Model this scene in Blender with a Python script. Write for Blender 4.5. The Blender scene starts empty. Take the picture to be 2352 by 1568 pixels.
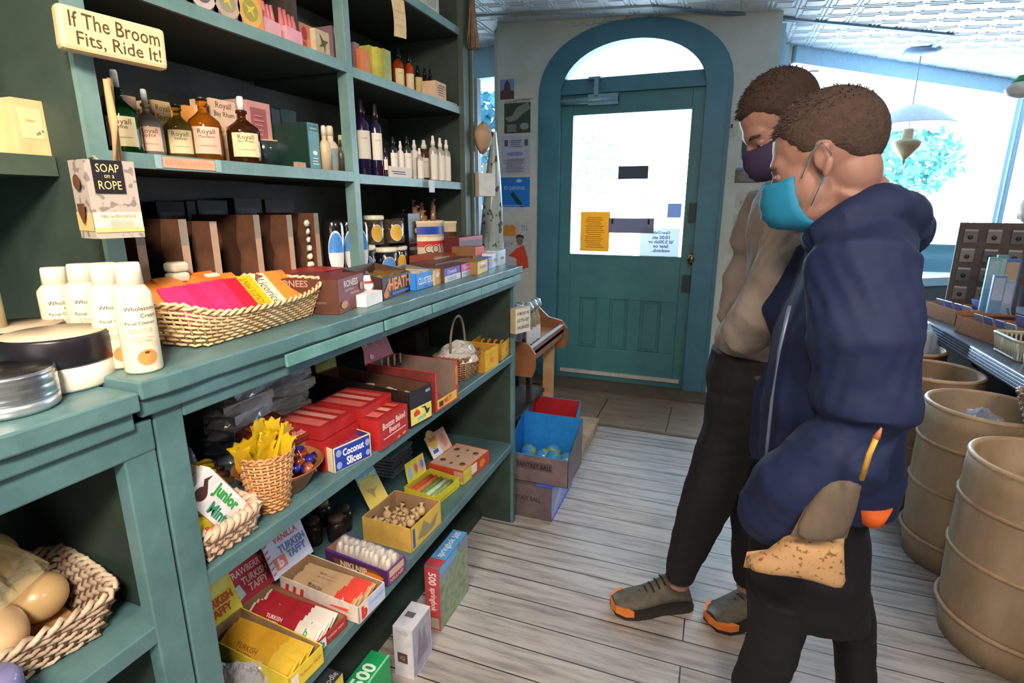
import bpy, math, random
from math import sin, cos, pi, radians, sqrt
from mathutils import Vector, Matrix, Euler
random.seed(7)
SC = bpy.context.scene
COL = SC.collection

# ------------------------------------------------------------ camera frame
F = 1250.0; CX, CY = 1176.0, 784.0; HC = 1.28
_y = Vector((1660-CX, -(470-CY), -F)).normalized()
_xv = 1175.0
_yv = CY-((_xv-CX)*(1660-CX)+F*F)/(470-CY)
_up = -Vector((_xv-CX, -(_yv-CY), -F)).normalized()
_x = _y.cross(_up)
RW = Matrix((_x, _y, _up))          # camera -> world
CAM = Vector((0, 0, HC))
def ray(u, v): return (RW @ Vector((u-CX, -(v-CY), -F))).normalized()
def onz(u, v, z):
    r = ray(u, v); return CAM+r*((z-HC)/r.z)
def onx(u, v, x):
    r = ray(u, v); return CAM+r*(x/r.x)
def ony(u, v, y):
    r = ray(u, v); return CAM+r*(y/r.y)
cd = bpy.data.cameras.new('camera'); cam = bpy.data.objects.new('camera', cd); COL.objects.link(cam)
cd.sensor_width = 36; cd.sensor_fit = 'HORIZONTAL'; cd.lens = 36*F/2352; cd.clip_start = .02; cd.clip_end = 200
cam.matrix_world = Matrix.Translation(CAM) @ RW.to_4x4()
SC.camera = cam

# ------------------------------------------------------------ materials
MATS = {}
def lin(c):
    f = lambda v: v/12.92 if v <= .04045 else ((v+.055)/1.055)**2.4
    return tuple(f(v) for v in c)
def hexc(h):
    return lin(tuple(int(h[i:i+2], 16)/255 for i in (0, 2, 4)))
def mat(col, rough=.55, metal=0, trans=0, emit=0, var=.12, scale=40, bump=0, bscale=60, ior=1.45, alpha=1, sheen=0, coat=0):
    key = ('s', col, rough, metal, trans, emit, var, scale, bump, bscale, alpha, sheen, coat)
    if key in MATS: return MATS[key]
    m = bpy.data.materials.new('m_%s_%d' % (col, len(MATS))); m.use_nodes = True
    nt = m.node_tree; b = nt.nodes['Principled BSDF']; c = hexc(col)
    b.inputs['Roughness'].default_value = rough
    b.inputs['Metallic'].default_value = metal
    b.inputs['Transmission Weight'].default_value = trans
    b.inputs['IOR'].default_value = ior
    b.inputs['Alpha'].default_value = alpha
    b.inputs['Coat Weight'].default_value = coat
    if sheen: b.inputs['Sheen Weight'].default_value = sheen
    if emit:
        b.inputs['Emission Color'].default_value = (*c, 1); b.inputs['Emission Strength'].default_value = emit
    b.inputs['Base Color'].default_value = (*c, 1)
    if var or bump:
        tc = nt.nodes.new('ShaderNodeTexCoord')
    if var:
        n = nt.nodes.new('ShaderNodeTexNoise'); n.inputs['Scale'].default_value = scale; n.inputs['Detail'].default_value = 3
        r = nt.nodes.new('ShaderNodeMapRange'); r.inputs['To Min'].default_value = 1-var; r.inputs['To Max'].default_value = 1+var*.6
        r.inputs['From Min'].default_value = .3; r.inputs['From Max'].default_value = .7
        x = nt.nodes.new('ShaderNodeVectorMath'); x.operation = 'SCALE'; x.inputs[0].default_value = c
        nt.links.new(tc.outputs['Object'], n.inputs['Vector']); nt.links.new(n.outputs['Fac'], r.inputs['Value'])
        nt.links.new(r.outputs['Result'], x.inputs['Scale']); nt.links.new(x.outputs['Vector'], b.inputs['Base Color'])
    if bump:
        n2 = nt.nodes.new('ShaderNodeTexNoise'); n2.inputs['Scale'].default_value = bscale; n2.inputs['Detail'].default_value = 4
        bp = nt.nodes.new('ShaderNodeBump'); bp.inputs['Strength'].default_value = bump; bp.inputs['Distance'].default_value = .004
        nt.links.new(tc.outputs['Object'], n2.inputs['Vector']); nt.links.new(n2.outputs['Fac'], bp.inputs['Height'])
        nt.links.new(bp.outputs['Normal'], b.inputs['Normal'])
    MATS[key] = m
    return m
def worn(col, col2, amt=.5, rough=.5, scale=6, stretch=(1, 1, 1), bump=.3, bscale=30):
    """paint or wood: two colours mixed by stretched noise"""
    key = ('w', col, col2, amt, rough, scale, stretch, bump, bscale)
    if key in MATS: return MATS[key]
    m = bpy.data.materials.new('w_%s_%d' % (col, len(MATS))); m.use_nodes = True
    nt = m.node_tree; b = nt.nodes['Principled BSDF']; b.inputs['Roughness'].default_value = rough
    tc = nt.nodes.new('ShaderNodeTexCoord'); mp = nt.nodes.new('ShaderNodeMapping'); mp.inputs['Scale'].default_value = stretch
    n = nt.nodes.new('ShaderNodeTexNoise'); n.inputs['Scale'].default_value = scale; n.inputs['Detail'].default_value = 8; n.inputs['Roughness'].default_value = .65
    r = nt.nodes.new('ShaderNodeValToRGB')
    r.color_ramp.elements[0].position = max(0, .5-amt*.35); r.color_ramp.elements[0].color = (*hexc(col2), 1)
    r.color_ramp.elements[1].position = min(1, .75-amt*.2); r.color_ramp.elements[1].color = (*hexc(col), 1)
    nt.links.new(tc.outputs['Object'], mp.inputs['Vector']); nt.links.new(mp.outputs['Vector'], n.inputs['Vector'])
    nt.links.new(n.outputs['Fac'], r.inputs['Fac']); nt.links.new(r.outputs['Color'], b.inputs['Base Color'])
    if bump:
        n2 = nt.nodes.new('ShaderNodeTexNoise'); n2.inputs['Scale'].default_value = bscale; n2.inputs['Detail'].default_value = 6
        bp = nt.nodes.new('ShaderNodeBump'); bp.inputs['Strength'].default_value = bump; bp.inputs['Distance'].default_value = .003
        nt.links.new(mp.outputs['Vector'], n2.inputs['Vector']); nt.links.new(n2.outputs['Fac'], bp.inputs['Height'])
        nt.links.new(bp.outputs['Normal'], b.inputs['Normal'])
    MATS[key] = m
    return m
def speck(col, col2, scale=60, thr=.62, rough=.5, soft=.05):
    key = ('k', col, col2, scale, thr, rough)
    if key in MATS: return MATS[key]
    m = bpy.data.materials.new('k_%s_%d' % (col, len(MATS))); m.use_nodes = True
    nt = m.node_tree; b = nt.nodes['Principled BSDF']; b.inputs['Roughness'].default_value = rough
    tc = nt.nodes.new('ShaderNodeTexCoord')
    n = nt.nodes.new('ShaderNodeTexNoise'); n.inputs['Scale'].default_value = scale; n.inputs['Detail'].default_value = 1
    r = nt.nodes.new('ShaderNodeValToRGB')
    r.color_ramp.elements[0].position = thr; r.color_ramp.elements[0].color = (*hexc(col), 1)
    r.color_ramp.elements[1].position = thr+soft; r.color_ramp.elements[1].color = (*hexc(col2), 1)
    nt.links.new(tc.outputs['Object'], n.inputs['Vector']); nt.links.new(n.outputs['Fac'], r.inputs['Fac']); nt.links.new(r.outputs['Color'], b.inputs['Base Color'])
    MATS[key] = m
    return m
def clear(col='ffffff', alpha=.25, rough=.08, bump=1.0, bscale=25):
    """thin clear wrap: part transparent, part glossy"""
    key = ('c', col, alpha, rough, bump, bscale)
    if key in MATS: return MATS[key]
    m = bpy.data.materials.new('clear_%s_%d' % (col, len(MATS))); m.use_nodes = True
    nt = m.node_tree; b = nt.nodes['Principled BSDF']; out = nt.nodes['Material Output']
    b.inputs['Base Color'].default_value = (*hexc(col), 1); b.inputs['Roughness'].default_value = rough
    tr = nt.nodes.new('ShaderNodeBsdfTransparent'); mx = nt.nodes.new('ShaderNodeMixShader')
    mx.inputs['Fac'].default_value = alpha
    nt.links.new(tr.outputs[0], mx.inputs[1]); nt.links.new(b.outputs[0], mx.inputs[2]); nt.links.new(mx.outputs[0], out.inputs['Surface'])
    tc = nt.nodes.new('ShaderNodeTexCoord'); n2 = nt.nodes.new('ShaderNodeTexNoise'); n2.inputs['Scale'].default_value = bscale; n2.inputs['Detail'].default_value = 3
    bp = nt.nodes.new('ShaderNodeBump'); bp.inputs['Strength'].default_value = bump; bp.inputs['Distance'].default_value = .01
    nt.links.new(tc.outputs['Object'], n2.inputs['Vector']); nt.links.new(n2.outputs['Fac'], bp.inputs['Height']); nt.links.new(bp.outputs['Normal'], b.inputs['Normal'])
    MATS[key] = m
    return m

def thinpaper(col, f=.045):
    m = bpy.data.materials.new('thin_%s' % col); m.use_nodes = True; nt = m.node_tree; b = nt.nodes['Principled BSDF']; b.inputs['Base Color'].default_value = (*hexc(col), 1); b.inputs['Roughness'].default_value = .8
    n = nt.nodes.new('ShaderNodeTexNoise'); n.inputs['Scale'].default_value = 60; r = nt.nodes.new('ShaderNodeMapRange'); r.inputs['To Min'].default_value = f*.8; r.inputs['To Max'].default_value = f*1.2
    t = nt.nodes.new('ShaderNodeBsdfTranslucent'); t.inputs['Color'].default_value = (*hexc(col), 1); x = nt.nodes.new('ShaderNodeMixShader')
    nt.links.new(n.outputs['Fac'], r.inputs['Value']); nt.links.new(r.outputs[0], x.inputs['Fac']); nt.links.new(b.outputs[0], x.inputs[1]); nt.links.new(t.outputs[0], x.inputs[2]); nt.links.new(x.outputs[0], nt.nodes['Material Output'].inputs['Surface']); return m
# ------------------------------------------------------------ text outlines
_TXT = {}
def text_geo(s, bold=0.0):
    k = (s, bold)
    if k in _TXT: return _TXT[k]
    cu = bpy.data.curves.new('t', 'FONT'); cu.body = s; cu.size = 1; cu.resolution_u = 2; cu.align_x = 'CENTER'; cu.offset = bold; cu.space_line = .95
    ob = bpy.data.objects.new('t', cu)
    me = bpy.data.meshes.new_from_object(ob)
    vs = [(v.co.x, v.co.y) for v in me.vertices]; fs = [tuple(p.vertices) for p in me.polygons]
    bpy.data.objects.remove(ob); bpy.data.curves.remove(cu); bpy.data.meshes.remove(me)
    if vs:
        x0 = min(v[0] for v in vs); x1 = max(v[0] for v in vs); y0 = min(v[1] for v in vs); y1 = max(v[1] for v in vs)
        w = max(x1-x0, 1e-5); h = max(y1-y0, 1e-5)
        vs = [((x-x0)/w, (y-y0)/h) for x, y in vs]
    else: w = h = 1
    _TXT[k] = (vs, fs, w/h)
    return _TXT[k]

# ------------------------------------------------------------ mesh builder
class MB:
    def __init__(s):
        s.v = []; s.f = []; s.mi = []; s.sm = []; s.mats = []; s.m = 0; s.M = Matrix.Identity(4); s.smooth = False
    def use(s, m, smooth=None):
        if m not in s.mats: s.mats.append(m)
        s.m = s.mats.index(m)
        if smooth is not None: s.smooth = smooth
        return s
    def add(s, vs, fs, smooth=None):
        o = len(s.v); M = s.M
        s.v += [tuple(M @ Vector(v)) for v in vs]
        sm = s.smooth if smooth is None else smooth
        for f in fs: s.f.append(tuple(o+i for i in f)); s.mi.append(s.m); s.sm.append(sm)
        return s
    def box(s, c, d, rot=None, taper=1.0):
        x, y, z = d[0]/2, d[1]/2, d[2]/2
        vs = [(-x, -y, -z), (x, -y, -z), (x, y, -z), (-x, y, -z), (-x*taper, -y*taper, z), (x*taper, -y*taper, z), (x*taper, y*taper, z), (-x*taper, y*taper, z)]
        R = Euler(rot).to_matrix() if rot else None
        vs = [(Vector(c)+(R @ Vector(v) if R else Vector(v))) for v in vs]
        return s.add(vs, [(0, 3, 2, 1), (4, 5, 6, 7), (0, 1, 5, 4), (1, 2, 6, 5), (2, 3, 7, 6), (3, 0, 4, 7)], False)
    def bb(s, lo, hi):
        return s.box([(a+b)/2 for a, b in zip(lo, hi)], [b-a for a, b in zip(lo, hi)])
    def quad(s, *p): return s.add(p, [tuple(range(len(p)))], False)
    def prism(s, pts, axis, a, b):
        """closed 2-D outline extruded along axis from a to b"""
        def P(p, t):
            if axis == 'x': return (t, p[0], p[1])
            if axis == 'y': return (p[0], t, p[1])
            return (p[0], p[1], t)
        n = len(pts)
        return s.add([P(p, a) for p in pts]+[P(p, b) for p in pts], [tuple(range(n))[::-1], tuple(range(n, 2*n))]+[(i, (i+1) % n, n+(i+1) % n, n+i) for i in range(n)], False)
    def lathe(s, prof, seg=20, c=(0, 0, 0), sx=1, sy=1, smooth=True, a0=0):
        vs = []; fs = []; n = len(prof)
        for r, z in prof:
            for i in range(seg):
                a = a0+2*pi*i/seg; vs.append((c[0]+r*cos(a)*sx, c[1]+r*sin(a)*sy, c[2]+z))
        for j in range(n-1):
            for i in range(seg):
                k = (i+1) % seg; fs.append((j*seg+i, j*seg+k, (j+1)*seg+k, (j+1)*seg+i))
        if prof[0][0] > 1e-6: fs.append(tuple(range(seg))[::-1])
        if prof[-1][0] > 1e-6: fs.append(tuple((n-1)*seg+i for i in range(seg)))
        return s.add(vs, fs, smooth)
    def tube(s, pts, r, seg=6, closed=False, flat=1.0):
        pts = [Vector(p) for p in pts]; n = len(pts); vs = []; fs = []
        rr = r if isinstance(r, (list, tuple)) else [r]*n
        for i, p in enumerate(pts):
            if closed: t = pts[(i+1) % n]-pts[i-1]
            else: t = pts[min(i+1, n-1)]-pts[max(i-1, 0)]
            if t.length < 1e-9: t = Vector((0, 0, 1))
            t.normalize(); u = t.cross(Vector((0, 0, 1)))
            if u.length < .05: u = t.cross(Vector((1, 0, 0)))
            u.normalize(); w = u.cross(t)
            for k in range(seg):
                a = 2*pi*k/seg; vs.append(p+(u*cos(a)*flat+w*sin(a))*rr[i])
        m = n if closed else n-1
        for i in range(m):
            j = (i+1) % n
            for k in range(seg):
                l = (k+1) % seg; fs.append((i*seg+k, i*seg+l, j*seg+l, j*seg+k))
        if not closed: fs += [tuple(range(seg))[::-1], tuple((n-1)*seg+k for k in range(seg))]
        return s.add(vs, fs, True)
    def ball(s, c, r, seg=12, rings=8, sx=1, sy=1, sz=1, noise=0, seed=0):
        rnd = random.Random(seed); vs = []; fs = []
        for j in range(rings+1):
            t = pi*j/rings
            for i in range(seg):
                a = 2*pi*i/seg; k = r*(1+noise*(rnd.random()-.5)*2)
                vs.append((c[0]+k*sin(t)*cos(a)*sx, c[1]+k*sin(t)*sin(a)*sy, c[2]+k*cos(t)*sz))
        for j in range(rings):
            for i in range(seg):
                k = (i+1) % seg; fs.append((j*seg+i, (j+1)*seg+i, (j+1)*seg+k, j*seg+k))
        return s.add(vs, fs, True)
    def text(s, O, U, V, rect, st, bold=.0, rot=0, ex=0):
        """lettering filling rect (in metres on the plane O + u*U + v*V), kept in proportion"""
        O, U, V = Vector(O), Vector(U).normalized(), Vector(V).normalized(); N = U.cross(V)
        x0, y0, x1, y1 = rect; w, h = x1-x0, y1-y0; vs, fs, asp = text_geo(st, bold)
        if rot: w, h = h, w
        tw = w; th = w/asp
        if th > h: th = h; tw = min(w, th*asp)
        th = min(h, th*1.35); cx, cy = (x0+x1)/2, (y0+y1)/2
        out = []
        for a, b in vs:
            p, q = (a-.5)*tw, (b-.5)*th
            if rot == 1: p, q = -q, p
            elif rot == -1: p, q = q, -p
            out.append(O+U*(cx+p)+V*(cy+q)+N*ex)
        return s.add(out, fs, False)
    def build(s, name, parent=None, loc=None, rotz=0, bevel=0, subsurf=0, rot=None):
        me = bpy.data.meshes.new(name); me.from_pydata(s.v, [], s.f)
        for m in s.mats: me.materials.append(m)
        me.polygons.foreach_set('material_index', s.mi); me.polygons.foreach_set('use_smooth', s.sm); me.update()
        o = bpy.data.objects.new(name, me); COL.objects.link(o)
        if parent: o.parent = parent
        if loc: o.location = loc
        if rotz: o.rotation_euler = (0, 0, rotz)
        if rot: o.rotation_euler = rot
        if bevel:
            b = o.modifiers.new('b', 'BEVEL'); b.width = bevel; b.segments = 2; b.limit_method = 'ANGLE'; b.angle_limit = radians(40)
        if subsurf:
            b = o.modifiers.new('s', 'SUBSURF'); b.levels = subsurf; b.render_levels = subsurf
        return o

def tag(o, label, cat=None, group=None, kind=None):
    if label: o['label'] = label
    if cat: o['category'] = cat
    if group: o['group'] = group
    if kind: o['kind'] = kind
    return o
def thing(name, label, cat, loc=(0, 0, 0), rotz=0, group=None, rot=None):
    o = bpy.data.objects.new(name, None); COL.objects.link(o); o.location = loc; o.rotation_euler = rot or (0, 0, rotz); o.empty_display_size = .05
    return tag(o, label, cat, group)
def struct(name, mb, label=None, **k):
    return tag(mb.build(name, **k), label, None, None, 'structure')
def dup(root, loc, rotz=0, label=None, rot=None, scale=None):
    r = root.copy(); COL.objects.link(r); r.location = loc; r.rotation_euler = rot or (0, 0, rotz)
    if scale: r.scale = scale
    if label: r['label'] = label
    for ch in list(root.children):
        c = ch.copy(); COL.objects.link(c); c.parent = r
        for g in list(ch.children):
            d = g.copy(); COL.objects.link(d); d.parent = c
    return r

# ------------------------------------------------------------ printed boxes
EPS = .0004
def face_frame(f, w, d, h):
    if f == 'F': return (-w/2, -d/2, 0), (1, 0, 0), (0, 0, 1), w, h
    if f == 'B': return (w/2, d/2, 0), (-1, 0, 0), (0, 0, 1), w, h
    if f == 'R': return (w/2, -d/2, 0), (0, 1, 0), (0, 0, 1), d, h
    if f == 'L': return (-w/2, d/2, 0), (0, -1, 0), (0, 0, 1), d, h
    if f == 'T': return (-w/2, -d/2, h), (1, 0, 0), (0, 1, 0), w, d
def prints(mb, w, d, h, items):
    for k, it in enumerate(items):
        f, kind, (x0, y0, x1, y1), m = it[:4]
        O, U, V, fw, fh = face_frame(f, w, d, h); O, U, V = Vector(O), Vector(U), Vector(V); N = U.cross(V)
        O = O+N*EPS*(k+1); mb.use(m)
        X0, X1, Y0, Y1 = x0*fw, x1*fw, y0*fh, y1*fh
        if kind == 'r': mb.quad(O+U*X0+V*Y0, O+U*X1+V*Y0, O+U*X1+V*Y1, O+U*X0+V*Y1)
        elif kind == 'd':
            n = 18; mb.quad(*[O+U*((X0+X1)/2+(X1-X0)/2*cos(2*pi*i/n))+V*((Y0+Y1)/2+(Y1-Y0)/2*sin(2*pi*i/n)) for i in range(n)])
        elif kind == 'p': mb.quad(*[O+U*(X0+(X1-X0)*a)+V*(Y0+(Y1-Y0)*b) for a, b in it[4]])
        elif kind == 't': mb.text(O, U, V, (X0, Y0, X1, Y1), it[4], bold=it[5] if len(it) > 5 else 0, rot=it[6] if len(it) > 6 else 0)
def carton(name, label, cat, loc, rotz, size, m, items=(), group=None, rot=None, bevel=.0008):
    mb = MB(); mb.use(m); w, d, h = size; mb.box((0, 0, h/2), size); prints(mb, w, d, h, items)
    o = mb.build(name, loc=loc, rotz=rotz, rot=rot); return tag(o, label, cat, group)
R90 = pi/2
def lines(f, m, x0, x1, y0, y1, n, th=.35):
    """small print: n thin bars"""
    out = []; rnd = random.Random(n*7+int(x0*100)); dy = (y1-y0)/n
    for i in range(n):
        a = rnd.random()*.15*(x1-x0); b = rnd.random()*.25*(x1-x0)
        out.append((f, 'r', (x0+a, y0+i*dy, x1-b, y0+i*dy+dy*th), m))
    return out

# ------------------------------------------------------------ wicker basket
def wicker(mb, ring_pts, h, flare, rows, m1, m2, r=.003, amp=.003, floor=True, rim=True, rimr=None):
    """ring_pts: closed outline of the base (even count); walls rise h and open out by flare"""
    n = len(ring_pts); c = sum((Vector((*p, 0)) for p in ring_pts), Vector())/n
    def P(i, t, off=0):
        p = Vector((*ring_pts[i % n], 0)); d = (p-c); L = d.length; d.normalize()
        q = p+d*(flare*t+off); q.z = h*t if not callable(h) else h(i % n)*t
        return q
    mb.use(m1, True)
    for j in range(rows):
        t = (j+.5)/rows
        mb.tube([P(i, t, amp*(1 if (i+j) % 2 else -1)) for i in range(n)], r, 4, closed=True)
    mb.use(m2, True)
    for i in range(0, n): mb.tube([P(i, 0), P(i, .5), P(i, 1)], r*.8, 4)
    if rim:
        rr = rimr or r*1.5
        mb.use(m1, True)
        for ph in (0, pi):
            pts = []
            for i in range(n*2):
                a = P(i//2, 1); b = P(i//2+1, 1); p = a.lerp(b, (i % 2)*.5); an = i*1.3+ph
                pts.append(p+Vector((0, 0, rr*sin(an)))+(p-c).normalized()*rr*cos(an))
            mb.tube(pts, rr*.8, 4, closed=True)
    if floor:
        mb.use(m2, False); mb.quad(*[P(i, 0.02) for i in range(n)])
def rect_ring(w, d, nx, ny, rnd=.02):
    pts = []
    for i in range(nx): pts.append((-w/2+w*i/nx, -d/2))
    for i in range(ny): pts.append((w/2, -d/2+d*i/ny))
    for i in range(nx): pts.append((w/2-w*i/nx, d/2))
    for i in range(ny): pts.append((-w/2, d/2-d*i/ny))
    out = []
    for k, p in enumerate(pts):
        x, y = p
        if abs(abs(x)-w/2) < 1e-6 and abs(abs(y)-d/2) < 1e-6: x *= 1-rnd/w; y *= 1-rnd/d
        out.append((x, y))
    return out
def oval_ring(rx, ry, n): return [(rx*cos(2*pi*i/n), ry*sin(2*pi*i/n)) for i in range(n)]

# crumpled cellophane sheet over something
def crinkle(mb, rx, ry, h, m, seed=1, n=22, base=.0, peak=.4):
    rnd = random.Random(seed); mb.use(m, False); vs = []; fs = []; rings = 7
    for j in range(rings+1):
        t = j/rings
        for i in range(n):
            a = 2*pi*i/n; k = (1-t)*(1+.18*(rnd.random()-.5)); z = base+h*(t**peak if t > 0 else 0)+h*.25*(rnd.random()-.5)*(0 if j == 0 else 1)
            vs.append((rx*k*cos(a), ry*k*sin(a), max(z, base)))
    for j in range(rings):
        for i in range(n):
            k = (i+1) % n; fs.append((j*n+i, j*n+k, (j+1)*n+k)); fs.append((j*n+i, (j+1)*n+k, (j+1)*n+i))
    mb.add(vs, fs, False)
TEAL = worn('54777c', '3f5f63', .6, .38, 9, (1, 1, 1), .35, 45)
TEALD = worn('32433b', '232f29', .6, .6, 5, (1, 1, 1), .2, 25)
BACKW = worn('74746a', '5d6057', .5, .7, 6, (1, 1, 1), .15, 25)
WHITE = mat('e8e4dc', .5); CREAM = mat('e6d3a8', .55); BLACK = mat('17171a', .4); DARK = mat('2a2320', .6)
PAPER = mat('e9e6e0', .8, var=.04); INK = mat('2a2628', .7, var=0); KRAFT = mat('b98d62', .75); TANW = mat('c9a878', .7)
# ============================================================ SETTING
YW = 3.85
def zc(x, y=0): return 2.385-.07*x
# floor planks along X
def plank_mat():
    m = bpy.data.materials.new('old_planks'); m.use_nodes = True; nt = m.node_tree; b = nt.nodes['Principled BSDF']; b.inputs['Roughness'].default_value = .42
    L = nt.links.new; N = nt.nodes.new
    tc = N('ShaderNodeTexCoord'); br = N('ShaderNodeTexBrick'); br.inputs['Scale'].default_value = 1; br.inputs['Mortar Size'].default_value = .0022; br.inputs['Brick Width'].default_value = 2.3; br.inputs['Row Height'].default_value = .098
    br.inputs['Color1'].default_value = (*hexc('b9b8b8'), 1); br.inputs['Color2'].default_value = (*hexc('a8a6a6'), 1); br.inputs['Mortar'].default_value = (*hexc('3c3530'), 1); br.offset = .37
    mp = N('ShaderNodeMapping'); mp.inputs['Scale'].default_value = (1.2, 14, 1); n = N('ShaderNodeTexNoise'); n.inputs['Scale'].default_value = 3.2; n.inputs['Detail'].default_value = 9; n.inputs['Roughness'].default_value = .7
    r = N('ShaderNodeValToRGB'); r.color_ramp.elements[0].position = .36; r.color_ramp.elements[0].color = (.46, .44, .43, 1); r.color_ramp.elements[1].position = .56; r.color_ramp.elements[1].color = (1.05, 1.03, 1.0, 1)
    mx = N('ShaderNodeMix'); mx.data_type = 'RGBA'; mx.blend_type = 'MULTIPLY'; mx.inputs[0].default_value = .85
    n3 = N('ShaderNodeTexNoise'); n3.inputs['Scale'].default_value = 1.5; n3.inputs['Detail'].default_value = 2
    r3 = N('ShaderNodeValToRGB'); r3.color_ramp.elements[0].position = .4; r3.color_ramp.elements[0].color = (.86, .76, .70, 1); r3.color_ramp.elements[1].position = .55; r3.color_ramp.elements[1].color = (1, 1, 1, 1)
    m2 = N('ShaderNodeMix'); m2.data_type = 'RGBA'; m2.blend_type = 'MULTIPLY'; m2.inputs[0].default_value = .6
    L(tc.outputs['Object'], br.inputs['Vector']); L(tc.outputs['Object'], mp.inputs['Vector']); L(mp.outputs[0], n.inputs['Vector']); L(n.outputs['Fac'], r.inputs['Fac'])
    L(tc.outputs['Object'], n3.inputs['Vector']); L(n3.outputs['Fac'], r3.inputs['Fac'])
    L(br.outputs['Color'], mx.inputs[6]); L(r.outputs['Color'], mx.inputs[7]); L(mx.outputs[2], m2.inputs[6]); L(r3.outputs['Color'], m2.inputs[7]); L(m2.outputs[2], b.inputs['Base Color'])
    bp = N('ShaderNodeBump'); bp.inputs['Strength'].default_value = .5; bp.inputs['Distance'].default_value = .004; L(n.outputs['Fac'], bp.inputs['Height'])
    b2 = N('ShaderNodeBump'); b2.inputs['Strength'].default_value = .8; b2.inputs['Distance'].default_value = .004; b2.invert = True
    L(br.outputs['Fac'], b2.inputs['Height']); L(bp.outputs[0], b2.inputs['Normal']); L(b2.outputs[0], b.inputs['Normal'])
    rr = N('ShaderNodeMapRange'); rr.inputs['To Min'].default_value = .3; rr.inputs['To Max'].default_value = .6; L(n.outputs['Fac'], rr.inputs['Value']); L(rr.outputs[0], b.inputs['Roughness'])
    return m
XL, XR, YB, YF = -1.28, 3.2, -3.6, 6.1
mb = MB(); mb.use(plank_mat()); mb.bb((-3.2, YB, -.06), (XR, 3.02, 0)); struct('floor', mb)
mb = MB(); mb.use(worn('8a7560', '6b5847', .6, .55, 4, (1, 5, 1), .4, 20)); mb.bb((-3.2, 3.02, -.06), (XR, YF+.3, .0)); 
for x in (-1.1, -.62, -.2, .5): mb.use(DARK); mb.bb((x, 3.05, .0002), (x+.006, 3.5, .0008))
mb.use(worn('6f5b49', '55463a', .5)); mb.bb((-1.25, 3.02, .0), (.05, 3.05, .004)); mb.bb((-1.24, 3.62, 0), (0.03, 3.84, .012))
struct('floor_doorway', mb)
# walls
PL = worn('dbe2da', 'cbd2c8', .5, .8, 5, (1, 1, 1), .25, 40)
def ribbon_wall(name, pts, z0, z1f, m, th=.08, side=1):
    pass
mb = MB(); mb.use(mat('4a4a40', .8)); mb.bb((XL-.1, YB, 0), (XL, 2.6, 2.6)); mb.bb((-3.2, 2.6, 0), (XL, 2.7, 2.6)); mb.bb((-3.3, 2.6, 0), (-3.2, YF, 2.6)); struct('wall_left', mb)
mb = MB(); mb.use(mat('8a8776', .8)); mb.bb((-3.3, YB-.1, 0), (XR+.1, YB, 2.7)); struct('wall_back', mb)
mb = MB(); mb.use(mat('6f6a60', .8)); mb.bb((XR, YB, 0), (XR+.1, YF+.3, 2.7)); struct('wall_right', mb)
# the door wall with an arched opening
AX0, AX1 = -1.245, .0        # outer edge of the casing
WX0, WX1 = -1.555, .235
acx = (AX0+AX1)/2; aw = (AX1-AX0)/2
def arch(halfw, zs, rise, n=24, cx=acx, p=2.0):
    out = []
    for i in range(n+1):
        a = pi*i/n; c = cos(a); s_ = sin(a)
        out.append((cx+halfw*(abs(c)**(2/p))*(1 if c > 0 else -1), zs+rise*(s_**(2/p))))
    return out      # from right spring to left spring
def holed(mb, outer_x0, outer_x1, ztop, arc, y0, y1, zb=0):
    """wall slab between y0 and y1 with an arched hole down to zb"""
    n = len(arc); xs = [p[0] for p in arc]
    for y, flip in ((y0, 0), (y1, 1)):
        for i in range(n-1):
            a, b = arc[i], arc[i+1]
            q = [(b[0], y, b[1]), (a[0], y, a[1]), (a[0], y, ztop), (b[0], y, ztop)]
            mb.quad(*(q[::-1] if flip else q))
        for (xa, xb) in ((outer_x0, arc[-1][0]), (arc[0][0], outer_x1)):
            q = [(xa, y, zb), (xb, y, zb), (xb, y, ztop), (xa, y, ztop)]
            if xb-xa > 1e-5: mb.quad(*(q[::-1] if flip else q))
    for i in range(n-1):
        a, b = arc[i], arc[i+1]; mb.quad((a[0], y0, a[1]), (b[0], y0, b[1]), (b[0], y1, b[1]), (a[0], y1, a[1]))
    for (x, z), f in ((arc[0], 1), (arc[-1], 0)): mb.quad((x, y0, zb), (x, y1, zb), (x, y1, z), (x, y0, z))
    for x in (outer_x0, outer_x1): mb.quad((x, y0, zb), (x, y1, zb), (x, y1, ztop), (x, y0, ztop))
arc_out = arch(aw, 1.98, .435, p=2.25)
mb = MB(); mb.use(PL); holed(mb, WX0, WX1, 2.56, arc_out, YW, YW+.22); struct('wall_front', mb)
# peeling plaster edge above the arch
mb = MB(); mb.use(PL); rnd = random.Random(3); pts = [(-1.02, 2.455)]
for i in range(40): pts.append((-1.02+i*.021, 2.405+.018*rnd.random()+(.015 if i % 7 == 3 else 0)))
pts.append((-.18, 2.44)); mb.prism(pts[::-1], 'y', YW-.012, YW); struct('trim_1', mb)
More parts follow.
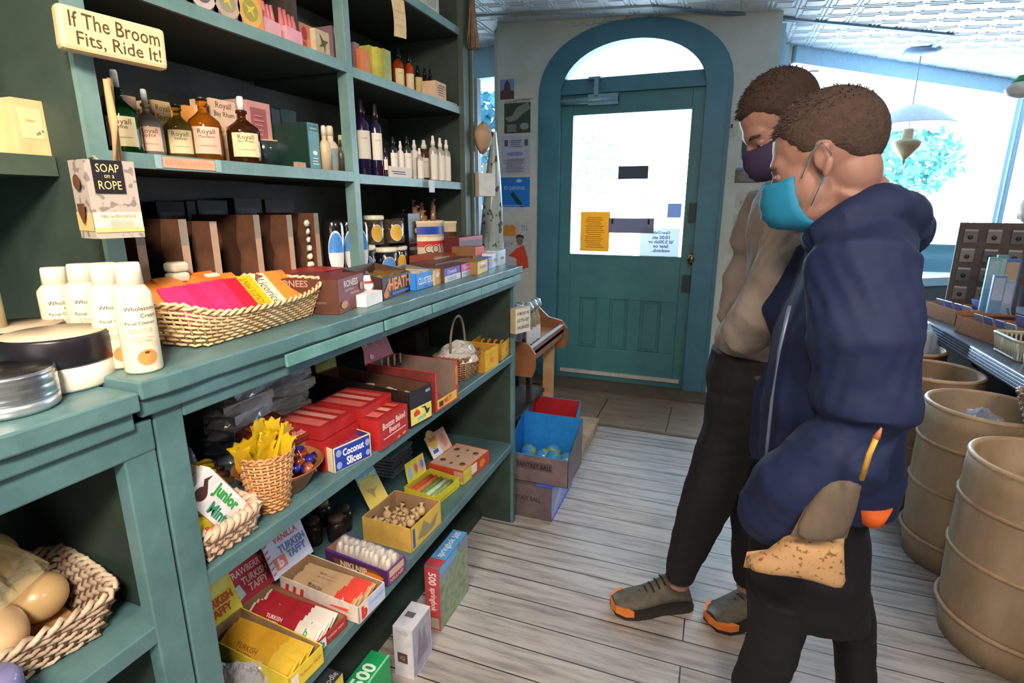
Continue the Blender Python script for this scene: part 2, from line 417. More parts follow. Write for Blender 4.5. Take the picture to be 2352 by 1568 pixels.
# casing
CAS = worn('4f8ba0', '447b90', .5, .42, 4, (1, 1, 1), .3, 30)
arc_in = arch(.475, 1.965, .30, cx=-.632, p=2.0)
mb = MB(); mb.use(CAS)
ao = arch(aw, 1.98, .435, p=2.25)
y0, y1 = YW-.02, YW+.04; n = len(ao)
ain = arch(aw-.155, 1.98, .32, p=2.1)
for i in range(n-1):
    a, b, c, d = ao[i], ao[i+1], ain[i+1], ain[i]
    mb.quad((d[0], y0, d[1]), (a[0], y0, a[1]), (b[0], y0, b[1]), (c[0], y0, c[1]))
    mb.quad((d[0], y0, d[1]), (c[0], y0, c[1]), (c[0], y1+.03, c[1]), (d[0], y1+.03, d[1]))
    mb.quad((a[0], y0, a[1]), (a[0], y1, a[1]), (b[0], y1, b[1]), (b[0], y0, b[1]))
mb.bb((AX0, y0, 0), (AX0+.155, y1+.03, 1.98)); mb.bb((AX1-.155, y0, 0), (AX1, y1+.03, 1.98))
for x in (AX0+.012, AX1-.022): mb.bb((x, y0-.008, 0), (x+.01, y0, 1.98))
dt = struct('trim_2', mb); dt['label'] = 'blue green arched casing around the door'
# transom panel with segmental glass
DX0, DX1 = AX0+.155, AX1-.155
mb = MB(); mb.use(CAS); yt = YW+.045
fan = arch(.452, 2.095, .215, cx=acx, p=2.0)
top = arch(aw-.155, 1.98, .32, p=2.1)
for i in range(n-1):
    a, b, c, d = top[i], top[i+1], fan[i+1], fan[i]
    a = (a[0], max(a[1], 2.08)); b = (b[0], max(b[1], 2.08))
    mb.quad((d[0], yt, d[1]), (a[0], yt, a[1]), (b[0], yt, b[1]), (c[0], yt, c[1]))
    mb.quad((d[0], yt, d[1]), (c[0], yt, c[1]), (c[0], yt+.05, c[1]), (d[0], yt+.05, d[1]))
mb.bb((DX0-.01, yt-.02, 2.0), (DX1+.01, yt+.03, 2.097)); mb.bb((DX0, yt-.035, 2.0), (DX1, yt-.02, 2.03))
for sgn in (0, 1):
    xa = DX0 if sgn == 0 else fan[0][0]; xb = fan[-1][0] if sgn == 0 else DX1
    mb.bb((min(xa, xb), yt, 2.06), (max(xa, xb), yt+.02, 2.15))
tw = struct('window_1', mb)
GL = clear('eef6fb', .05, .03, 0.0)
mb = MB(); mb.use(GL); mb.prism(fan[::-1], 'y', yt+.03, yt+.034); mb.build('pane', tw)
# ---------------- door leaf
DR = worn('4f9096', '45828a', .5, .4, 4, (1, 1, 1), .3, 28)
dz0, dz1 = .001, 2.0; yd = YW+.035
gx0, gx1, gz0, gz1 = -1.008, -.235, .935, 1.87
mb = MB(); mb.use(DR)
mb.bb((DX0-.006, yd, dz0), (gx0, yd+.045, dz1)); mb.bb((gx1, yd, dz0), (DX1+.006, yd+.045, dz1))
mb.bb((gx0, yd, gz1), (gx1, yd+.045, dz1)); mb.bb((gx0, yd, .62), (gx1, yd+.045, gz0)); mb.bb((gx0, yd, dz0), (gx1, yd+.045, .25))
pw = [(-1.008, -.925), (-.80, -.705), (-.575, -.485), (-.345, -.235)]
for a, b in pw: mb.bb((a, yd, .25), (b, yd+.045, .62))
mb.bb((gx0, yd+.018, .25), (gx1, yd+.04, .62))
for k in range(3):
    a = pw[k][1]+.02; b = pw[k+1][0]-.02; mb.bb((a, yd+.008, .27), (b, yd+.02, .60))
door = struct('door_1', mb, 'blue green front door with a large glass pane and three lower panels', bevel=.003)
mb = MB(); mb.use(GL); mb.bb((gx0, yd+.02, gz0), (gx1, yd+.025, gz1)); mb.build('pane', door)
mb = MB(); mb.use(DR)
for a, b in (((gx0-.012, yd-.006, gz0-.012), (gx1+.012, yd, gz0)), ((gx0-.012, yd-.006, gz1), (gx1+.012, yd, gz1+.012)), ((gx0-.012, yd-.006, gz0), (gx0, yd, gz1)), ((gx1, yd-.006, gz0), (gx1+.012, yd, gz1))): mb.bb(a, b)
mb.build('glazing_bead', door)
mb = MB(); mb.use(mat('d8d4cc', .4)); mb.bb((DX0+.03, yd-.02, .045), (DX1-.03, yd, .07)); o = mb.build('weather_strip', door); o['label'] = 'pale weather strip along the foot of the door'
mb = MB(); mb.use(mat('31474b', .45)); mb.bb((-.205, yd-.035, 1.17), (-.115, yd, 1.29)); mb.bb((-.215, yd-.02, .70), (-.125, yd, .815)); mb.build('lock', door)
mb = MB(); mb.use(mat('5b6464', .4, .6)); mb.bb((-.185, yd-.008, .86), (-.145, yd, 1.02))
mb.use(mat('b08a6a', .25, 1), True); mb.lathe([(0, 0), (.012, .002), (.02, .02), (.024, .04), (.012, .055), (0, .057)], 14)
for i in range(len(mb.v)-14*6, len(mb.v)):
    x, y, z = mb.v[i]; mb.v[i] = (-.165+x, yd-.01-z, .93+y*1.6)
o = mb.build('handle', door); o['label'] = 'brass door knob on a dark plate'
mb = MB(); mb.use(mat('8fb4c4', .35, .3), True)
mb.tube([(-1.09, yd-.035, 1.955), (-.70, yd-.035, 1.955)], .022, 10); mb.bb((-.9, yd-.05, 1.925), (-.7, yd, 1.99)); mb.bb((-.86, yd-.06, 1.98), (-.83, yd-.03, 2.09)); mb.bb((-.9, yd-.06, 2.08), (-.82, yd+.0, 2.095))
o = mb.build('door_closer', door)
# sheets taped to the door glass
def sheet(name, label, x0, z0, x1, z1, y, m, items=(), cat='paper', group=None, th=.001):
    w, h = x1-x0, z1-z0; mb = MB(); mb.use(m); mb.box((0, 0, h/2), (w, th, h)); prints(mb, w, th, h, items)
    return tag(mb.build(name, loc=((x0+x1)/2, y-th/2, z0)), label, cat, group)
def pixrect(u0, v0, u1, v1, Y):
    a = ony(u0, v0, Y); b = ony(u1, v1, Y); return a.x, b.z, b.x, a.z
def wsheet(name, label, u0, v0, u1, v1, m, items=(), Y=YW, **k):
    a = ony(u0, (v0+v1)/2, Y).x; b = ony(u1, (v0+v1)/2, Y).x; t = ony((u0+u1)/2, v0, Y).z; bt = ony((u0+u1)/2, v1, Y).z
    return sheet(name, label, a, bt, b, t, Y, m, items, **k)
yg = yd+.019
GREYP = mat('5c6573', .8, var=.05)
wsheet('paper_sign', 'yellow printed sheet taped in the lower left corner of the door glass', 1333, 486, 1400, 577, thinpaper('f0c04a', .3), lines('F', mat('b98a1e', .8), .15, .85, .1, .9, 15, .3), Y=yg)
wsheet('paper_sign', 'small dark grey card stuck high in the middle of the door glass', 1420, 381, 1489, 411, GREYP, Y=yg, cat='sign')
wsheet('paper_sign', 'wide grey sign taped low on the door glass beside the yellow sheet', 1398, 501, 1502, 535, thinpaper('9a9cb0', .2), [('F', 'r', (.06, .6, .1, .95), INK), ('F', 'r', (.86, .6, .9, .95), INK)], Y=yg-.003, cat='sign')
wsheet('paper_sign', 'small square pale blue note near the right edge of the door glass', 1533, 467, 1565, 500, thinpaper('b0c4e6', .25), Y=yg, cat='sign')
def mirrored(mb, O, U, V, rect, st, bold=0): mb.text(Vector(O)+Vector(U)*(rect[0]+rect[2]), -Vector(U), V, rect, st, bold)
wsheet('hours_sheet', 'thin white sheet with the opening hours, taped low at the right of the door glass', 1470, 524, 1560, 590, thinpaper('eef4ff', .34), Y=yg, cat='sign')
# opening hours, read from outside (so mirrored from in here)
a = ony(1478, 530, yg); b = ony(1558, 582, yg)
mb = MB(); mb.use(mat('24505f', .7, var=0))
rows = ['Open Daily', '10:00 am', "'til 5:30ish or", 'later on', 'weekends...']
for i, st in enumerate(rows):
    wdt = (.17, .13, .21, .10, .13)[i]; hh = (a.z-b.z)/6.0
    zt = a.z-i*(a.z-b.z)/5
    mb.text(((a.x+b.x)/2+wdt/2, yg-.004, zt-hh), (-1, 0, 0), (0, 0, 1), (0, 0, wdt, hh), st, .02)
tag(mb.build('opening_hours_lettering'), 'opening hours lettered on the door glass, reading backwards from inside', 'lettering')
# ---------------- papers on the wall left of the door
SKY = mat('7d9fd6', .7)
wsheet('postcard', 'postcard of a pointed tower against blue sky, top of the posters left of the door', 1149, 182, 1181, 228, SKY, [('F', 'p', (0, 0, 1, 1), mat('6a4b4a', .8), [(.0, 0), (1, 0), (1, .35), (.75, .45), (.7, .75), (.5, 1), (.3, .75), (.28, .5), (0, .4)])])
wsheet('paper_note', 'plain cream note overlapping the tower postcard', 1181, 195, 1226, 228, mat('dcdccb', .8, var=.03))
wsheet('poster', 'dark green poster of a stormy landscape, second from the top left of the door', 1155, 228, 1222, 308, mat('d6d9cf', .8), [('F', 'r', (.05, .03, .95, .9), mat('46534b', .8)), ('F', 'p', (.05, .3, .95, .9), mat('8b9389', .8), [(0, .3), (.3, .4), (.5, .8), (.9, 1), (1, .7), (.7, .45), (.5, .2), (.2, .1)]), ('F', 't', (.08, .9, .92, .99), INK, 'LONG NIGHT OPTION')]+lines('F', mat('c8cdc4', .8), .1, .5, .08, .3, 6)+[('F', 'd', (.6, .12, .9, .32), mat('94a0a0', .8))], cat='poster')
wsheet('poster', 'pale lilac notice with small print and two tiny portraits, middle of the left posters', 1151, 310, 1218, 400, mat('c3c8dd', .8), [('F', 'r', (.12, .72, .24, .88), mat('70606a', .8)), ('F', 'r', (.8, .72, .92, .88), mat('5f6f60', .8)), ('F', 'd', (.2, .47, .78, .58), mat('8d9fd0', .8))]+lines('F', mat('6c7290', .8), .1, .9, .06, .42, 10)+lines('F', mat('6c7290', .8), .3, .75, .7, .9, 4), cat='poster')
wsheet('poster', 'bright blue K9 carnival poster with a dark dog silhouette', 1148, 407, 1217, 494, mat('d3dbe4', .8), [('F', 'r', (0, .22, 1, 1), mat('1f84ea', .6, var=.03)), ('F', 't', (.15, .66, .85, .78), mat('bfe0ff', .7), 'K9 CARNIVAL', .01), ('F', 'd', (.28, .86, .45, .95), mat('5d7fe0', .7)), ('F', 'd', (.55, .86, .75, .95), mat('c9d6ee', .7)), ('F', 'p', (.35, .2, .8, .62), mat('1f4a50', .8), [(0, .85), (.25, 1), (.45, .75), (.75, .45), (1, .1), (.9, 0), (.7, .12), (.45, .3), (.2, .65)])]+lines('F', mat('a9d0ff', .8), .05, .95, .25, .3, 1), cat='poster')
wsheet('poster', 'white July poster of a figure in a red top, lowest beside the counter end', 1152, 510, 1218, 624, mat('cfd0d6', .8), [('F', 'p', (.06, .72, .5, .96), mat('e99a3c', .8), [(0, 0), (1, 0), (1, .75), (.7, 1), (.5, .8), (.25, 1), (0, .75)]), ('F', 't', (.64, .84, .95, .94), INK, 'JULY\n2-3-4'), ('F', 't', (.04, .5, .45, .6), mat('7d7f86', .8), 'JOY'), ('F', 'p', (.25, .05, .95, .55), mat('e8553a', .8), [(.0, .55), (.4, .85), (.75, 1), (.95, .5), (1, .1), (.5, 0), (.4, .1), (.4, .45)]), ('F', 'd', (.52, .54, .76, .74), mat('9c7c6c', .8)), ('F', 'p', (.5, .62, .8, .76), mat('3f4348', .8), [(0, .4), (.1, .9), (.5, 1), (.9, .8), (1, .3), (.7, .6), (.3, .6)])], cat='poster')
# cards right of the door
CD = mat('cfcdc4', .8, var=.04)
def wcard(lbl, u0, v0, u1, v1, items): return wsheet('photo_card', lbl, u0, v0, u1, v1, CD, items, group='cards pinned right of the door', cat='card')
wcard('card with a dark house picture, topmost pinned right of the door', 1702, 326, 1741, 380, [('F', 'p', (.0, .25, .95, .98), mat('4a545c', .7), [(0, .1), (.15, 0), (.85, 0), (1, .2), (1, 1), (0, 1)])])
wcard('wide landscape photograph of hills under a blue sky beside the grey sweatshirt shoulder', 1688, 382, 1746, 420, [('F', 'r', (0, 0, 1, .85), mat('77706b', .7)), ('F', 'r', (.03, .8, .95, .92), mat('6a93cf', .7)), ('F', 'p', (.1, .1, .9, .8), mat('928a80', .7), [(0, .4), (.3, 1), (.6, .7), (1, .6), (.8, 0), (.2, 0)])])
wcard('pale card with a faint mark, just below the landscape photograph', 1689, 441, 1722, 478, [('F', 'd', (.3, .2, .8, .5), mat('b5b2ac', .8))])
wcard('white card with a dark oval sketch right of the door', 1683, 490, 1716, 530, [('F', 'r', (.2, .1, .9, .9), mat('77777a', .8)), ('F', 'd', (.3, .2, .8, .8), mat('b0b0b0', .8))])
wcard('white card with a small square mark beside the sweatshirt sleeve', 1673, 543, 1706, 583, [('F', 'r', (.2, .35, .5, .65), mat('b09f94', .8))])
wcard('blank looking white card, second from the bottom right of the door', 1669, 595, 1702, 634, [('F', 'd', (.3, .4, .6, .6), mat('bdbbb6', .8))])
wcard('lowest white card right of the door beside the grey cuff', 1664, 646, 1697, 686, [])
mb = MB(); c = ony(1681, 290, YW); mb.use(mat('c9c8bd', .5)); mb.box((0, -.003, 0), (.07, .006, .115)); mb.use(BLACK); mb.box((0, -.01, 0), (.01, .012, .022)); tag(mb.build('light_switch', loc=c, bevel=.001), 'cream light switch plate with a black toggle right of the door', 'switch')
# ---------------- windows beyond
FR = mat('b0d8f2', .4, var=.08)
def window_run(name, p0, p1, z0, za, zb, posts=(0, 1), sillm=None, lbl=None):
    p0, p1 = Vector((*p0, 0)), Vector((*p1, 0)); d = (p1-p0); L = d.length; d.normalize(); ang = math.atan2(d.y, d.x)
    mb = MB(); mb.use(FR)
    M = Matrix.Translation(p0) @ Matrix.Rotation(ang, 4, 'Z'); mb.M = M
    th = .05
    mb.add([(0, -th, za-.07), (L, -th, zb-.07), (L, th, zb-.07), (0, th, za-.07), (0, -th, za+.3), (L, -th, zb+.3), (L, th, zb+.3), (0, th, za+.3)], [(0, 3, 2, 1), (4, 5, 6, 7), (0, 1, 5, 4), (1, 2, 6, 5), (2, 3, 7, 6), (3, 0, 4, 7)])
    mb.bb((0, -th, z0), (L, th, z0+.07)); 
    for t in posts: mb.bb((t*L-.03, -th, z0), (t*L+.03, th, min(za, zb)))
    mb.use(mat('5c6a70', .7)); mb.bb((0, -.04, 0), (L, .04, z0))
    o = struct(name, mb, lbl)
    mb = MB(); mb.M = M; mb.use(GL); mb.bb((0, -.003, z0+.05), (L, .003, min(za, zb))); mb.build('pane', o)
    return o
wr0, wr1 = (.36, 4.62), (2.16, 5.86)
window_run('window_2', wr0, wr1, .62, zc(.36)-.05, zc(2.16)-.05, lbl='wide shop window right of the door')
window_run('window_3', wr1, (XR, 5.9), .62, zc(2.16)-.06, zc(XR)-.05, (0, 1), lbl='narrow window pane beyond the corner post')
window_run('window_4', (-3.2, 5.3), (-1.62, 4.35), .62, zc(-3.2)-.1, zc(-1.62)-.17, (0, .94), lbl='window left of the door wall')
# returns of the door wall
mb = MB(); mb.use(PL); mb.quad((WX1, YW+.2, 0), (.33, 4.62, 0), (.33, 4.62, 2.5), (WX1, YW+.2, 2.5)); mb.bb((.31, 4.57, 0), (.36, 4.66, 2.5))
mb.use(FR); mb.bb((WX1+.002, YW+.1, .6), (WX1+.03, YW+.17, 2.33)); mb.bb((WX1+.025, YW+.3, .6), (WX1+.05, YW+.36, 2.33)); mb.bb((.28, YW+.6, .6), (.33, YW+.66, 2.33))
struct('trim_3', mb, 'blue posts at the corner of the right window')
mb = MB(); mb.use(PL); mb.bb((-1.66, YW+.2, 0), (-1.555, 4.4, 2.5)); struct('trim_4', mb)
# ceiling of stamped tin
mb = MB(); TIN = mat('e9f3fb', .45, .0, var=.05); mb.use(TIN)
XA, XB, YA, YE = -3.3, XR, YB, YF+.3
mb.add([(XA, YA, zc(XA)), (XB, YA, zc(XB)), (XB, YE, zc(XB)), (XA, YE, zc(XA)), (XA, YA, 2.72), (XB, YA, 2.72), (XB, YE, 2.72), (XA, YE, 2.72)], [(0, 3, 2, 1), (4, 5, 6, 7), (0, 1, 5, 4), (1, 2, 6, 5), (2, 3, 7, 6), (3, 0, 4, 7)])
T = .152; nx0, nx1 = int(-2.6/T), int(XR/T); ny0, ny1 = int(1.6/T), int(6.2/T)
for i in range(nx0, nx1):
    for j in range(ny0, ny1):
        x, y = i*T, j*T
        if x < WX1+.02 and x+T > WX0 and y+T > YW: continue
        vs = []; fs = []
        for (r, dz) in ((.5, .0005), (.46, .007), (.40, .007), (.37, .0025), (.30, .0025), (.27, .008), (0.2, .008)):
            for sx, sy in ((-1, -1), (1, -1), (1, 1), (-1, 1)):
                px = x+T/2+sx*r*T; py = y+T/2+sy*r*T*.96; vs.append((px, py, zc(px)-dz))
        for k in range(6):
            for e in range(4): fs.append((k*4+e, (k+1)*4+e, (k+1)*4+(e+1) % 4, k*4+(e+1) % 4))
        fs.append((24, 27, 26, 25)); mb.add(vs, fs, False)
struct('ceiling', mb, 'pressed tin ceiling of small raised squares')
# ceiling strips
def strip(name, p, q, w, t, m):
    mb = MB(); mb.use(m); p, q = Vector(p), Vector(q); d = (q-p).normalized(); n = Vector((-d.y, d.x, 0))*w/2
    vs = [p-n, q-n, q+n, p+n]; vs2 = [v-Vector((0, 0, t)) for v in vs]
    mb.add(vs+vs2, [(0, 1, 2, 3), (7, 6, 5, 4), (0, 4, 5, 1), (1, 5, 6, 2), (2, 6, 7, 3), (3, 7, 4, 0)]); return struct(name, mb)
def cpt(u, v):
    r = ray(u, v); k = (2.385-HC)/(r.z+.07*r.x); return CAM+r*k
strip('trim_5', cpt(1060, 36)+Vector((0, 0, -.004)), cpt(1500, 10)+Vector((0, 0, -.004)), .035, .014, mat('b9c3c2', .5))
strip('trim_6', cpt(1500, 10)+Vector((0, 0, -.004)), cpt(2188, 76)+Vector((0, 0, -.004)), .035, .014, mat('7f94ab', .5))
strip('trim_7', cpt(2182, 78)+Vector((0, 0, -.006)), cpt(2122, 118)+Vector((0, 0, -.006)), .03, .012, mat('a9bfd6', .5))
# ============================================================ hanging lamp
hp = cpt(2118, 112)
lamp = thing('hanging_lamp', 'old hanging oil lamp with a wide smoke bell, in front of the right window', 'lamp', (hp.x, hp.y, hp.z))
mb = MB(); mb.use(mat('8fa6c4', .4), True); mb.lathe([(.0, -.045), (.09, -.04), (.11, -.02), (.10, 0)], 20); mb.build('ceiling_canopy', lamp)
zs = ony(2118, 240, hp.y).z-hp.z; zb = ony(2112, 330, hp.y).z-hp.z; zb0 = ony(2112, 378, hp.y).z-hp.z
mb = MB(); mb.use(mat('9fb0c8', .4)); mb.tube([(0, 0, -.04), (0, 0, zs)], .004, 6); mb.tube([(0, 0, zs), (0, 0, zb)], .002, 5); mb.build('rod', lamp)
mb = MB(); mb.use(mat('dbe4f0', .5), True); mb.lathe([(.0, zs+.0), (.06, zs-.005), (.17, zs-.055), (.265, zs-.13), (.27, zs-.135), (.165, zs-.062), (.05, zs-.01)], 28); mb.build('smoke_bell', lamp)
mb = MB(); mb.use(mat('b09a74', .4, .15), True); k = zb0
mb.lathe([(0, k), (.012, k+.02), (.008, k+.035), (.045, k+.07), (.085, k+.12), (.092, k+.15), (.07, k+.165), (.035, k+.175), (.033, k+.23), (.03, k+.24), (0, k+.24)], 20); mb.build('oil_font', lamp)
mb = MB(); mb.use(mat('5a6672', .5), True); mb.tube([ony(1815, 200, 4.5), ony(1845, 172, 4.5), ony(1862, 163, 4.5), ony(1880, 163, 4.5)], .004, 5); mb.tube([ony(1815, 200, 4.5), ony(1812, 190, 4.6)], .004, 5); tag(mb.build('wire_hook'), 'thin curved wire hook at the corner of the right window', 'hook')
# pale lampshade at the right edge
c = ony(2350, 190, 3.2)
lm = thing('pendant_lamp', 'white glass pendant shade with a green fitting at the right window post', 'lamp', c)
mb = MB(); mb.use(mat('f2f4f2', .3), True); mb.lathe([(.045, 0), (.06, -.025), (.05, -.05), (.02, -.062), (0, -.064)], 18); mb.build('shade', lm)
mb = MB(); mb.use(mat('34b06a', .4), True); mb.lathe([(.0, .03), (.02, .03), (.03, .012), (.045, 0), (.0, 0)], 14); mb.tube([(0, 0, .03), (0, 0, zc(c.x)-c.z)], .003, 5); mb.build('fitting', lm)
# ============================================================ outdoors
mb = MB(); mb.use(mat('e6ebee', .9, var=.05, scale=.5)); mb.bb((-60, 6.6, -.5), (60, 90, -.4)); mb.bb((-60, 5, -.5), (60, 7, -.45)); struct('ground', mb, 'bright pavement and road outside')
def bush(name, label, c, r, m, n=700, seed=1):
    rnd = random.Random(seed); mb = MB(); mb.use(m)
    for i in range(n):
        d = Vector((rnd.gauss(0, 1), rnd.gauss(0, 1), rnd.gauss(0, 1))).normalized()*rnd.uniform(.55, 1); p = Vector((d.x*r[0], d.y*r[1], d.z*r[2]))
        s_ = rnd.uniform(.06, .14)*r[0]; u = Vector((rnd.gauss(0, 1), rnd.gauss(0, 1), rnd.gauss(0, 1))).normalized(); v = u.cross(d).normalized()
        mb.quad(p-u*s_, p-v*s_*.5, p+u*s_, p+v*s_*.5)
    o = tag(mb.build(name, loc=c), label, 'bush'); mb = MB(); mb.use(mat('8a8478', .8)); mb.tube([(0, 0, -.44-c.z), (0, 0, 0)], .03, 6); mb.build('trunk', o); return o
LF = mat('4c9a94', .8)
bush('leafy_bush', 'pale leafy bush outside behind the right window and hanging lamp', ony(2075, 370, 14), (1.1, .8, .75), LF, 900, 2)
bush('leafy_bush', 'faint leafy bush outside, seen through the door glass at left', ony(1370, 385, 12), (.55, .6, .75), mat('6fa8b0', .8), 420, 4)
bush('leafy_bush', 'small bare twiggy shrub outside behind the taped sign on the door', ony(1490, 470, 11), (.3, .3, .42), mat('6a9496', .8), 160, 5)
bush('leafy_bush', 'tall leafy shrub outside the narrow window left of the door', ony(1112, 300, 7), (.8, .5, 1.7), mat('2f7088', .8), 1500, 6)
mb = MB(); mb.use(mat('a89a98', .8)); fp = ony(2135, 505, 13); fq = ony(2010, 505, 13)
for i in range(26): mb.bb((-1.3+i*.1, 0, 0), (-1.26+i*.1, .03, .5))
mb.bb((-1.3, .03, -1.6), (-1.24, .06, .5)); mb.bb((1.2, .03, -1.6), (1.26, .06, .5)); mb.bb((-1.3, .03, .38), (1.3, .05, .42)); mb.bb((-1.3, .03, .1), (1.3, .05, .14)); f = mb.build('picket_fence', loc=(fp.x, 13, ony(2135, 520, 13).z-.4)); tag(f, 'white picket fence outside beyond the right window', 'fence')
# parked car seen low through the window
cp = onz(2150, 640, .9); cp = ony(2140, 625, 7.6)
car = thing('parked_car', 'white parked car outside below the right window', 'car', (cp.x, 7.9, -.4))
mb = MB(); mb.use(mat('e9edf0', .2, coat=1), True)
pr = [(-2.1, .25), (2.1, .25), (2.15, .6), (2.0, .85), (1.2, .95), (.7, 1.32), (-.8, 1.34), (-1.5, .98), (-2.1, .85), (-2.15, .5)]
mb.prism(pr, 'y', -.8, .8); mb.build('body', car, bevel=.05)
mb = MB(); mb.use(mat('1c4a56', .1)); mb.prism([(-1.3, .98), (1.05, .98), (.62, 1.26), (-.75, 1.28)], 'y', -.83, -.79); mb.build('side_window', car)
mb = MB(); mb.use(mat('8a2c3c', .4)); mb.bb((-1.6, -.84, .6), (1.6, -.81, .72)); o = mb.build('side_stripe', car); o['label'] = 'red stripe along the car side'
for x in (-1.35, 1.3):
    mb = MB(); mb.use(mat('3a4048', .7), True)
    mb.M = Matrix.Translation((x, -.78, .32)) @ Matrix.Rotation(pi/2, 4, 'X'); mb.lathe([(.0, 0), (.2, 0), (.3, .01), (.32, .04), (.32, .16), (.0, .16)], 20); mb.build('wheel', car)
# ============================================================ LEFT: CABINETS AND BOOKCASE
XC, XB_, XK = -.70, -.90, -1.22      # counter front, bookcase front, back
YS = .475                            # seam between the two base cabinets
YE_ = 1.90                           # far end of the counter
ZT = 1.06
Z1, Z2, ZL = .726, .358, .70
U1, U2, U3, U4 = 1.362, 1.622, 1.86, 2.1
# base cabinet (right)
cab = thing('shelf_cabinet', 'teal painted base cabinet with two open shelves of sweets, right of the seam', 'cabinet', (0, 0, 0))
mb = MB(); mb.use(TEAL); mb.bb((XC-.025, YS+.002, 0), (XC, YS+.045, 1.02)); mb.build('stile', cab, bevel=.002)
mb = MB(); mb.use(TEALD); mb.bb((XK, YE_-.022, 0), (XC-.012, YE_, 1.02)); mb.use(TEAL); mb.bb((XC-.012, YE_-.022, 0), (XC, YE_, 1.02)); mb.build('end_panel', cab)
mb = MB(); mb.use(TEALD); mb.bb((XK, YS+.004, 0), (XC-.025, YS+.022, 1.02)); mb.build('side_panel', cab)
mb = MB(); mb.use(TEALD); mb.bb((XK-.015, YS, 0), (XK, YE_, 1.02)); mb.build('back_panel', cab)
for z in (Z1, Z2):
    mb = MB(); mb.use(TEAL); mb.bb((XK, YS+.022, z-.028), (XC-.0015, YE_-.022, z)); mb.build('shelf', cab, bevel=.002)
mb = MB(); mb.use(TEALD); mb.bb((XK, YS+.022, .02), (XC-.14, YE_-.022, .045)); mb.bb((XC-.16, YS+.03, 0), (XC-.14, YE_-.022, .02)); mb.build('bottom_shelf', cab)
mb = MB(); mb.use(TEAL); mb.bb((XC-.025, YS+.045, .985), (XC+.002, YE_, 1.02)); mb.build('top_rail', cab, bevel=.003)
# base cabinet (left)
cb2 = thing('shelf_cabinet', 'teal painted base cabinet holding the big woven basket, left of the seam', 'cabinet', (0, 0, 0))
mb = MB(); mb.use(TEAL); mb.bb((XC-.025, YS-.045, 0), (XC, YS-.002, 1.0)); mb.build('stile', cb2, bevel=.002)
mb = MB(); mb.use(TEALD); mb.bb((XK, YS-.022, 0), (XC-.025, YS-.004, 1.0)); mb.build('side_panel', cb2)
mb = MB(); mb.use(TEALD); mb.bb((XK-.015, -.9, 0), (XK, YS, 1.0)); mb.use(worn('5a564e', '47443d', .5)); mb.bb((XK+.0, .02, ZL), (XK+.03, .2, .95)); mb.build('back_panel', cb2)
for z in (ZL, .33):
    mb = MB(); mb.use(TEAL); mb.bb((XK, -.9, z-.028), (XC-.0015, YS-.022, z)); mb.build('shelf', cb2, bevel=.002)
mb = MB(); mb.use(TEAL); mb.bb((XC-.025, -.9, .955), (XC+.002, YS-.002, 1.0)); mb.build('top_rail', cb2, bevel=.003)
# counter tops
def top_slab(name, lbl, ya, yb, z, seed):
    rnd = random.Random(seed); mb = MB(); mb.use(TEAL); n = 40; fr = []
    for i in range(n+1):
        y = ya+(yb-ya)*i/n; fr.append((XC+.022+rnd.uniform(-.0025, .0025), y))
    pts = [(XK, ya)]+fr+[(XK, yb)]
    mb.prism(pts, 'z', z-.026, z)
    mb.bb((XC-.0, ya+.002, z-.052), (XC+.012, yb-.004, z-.026))
    return tag(mb.build(name, bevel=.003), lbl, 'counter top')
top_slab('counter_top', 'long chipped teal counter top with baskets and candy boxes on it', .452, YE_+.012, ZT, 1)
top_slab('counter_top', 'short teal counter top at the left edge under the jars', -.9, .448, ZT-.012, 2)
for k, (y0_, y1_) in enumerate(((.75, .98), (1.0, 1.22), (1.3, 1.45), (1.6, 1.85))):
    pass
# price rail strips tacked to the counter edge
mb = MB(); mb.use(worn('6f9ea0', '4f7f7a', .5, .35, 12))
for y0_, y1_ in ((.70, .99), (1.0, 1.21), (1.22, 1.52), (1.53, 1.88)): mb.bb((XC+.0225, y0_, ZT-.05), (XC+.028, y1_, ZT-.028))
tag(mb.build('edge_trim_strip', bevel=.001), 'teal moulding strip in short lengths along the counter edge', 'trim')
# upper bookcase
bk = thing('bookcase', 'tall teal bookcase of open shelves above the candy counter', 'bookcase', (0, 0, 0))
YLk = .615; YRk = 1.955; YP = 1.245
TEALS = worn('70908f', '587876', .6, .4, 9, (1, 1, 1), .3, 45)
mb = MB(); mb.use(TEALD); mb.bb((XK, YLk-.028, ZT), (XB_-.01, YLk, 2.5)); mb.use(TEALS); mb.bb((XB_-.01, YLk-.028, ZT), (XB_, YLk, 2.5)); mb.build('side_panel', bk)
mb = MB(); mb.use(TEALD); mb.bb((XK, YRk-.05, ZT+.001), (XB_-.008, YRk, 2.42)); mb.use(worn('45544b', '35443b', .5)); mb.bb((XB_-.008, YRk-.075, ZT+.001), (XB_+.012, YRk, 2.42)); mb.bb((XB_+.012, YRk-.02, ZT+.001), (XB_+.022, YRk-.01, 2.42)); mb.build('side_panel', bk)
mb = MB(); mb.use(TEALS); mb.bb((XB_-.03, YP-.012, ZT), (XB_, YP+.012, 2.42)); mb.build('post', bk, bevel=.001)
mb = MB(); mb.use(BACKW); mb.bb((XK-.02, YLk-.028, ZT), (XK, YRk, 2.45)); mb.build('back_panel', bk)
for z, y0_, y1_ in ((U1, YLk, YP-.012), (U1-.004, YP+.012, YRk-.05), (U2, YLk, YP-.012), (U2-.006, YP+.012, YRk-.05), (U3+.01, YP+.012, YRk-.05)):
    mb = MB(); mb.use(TEALD); mb.bb((XK, y0_, z-.022), (XB_-.008, y1_, z)); mb.use(TEALS); mb.bb((XB_-.008, y0_, z-.024), (XB_-.0, y1_, z)); mb.build('shelf', bk)
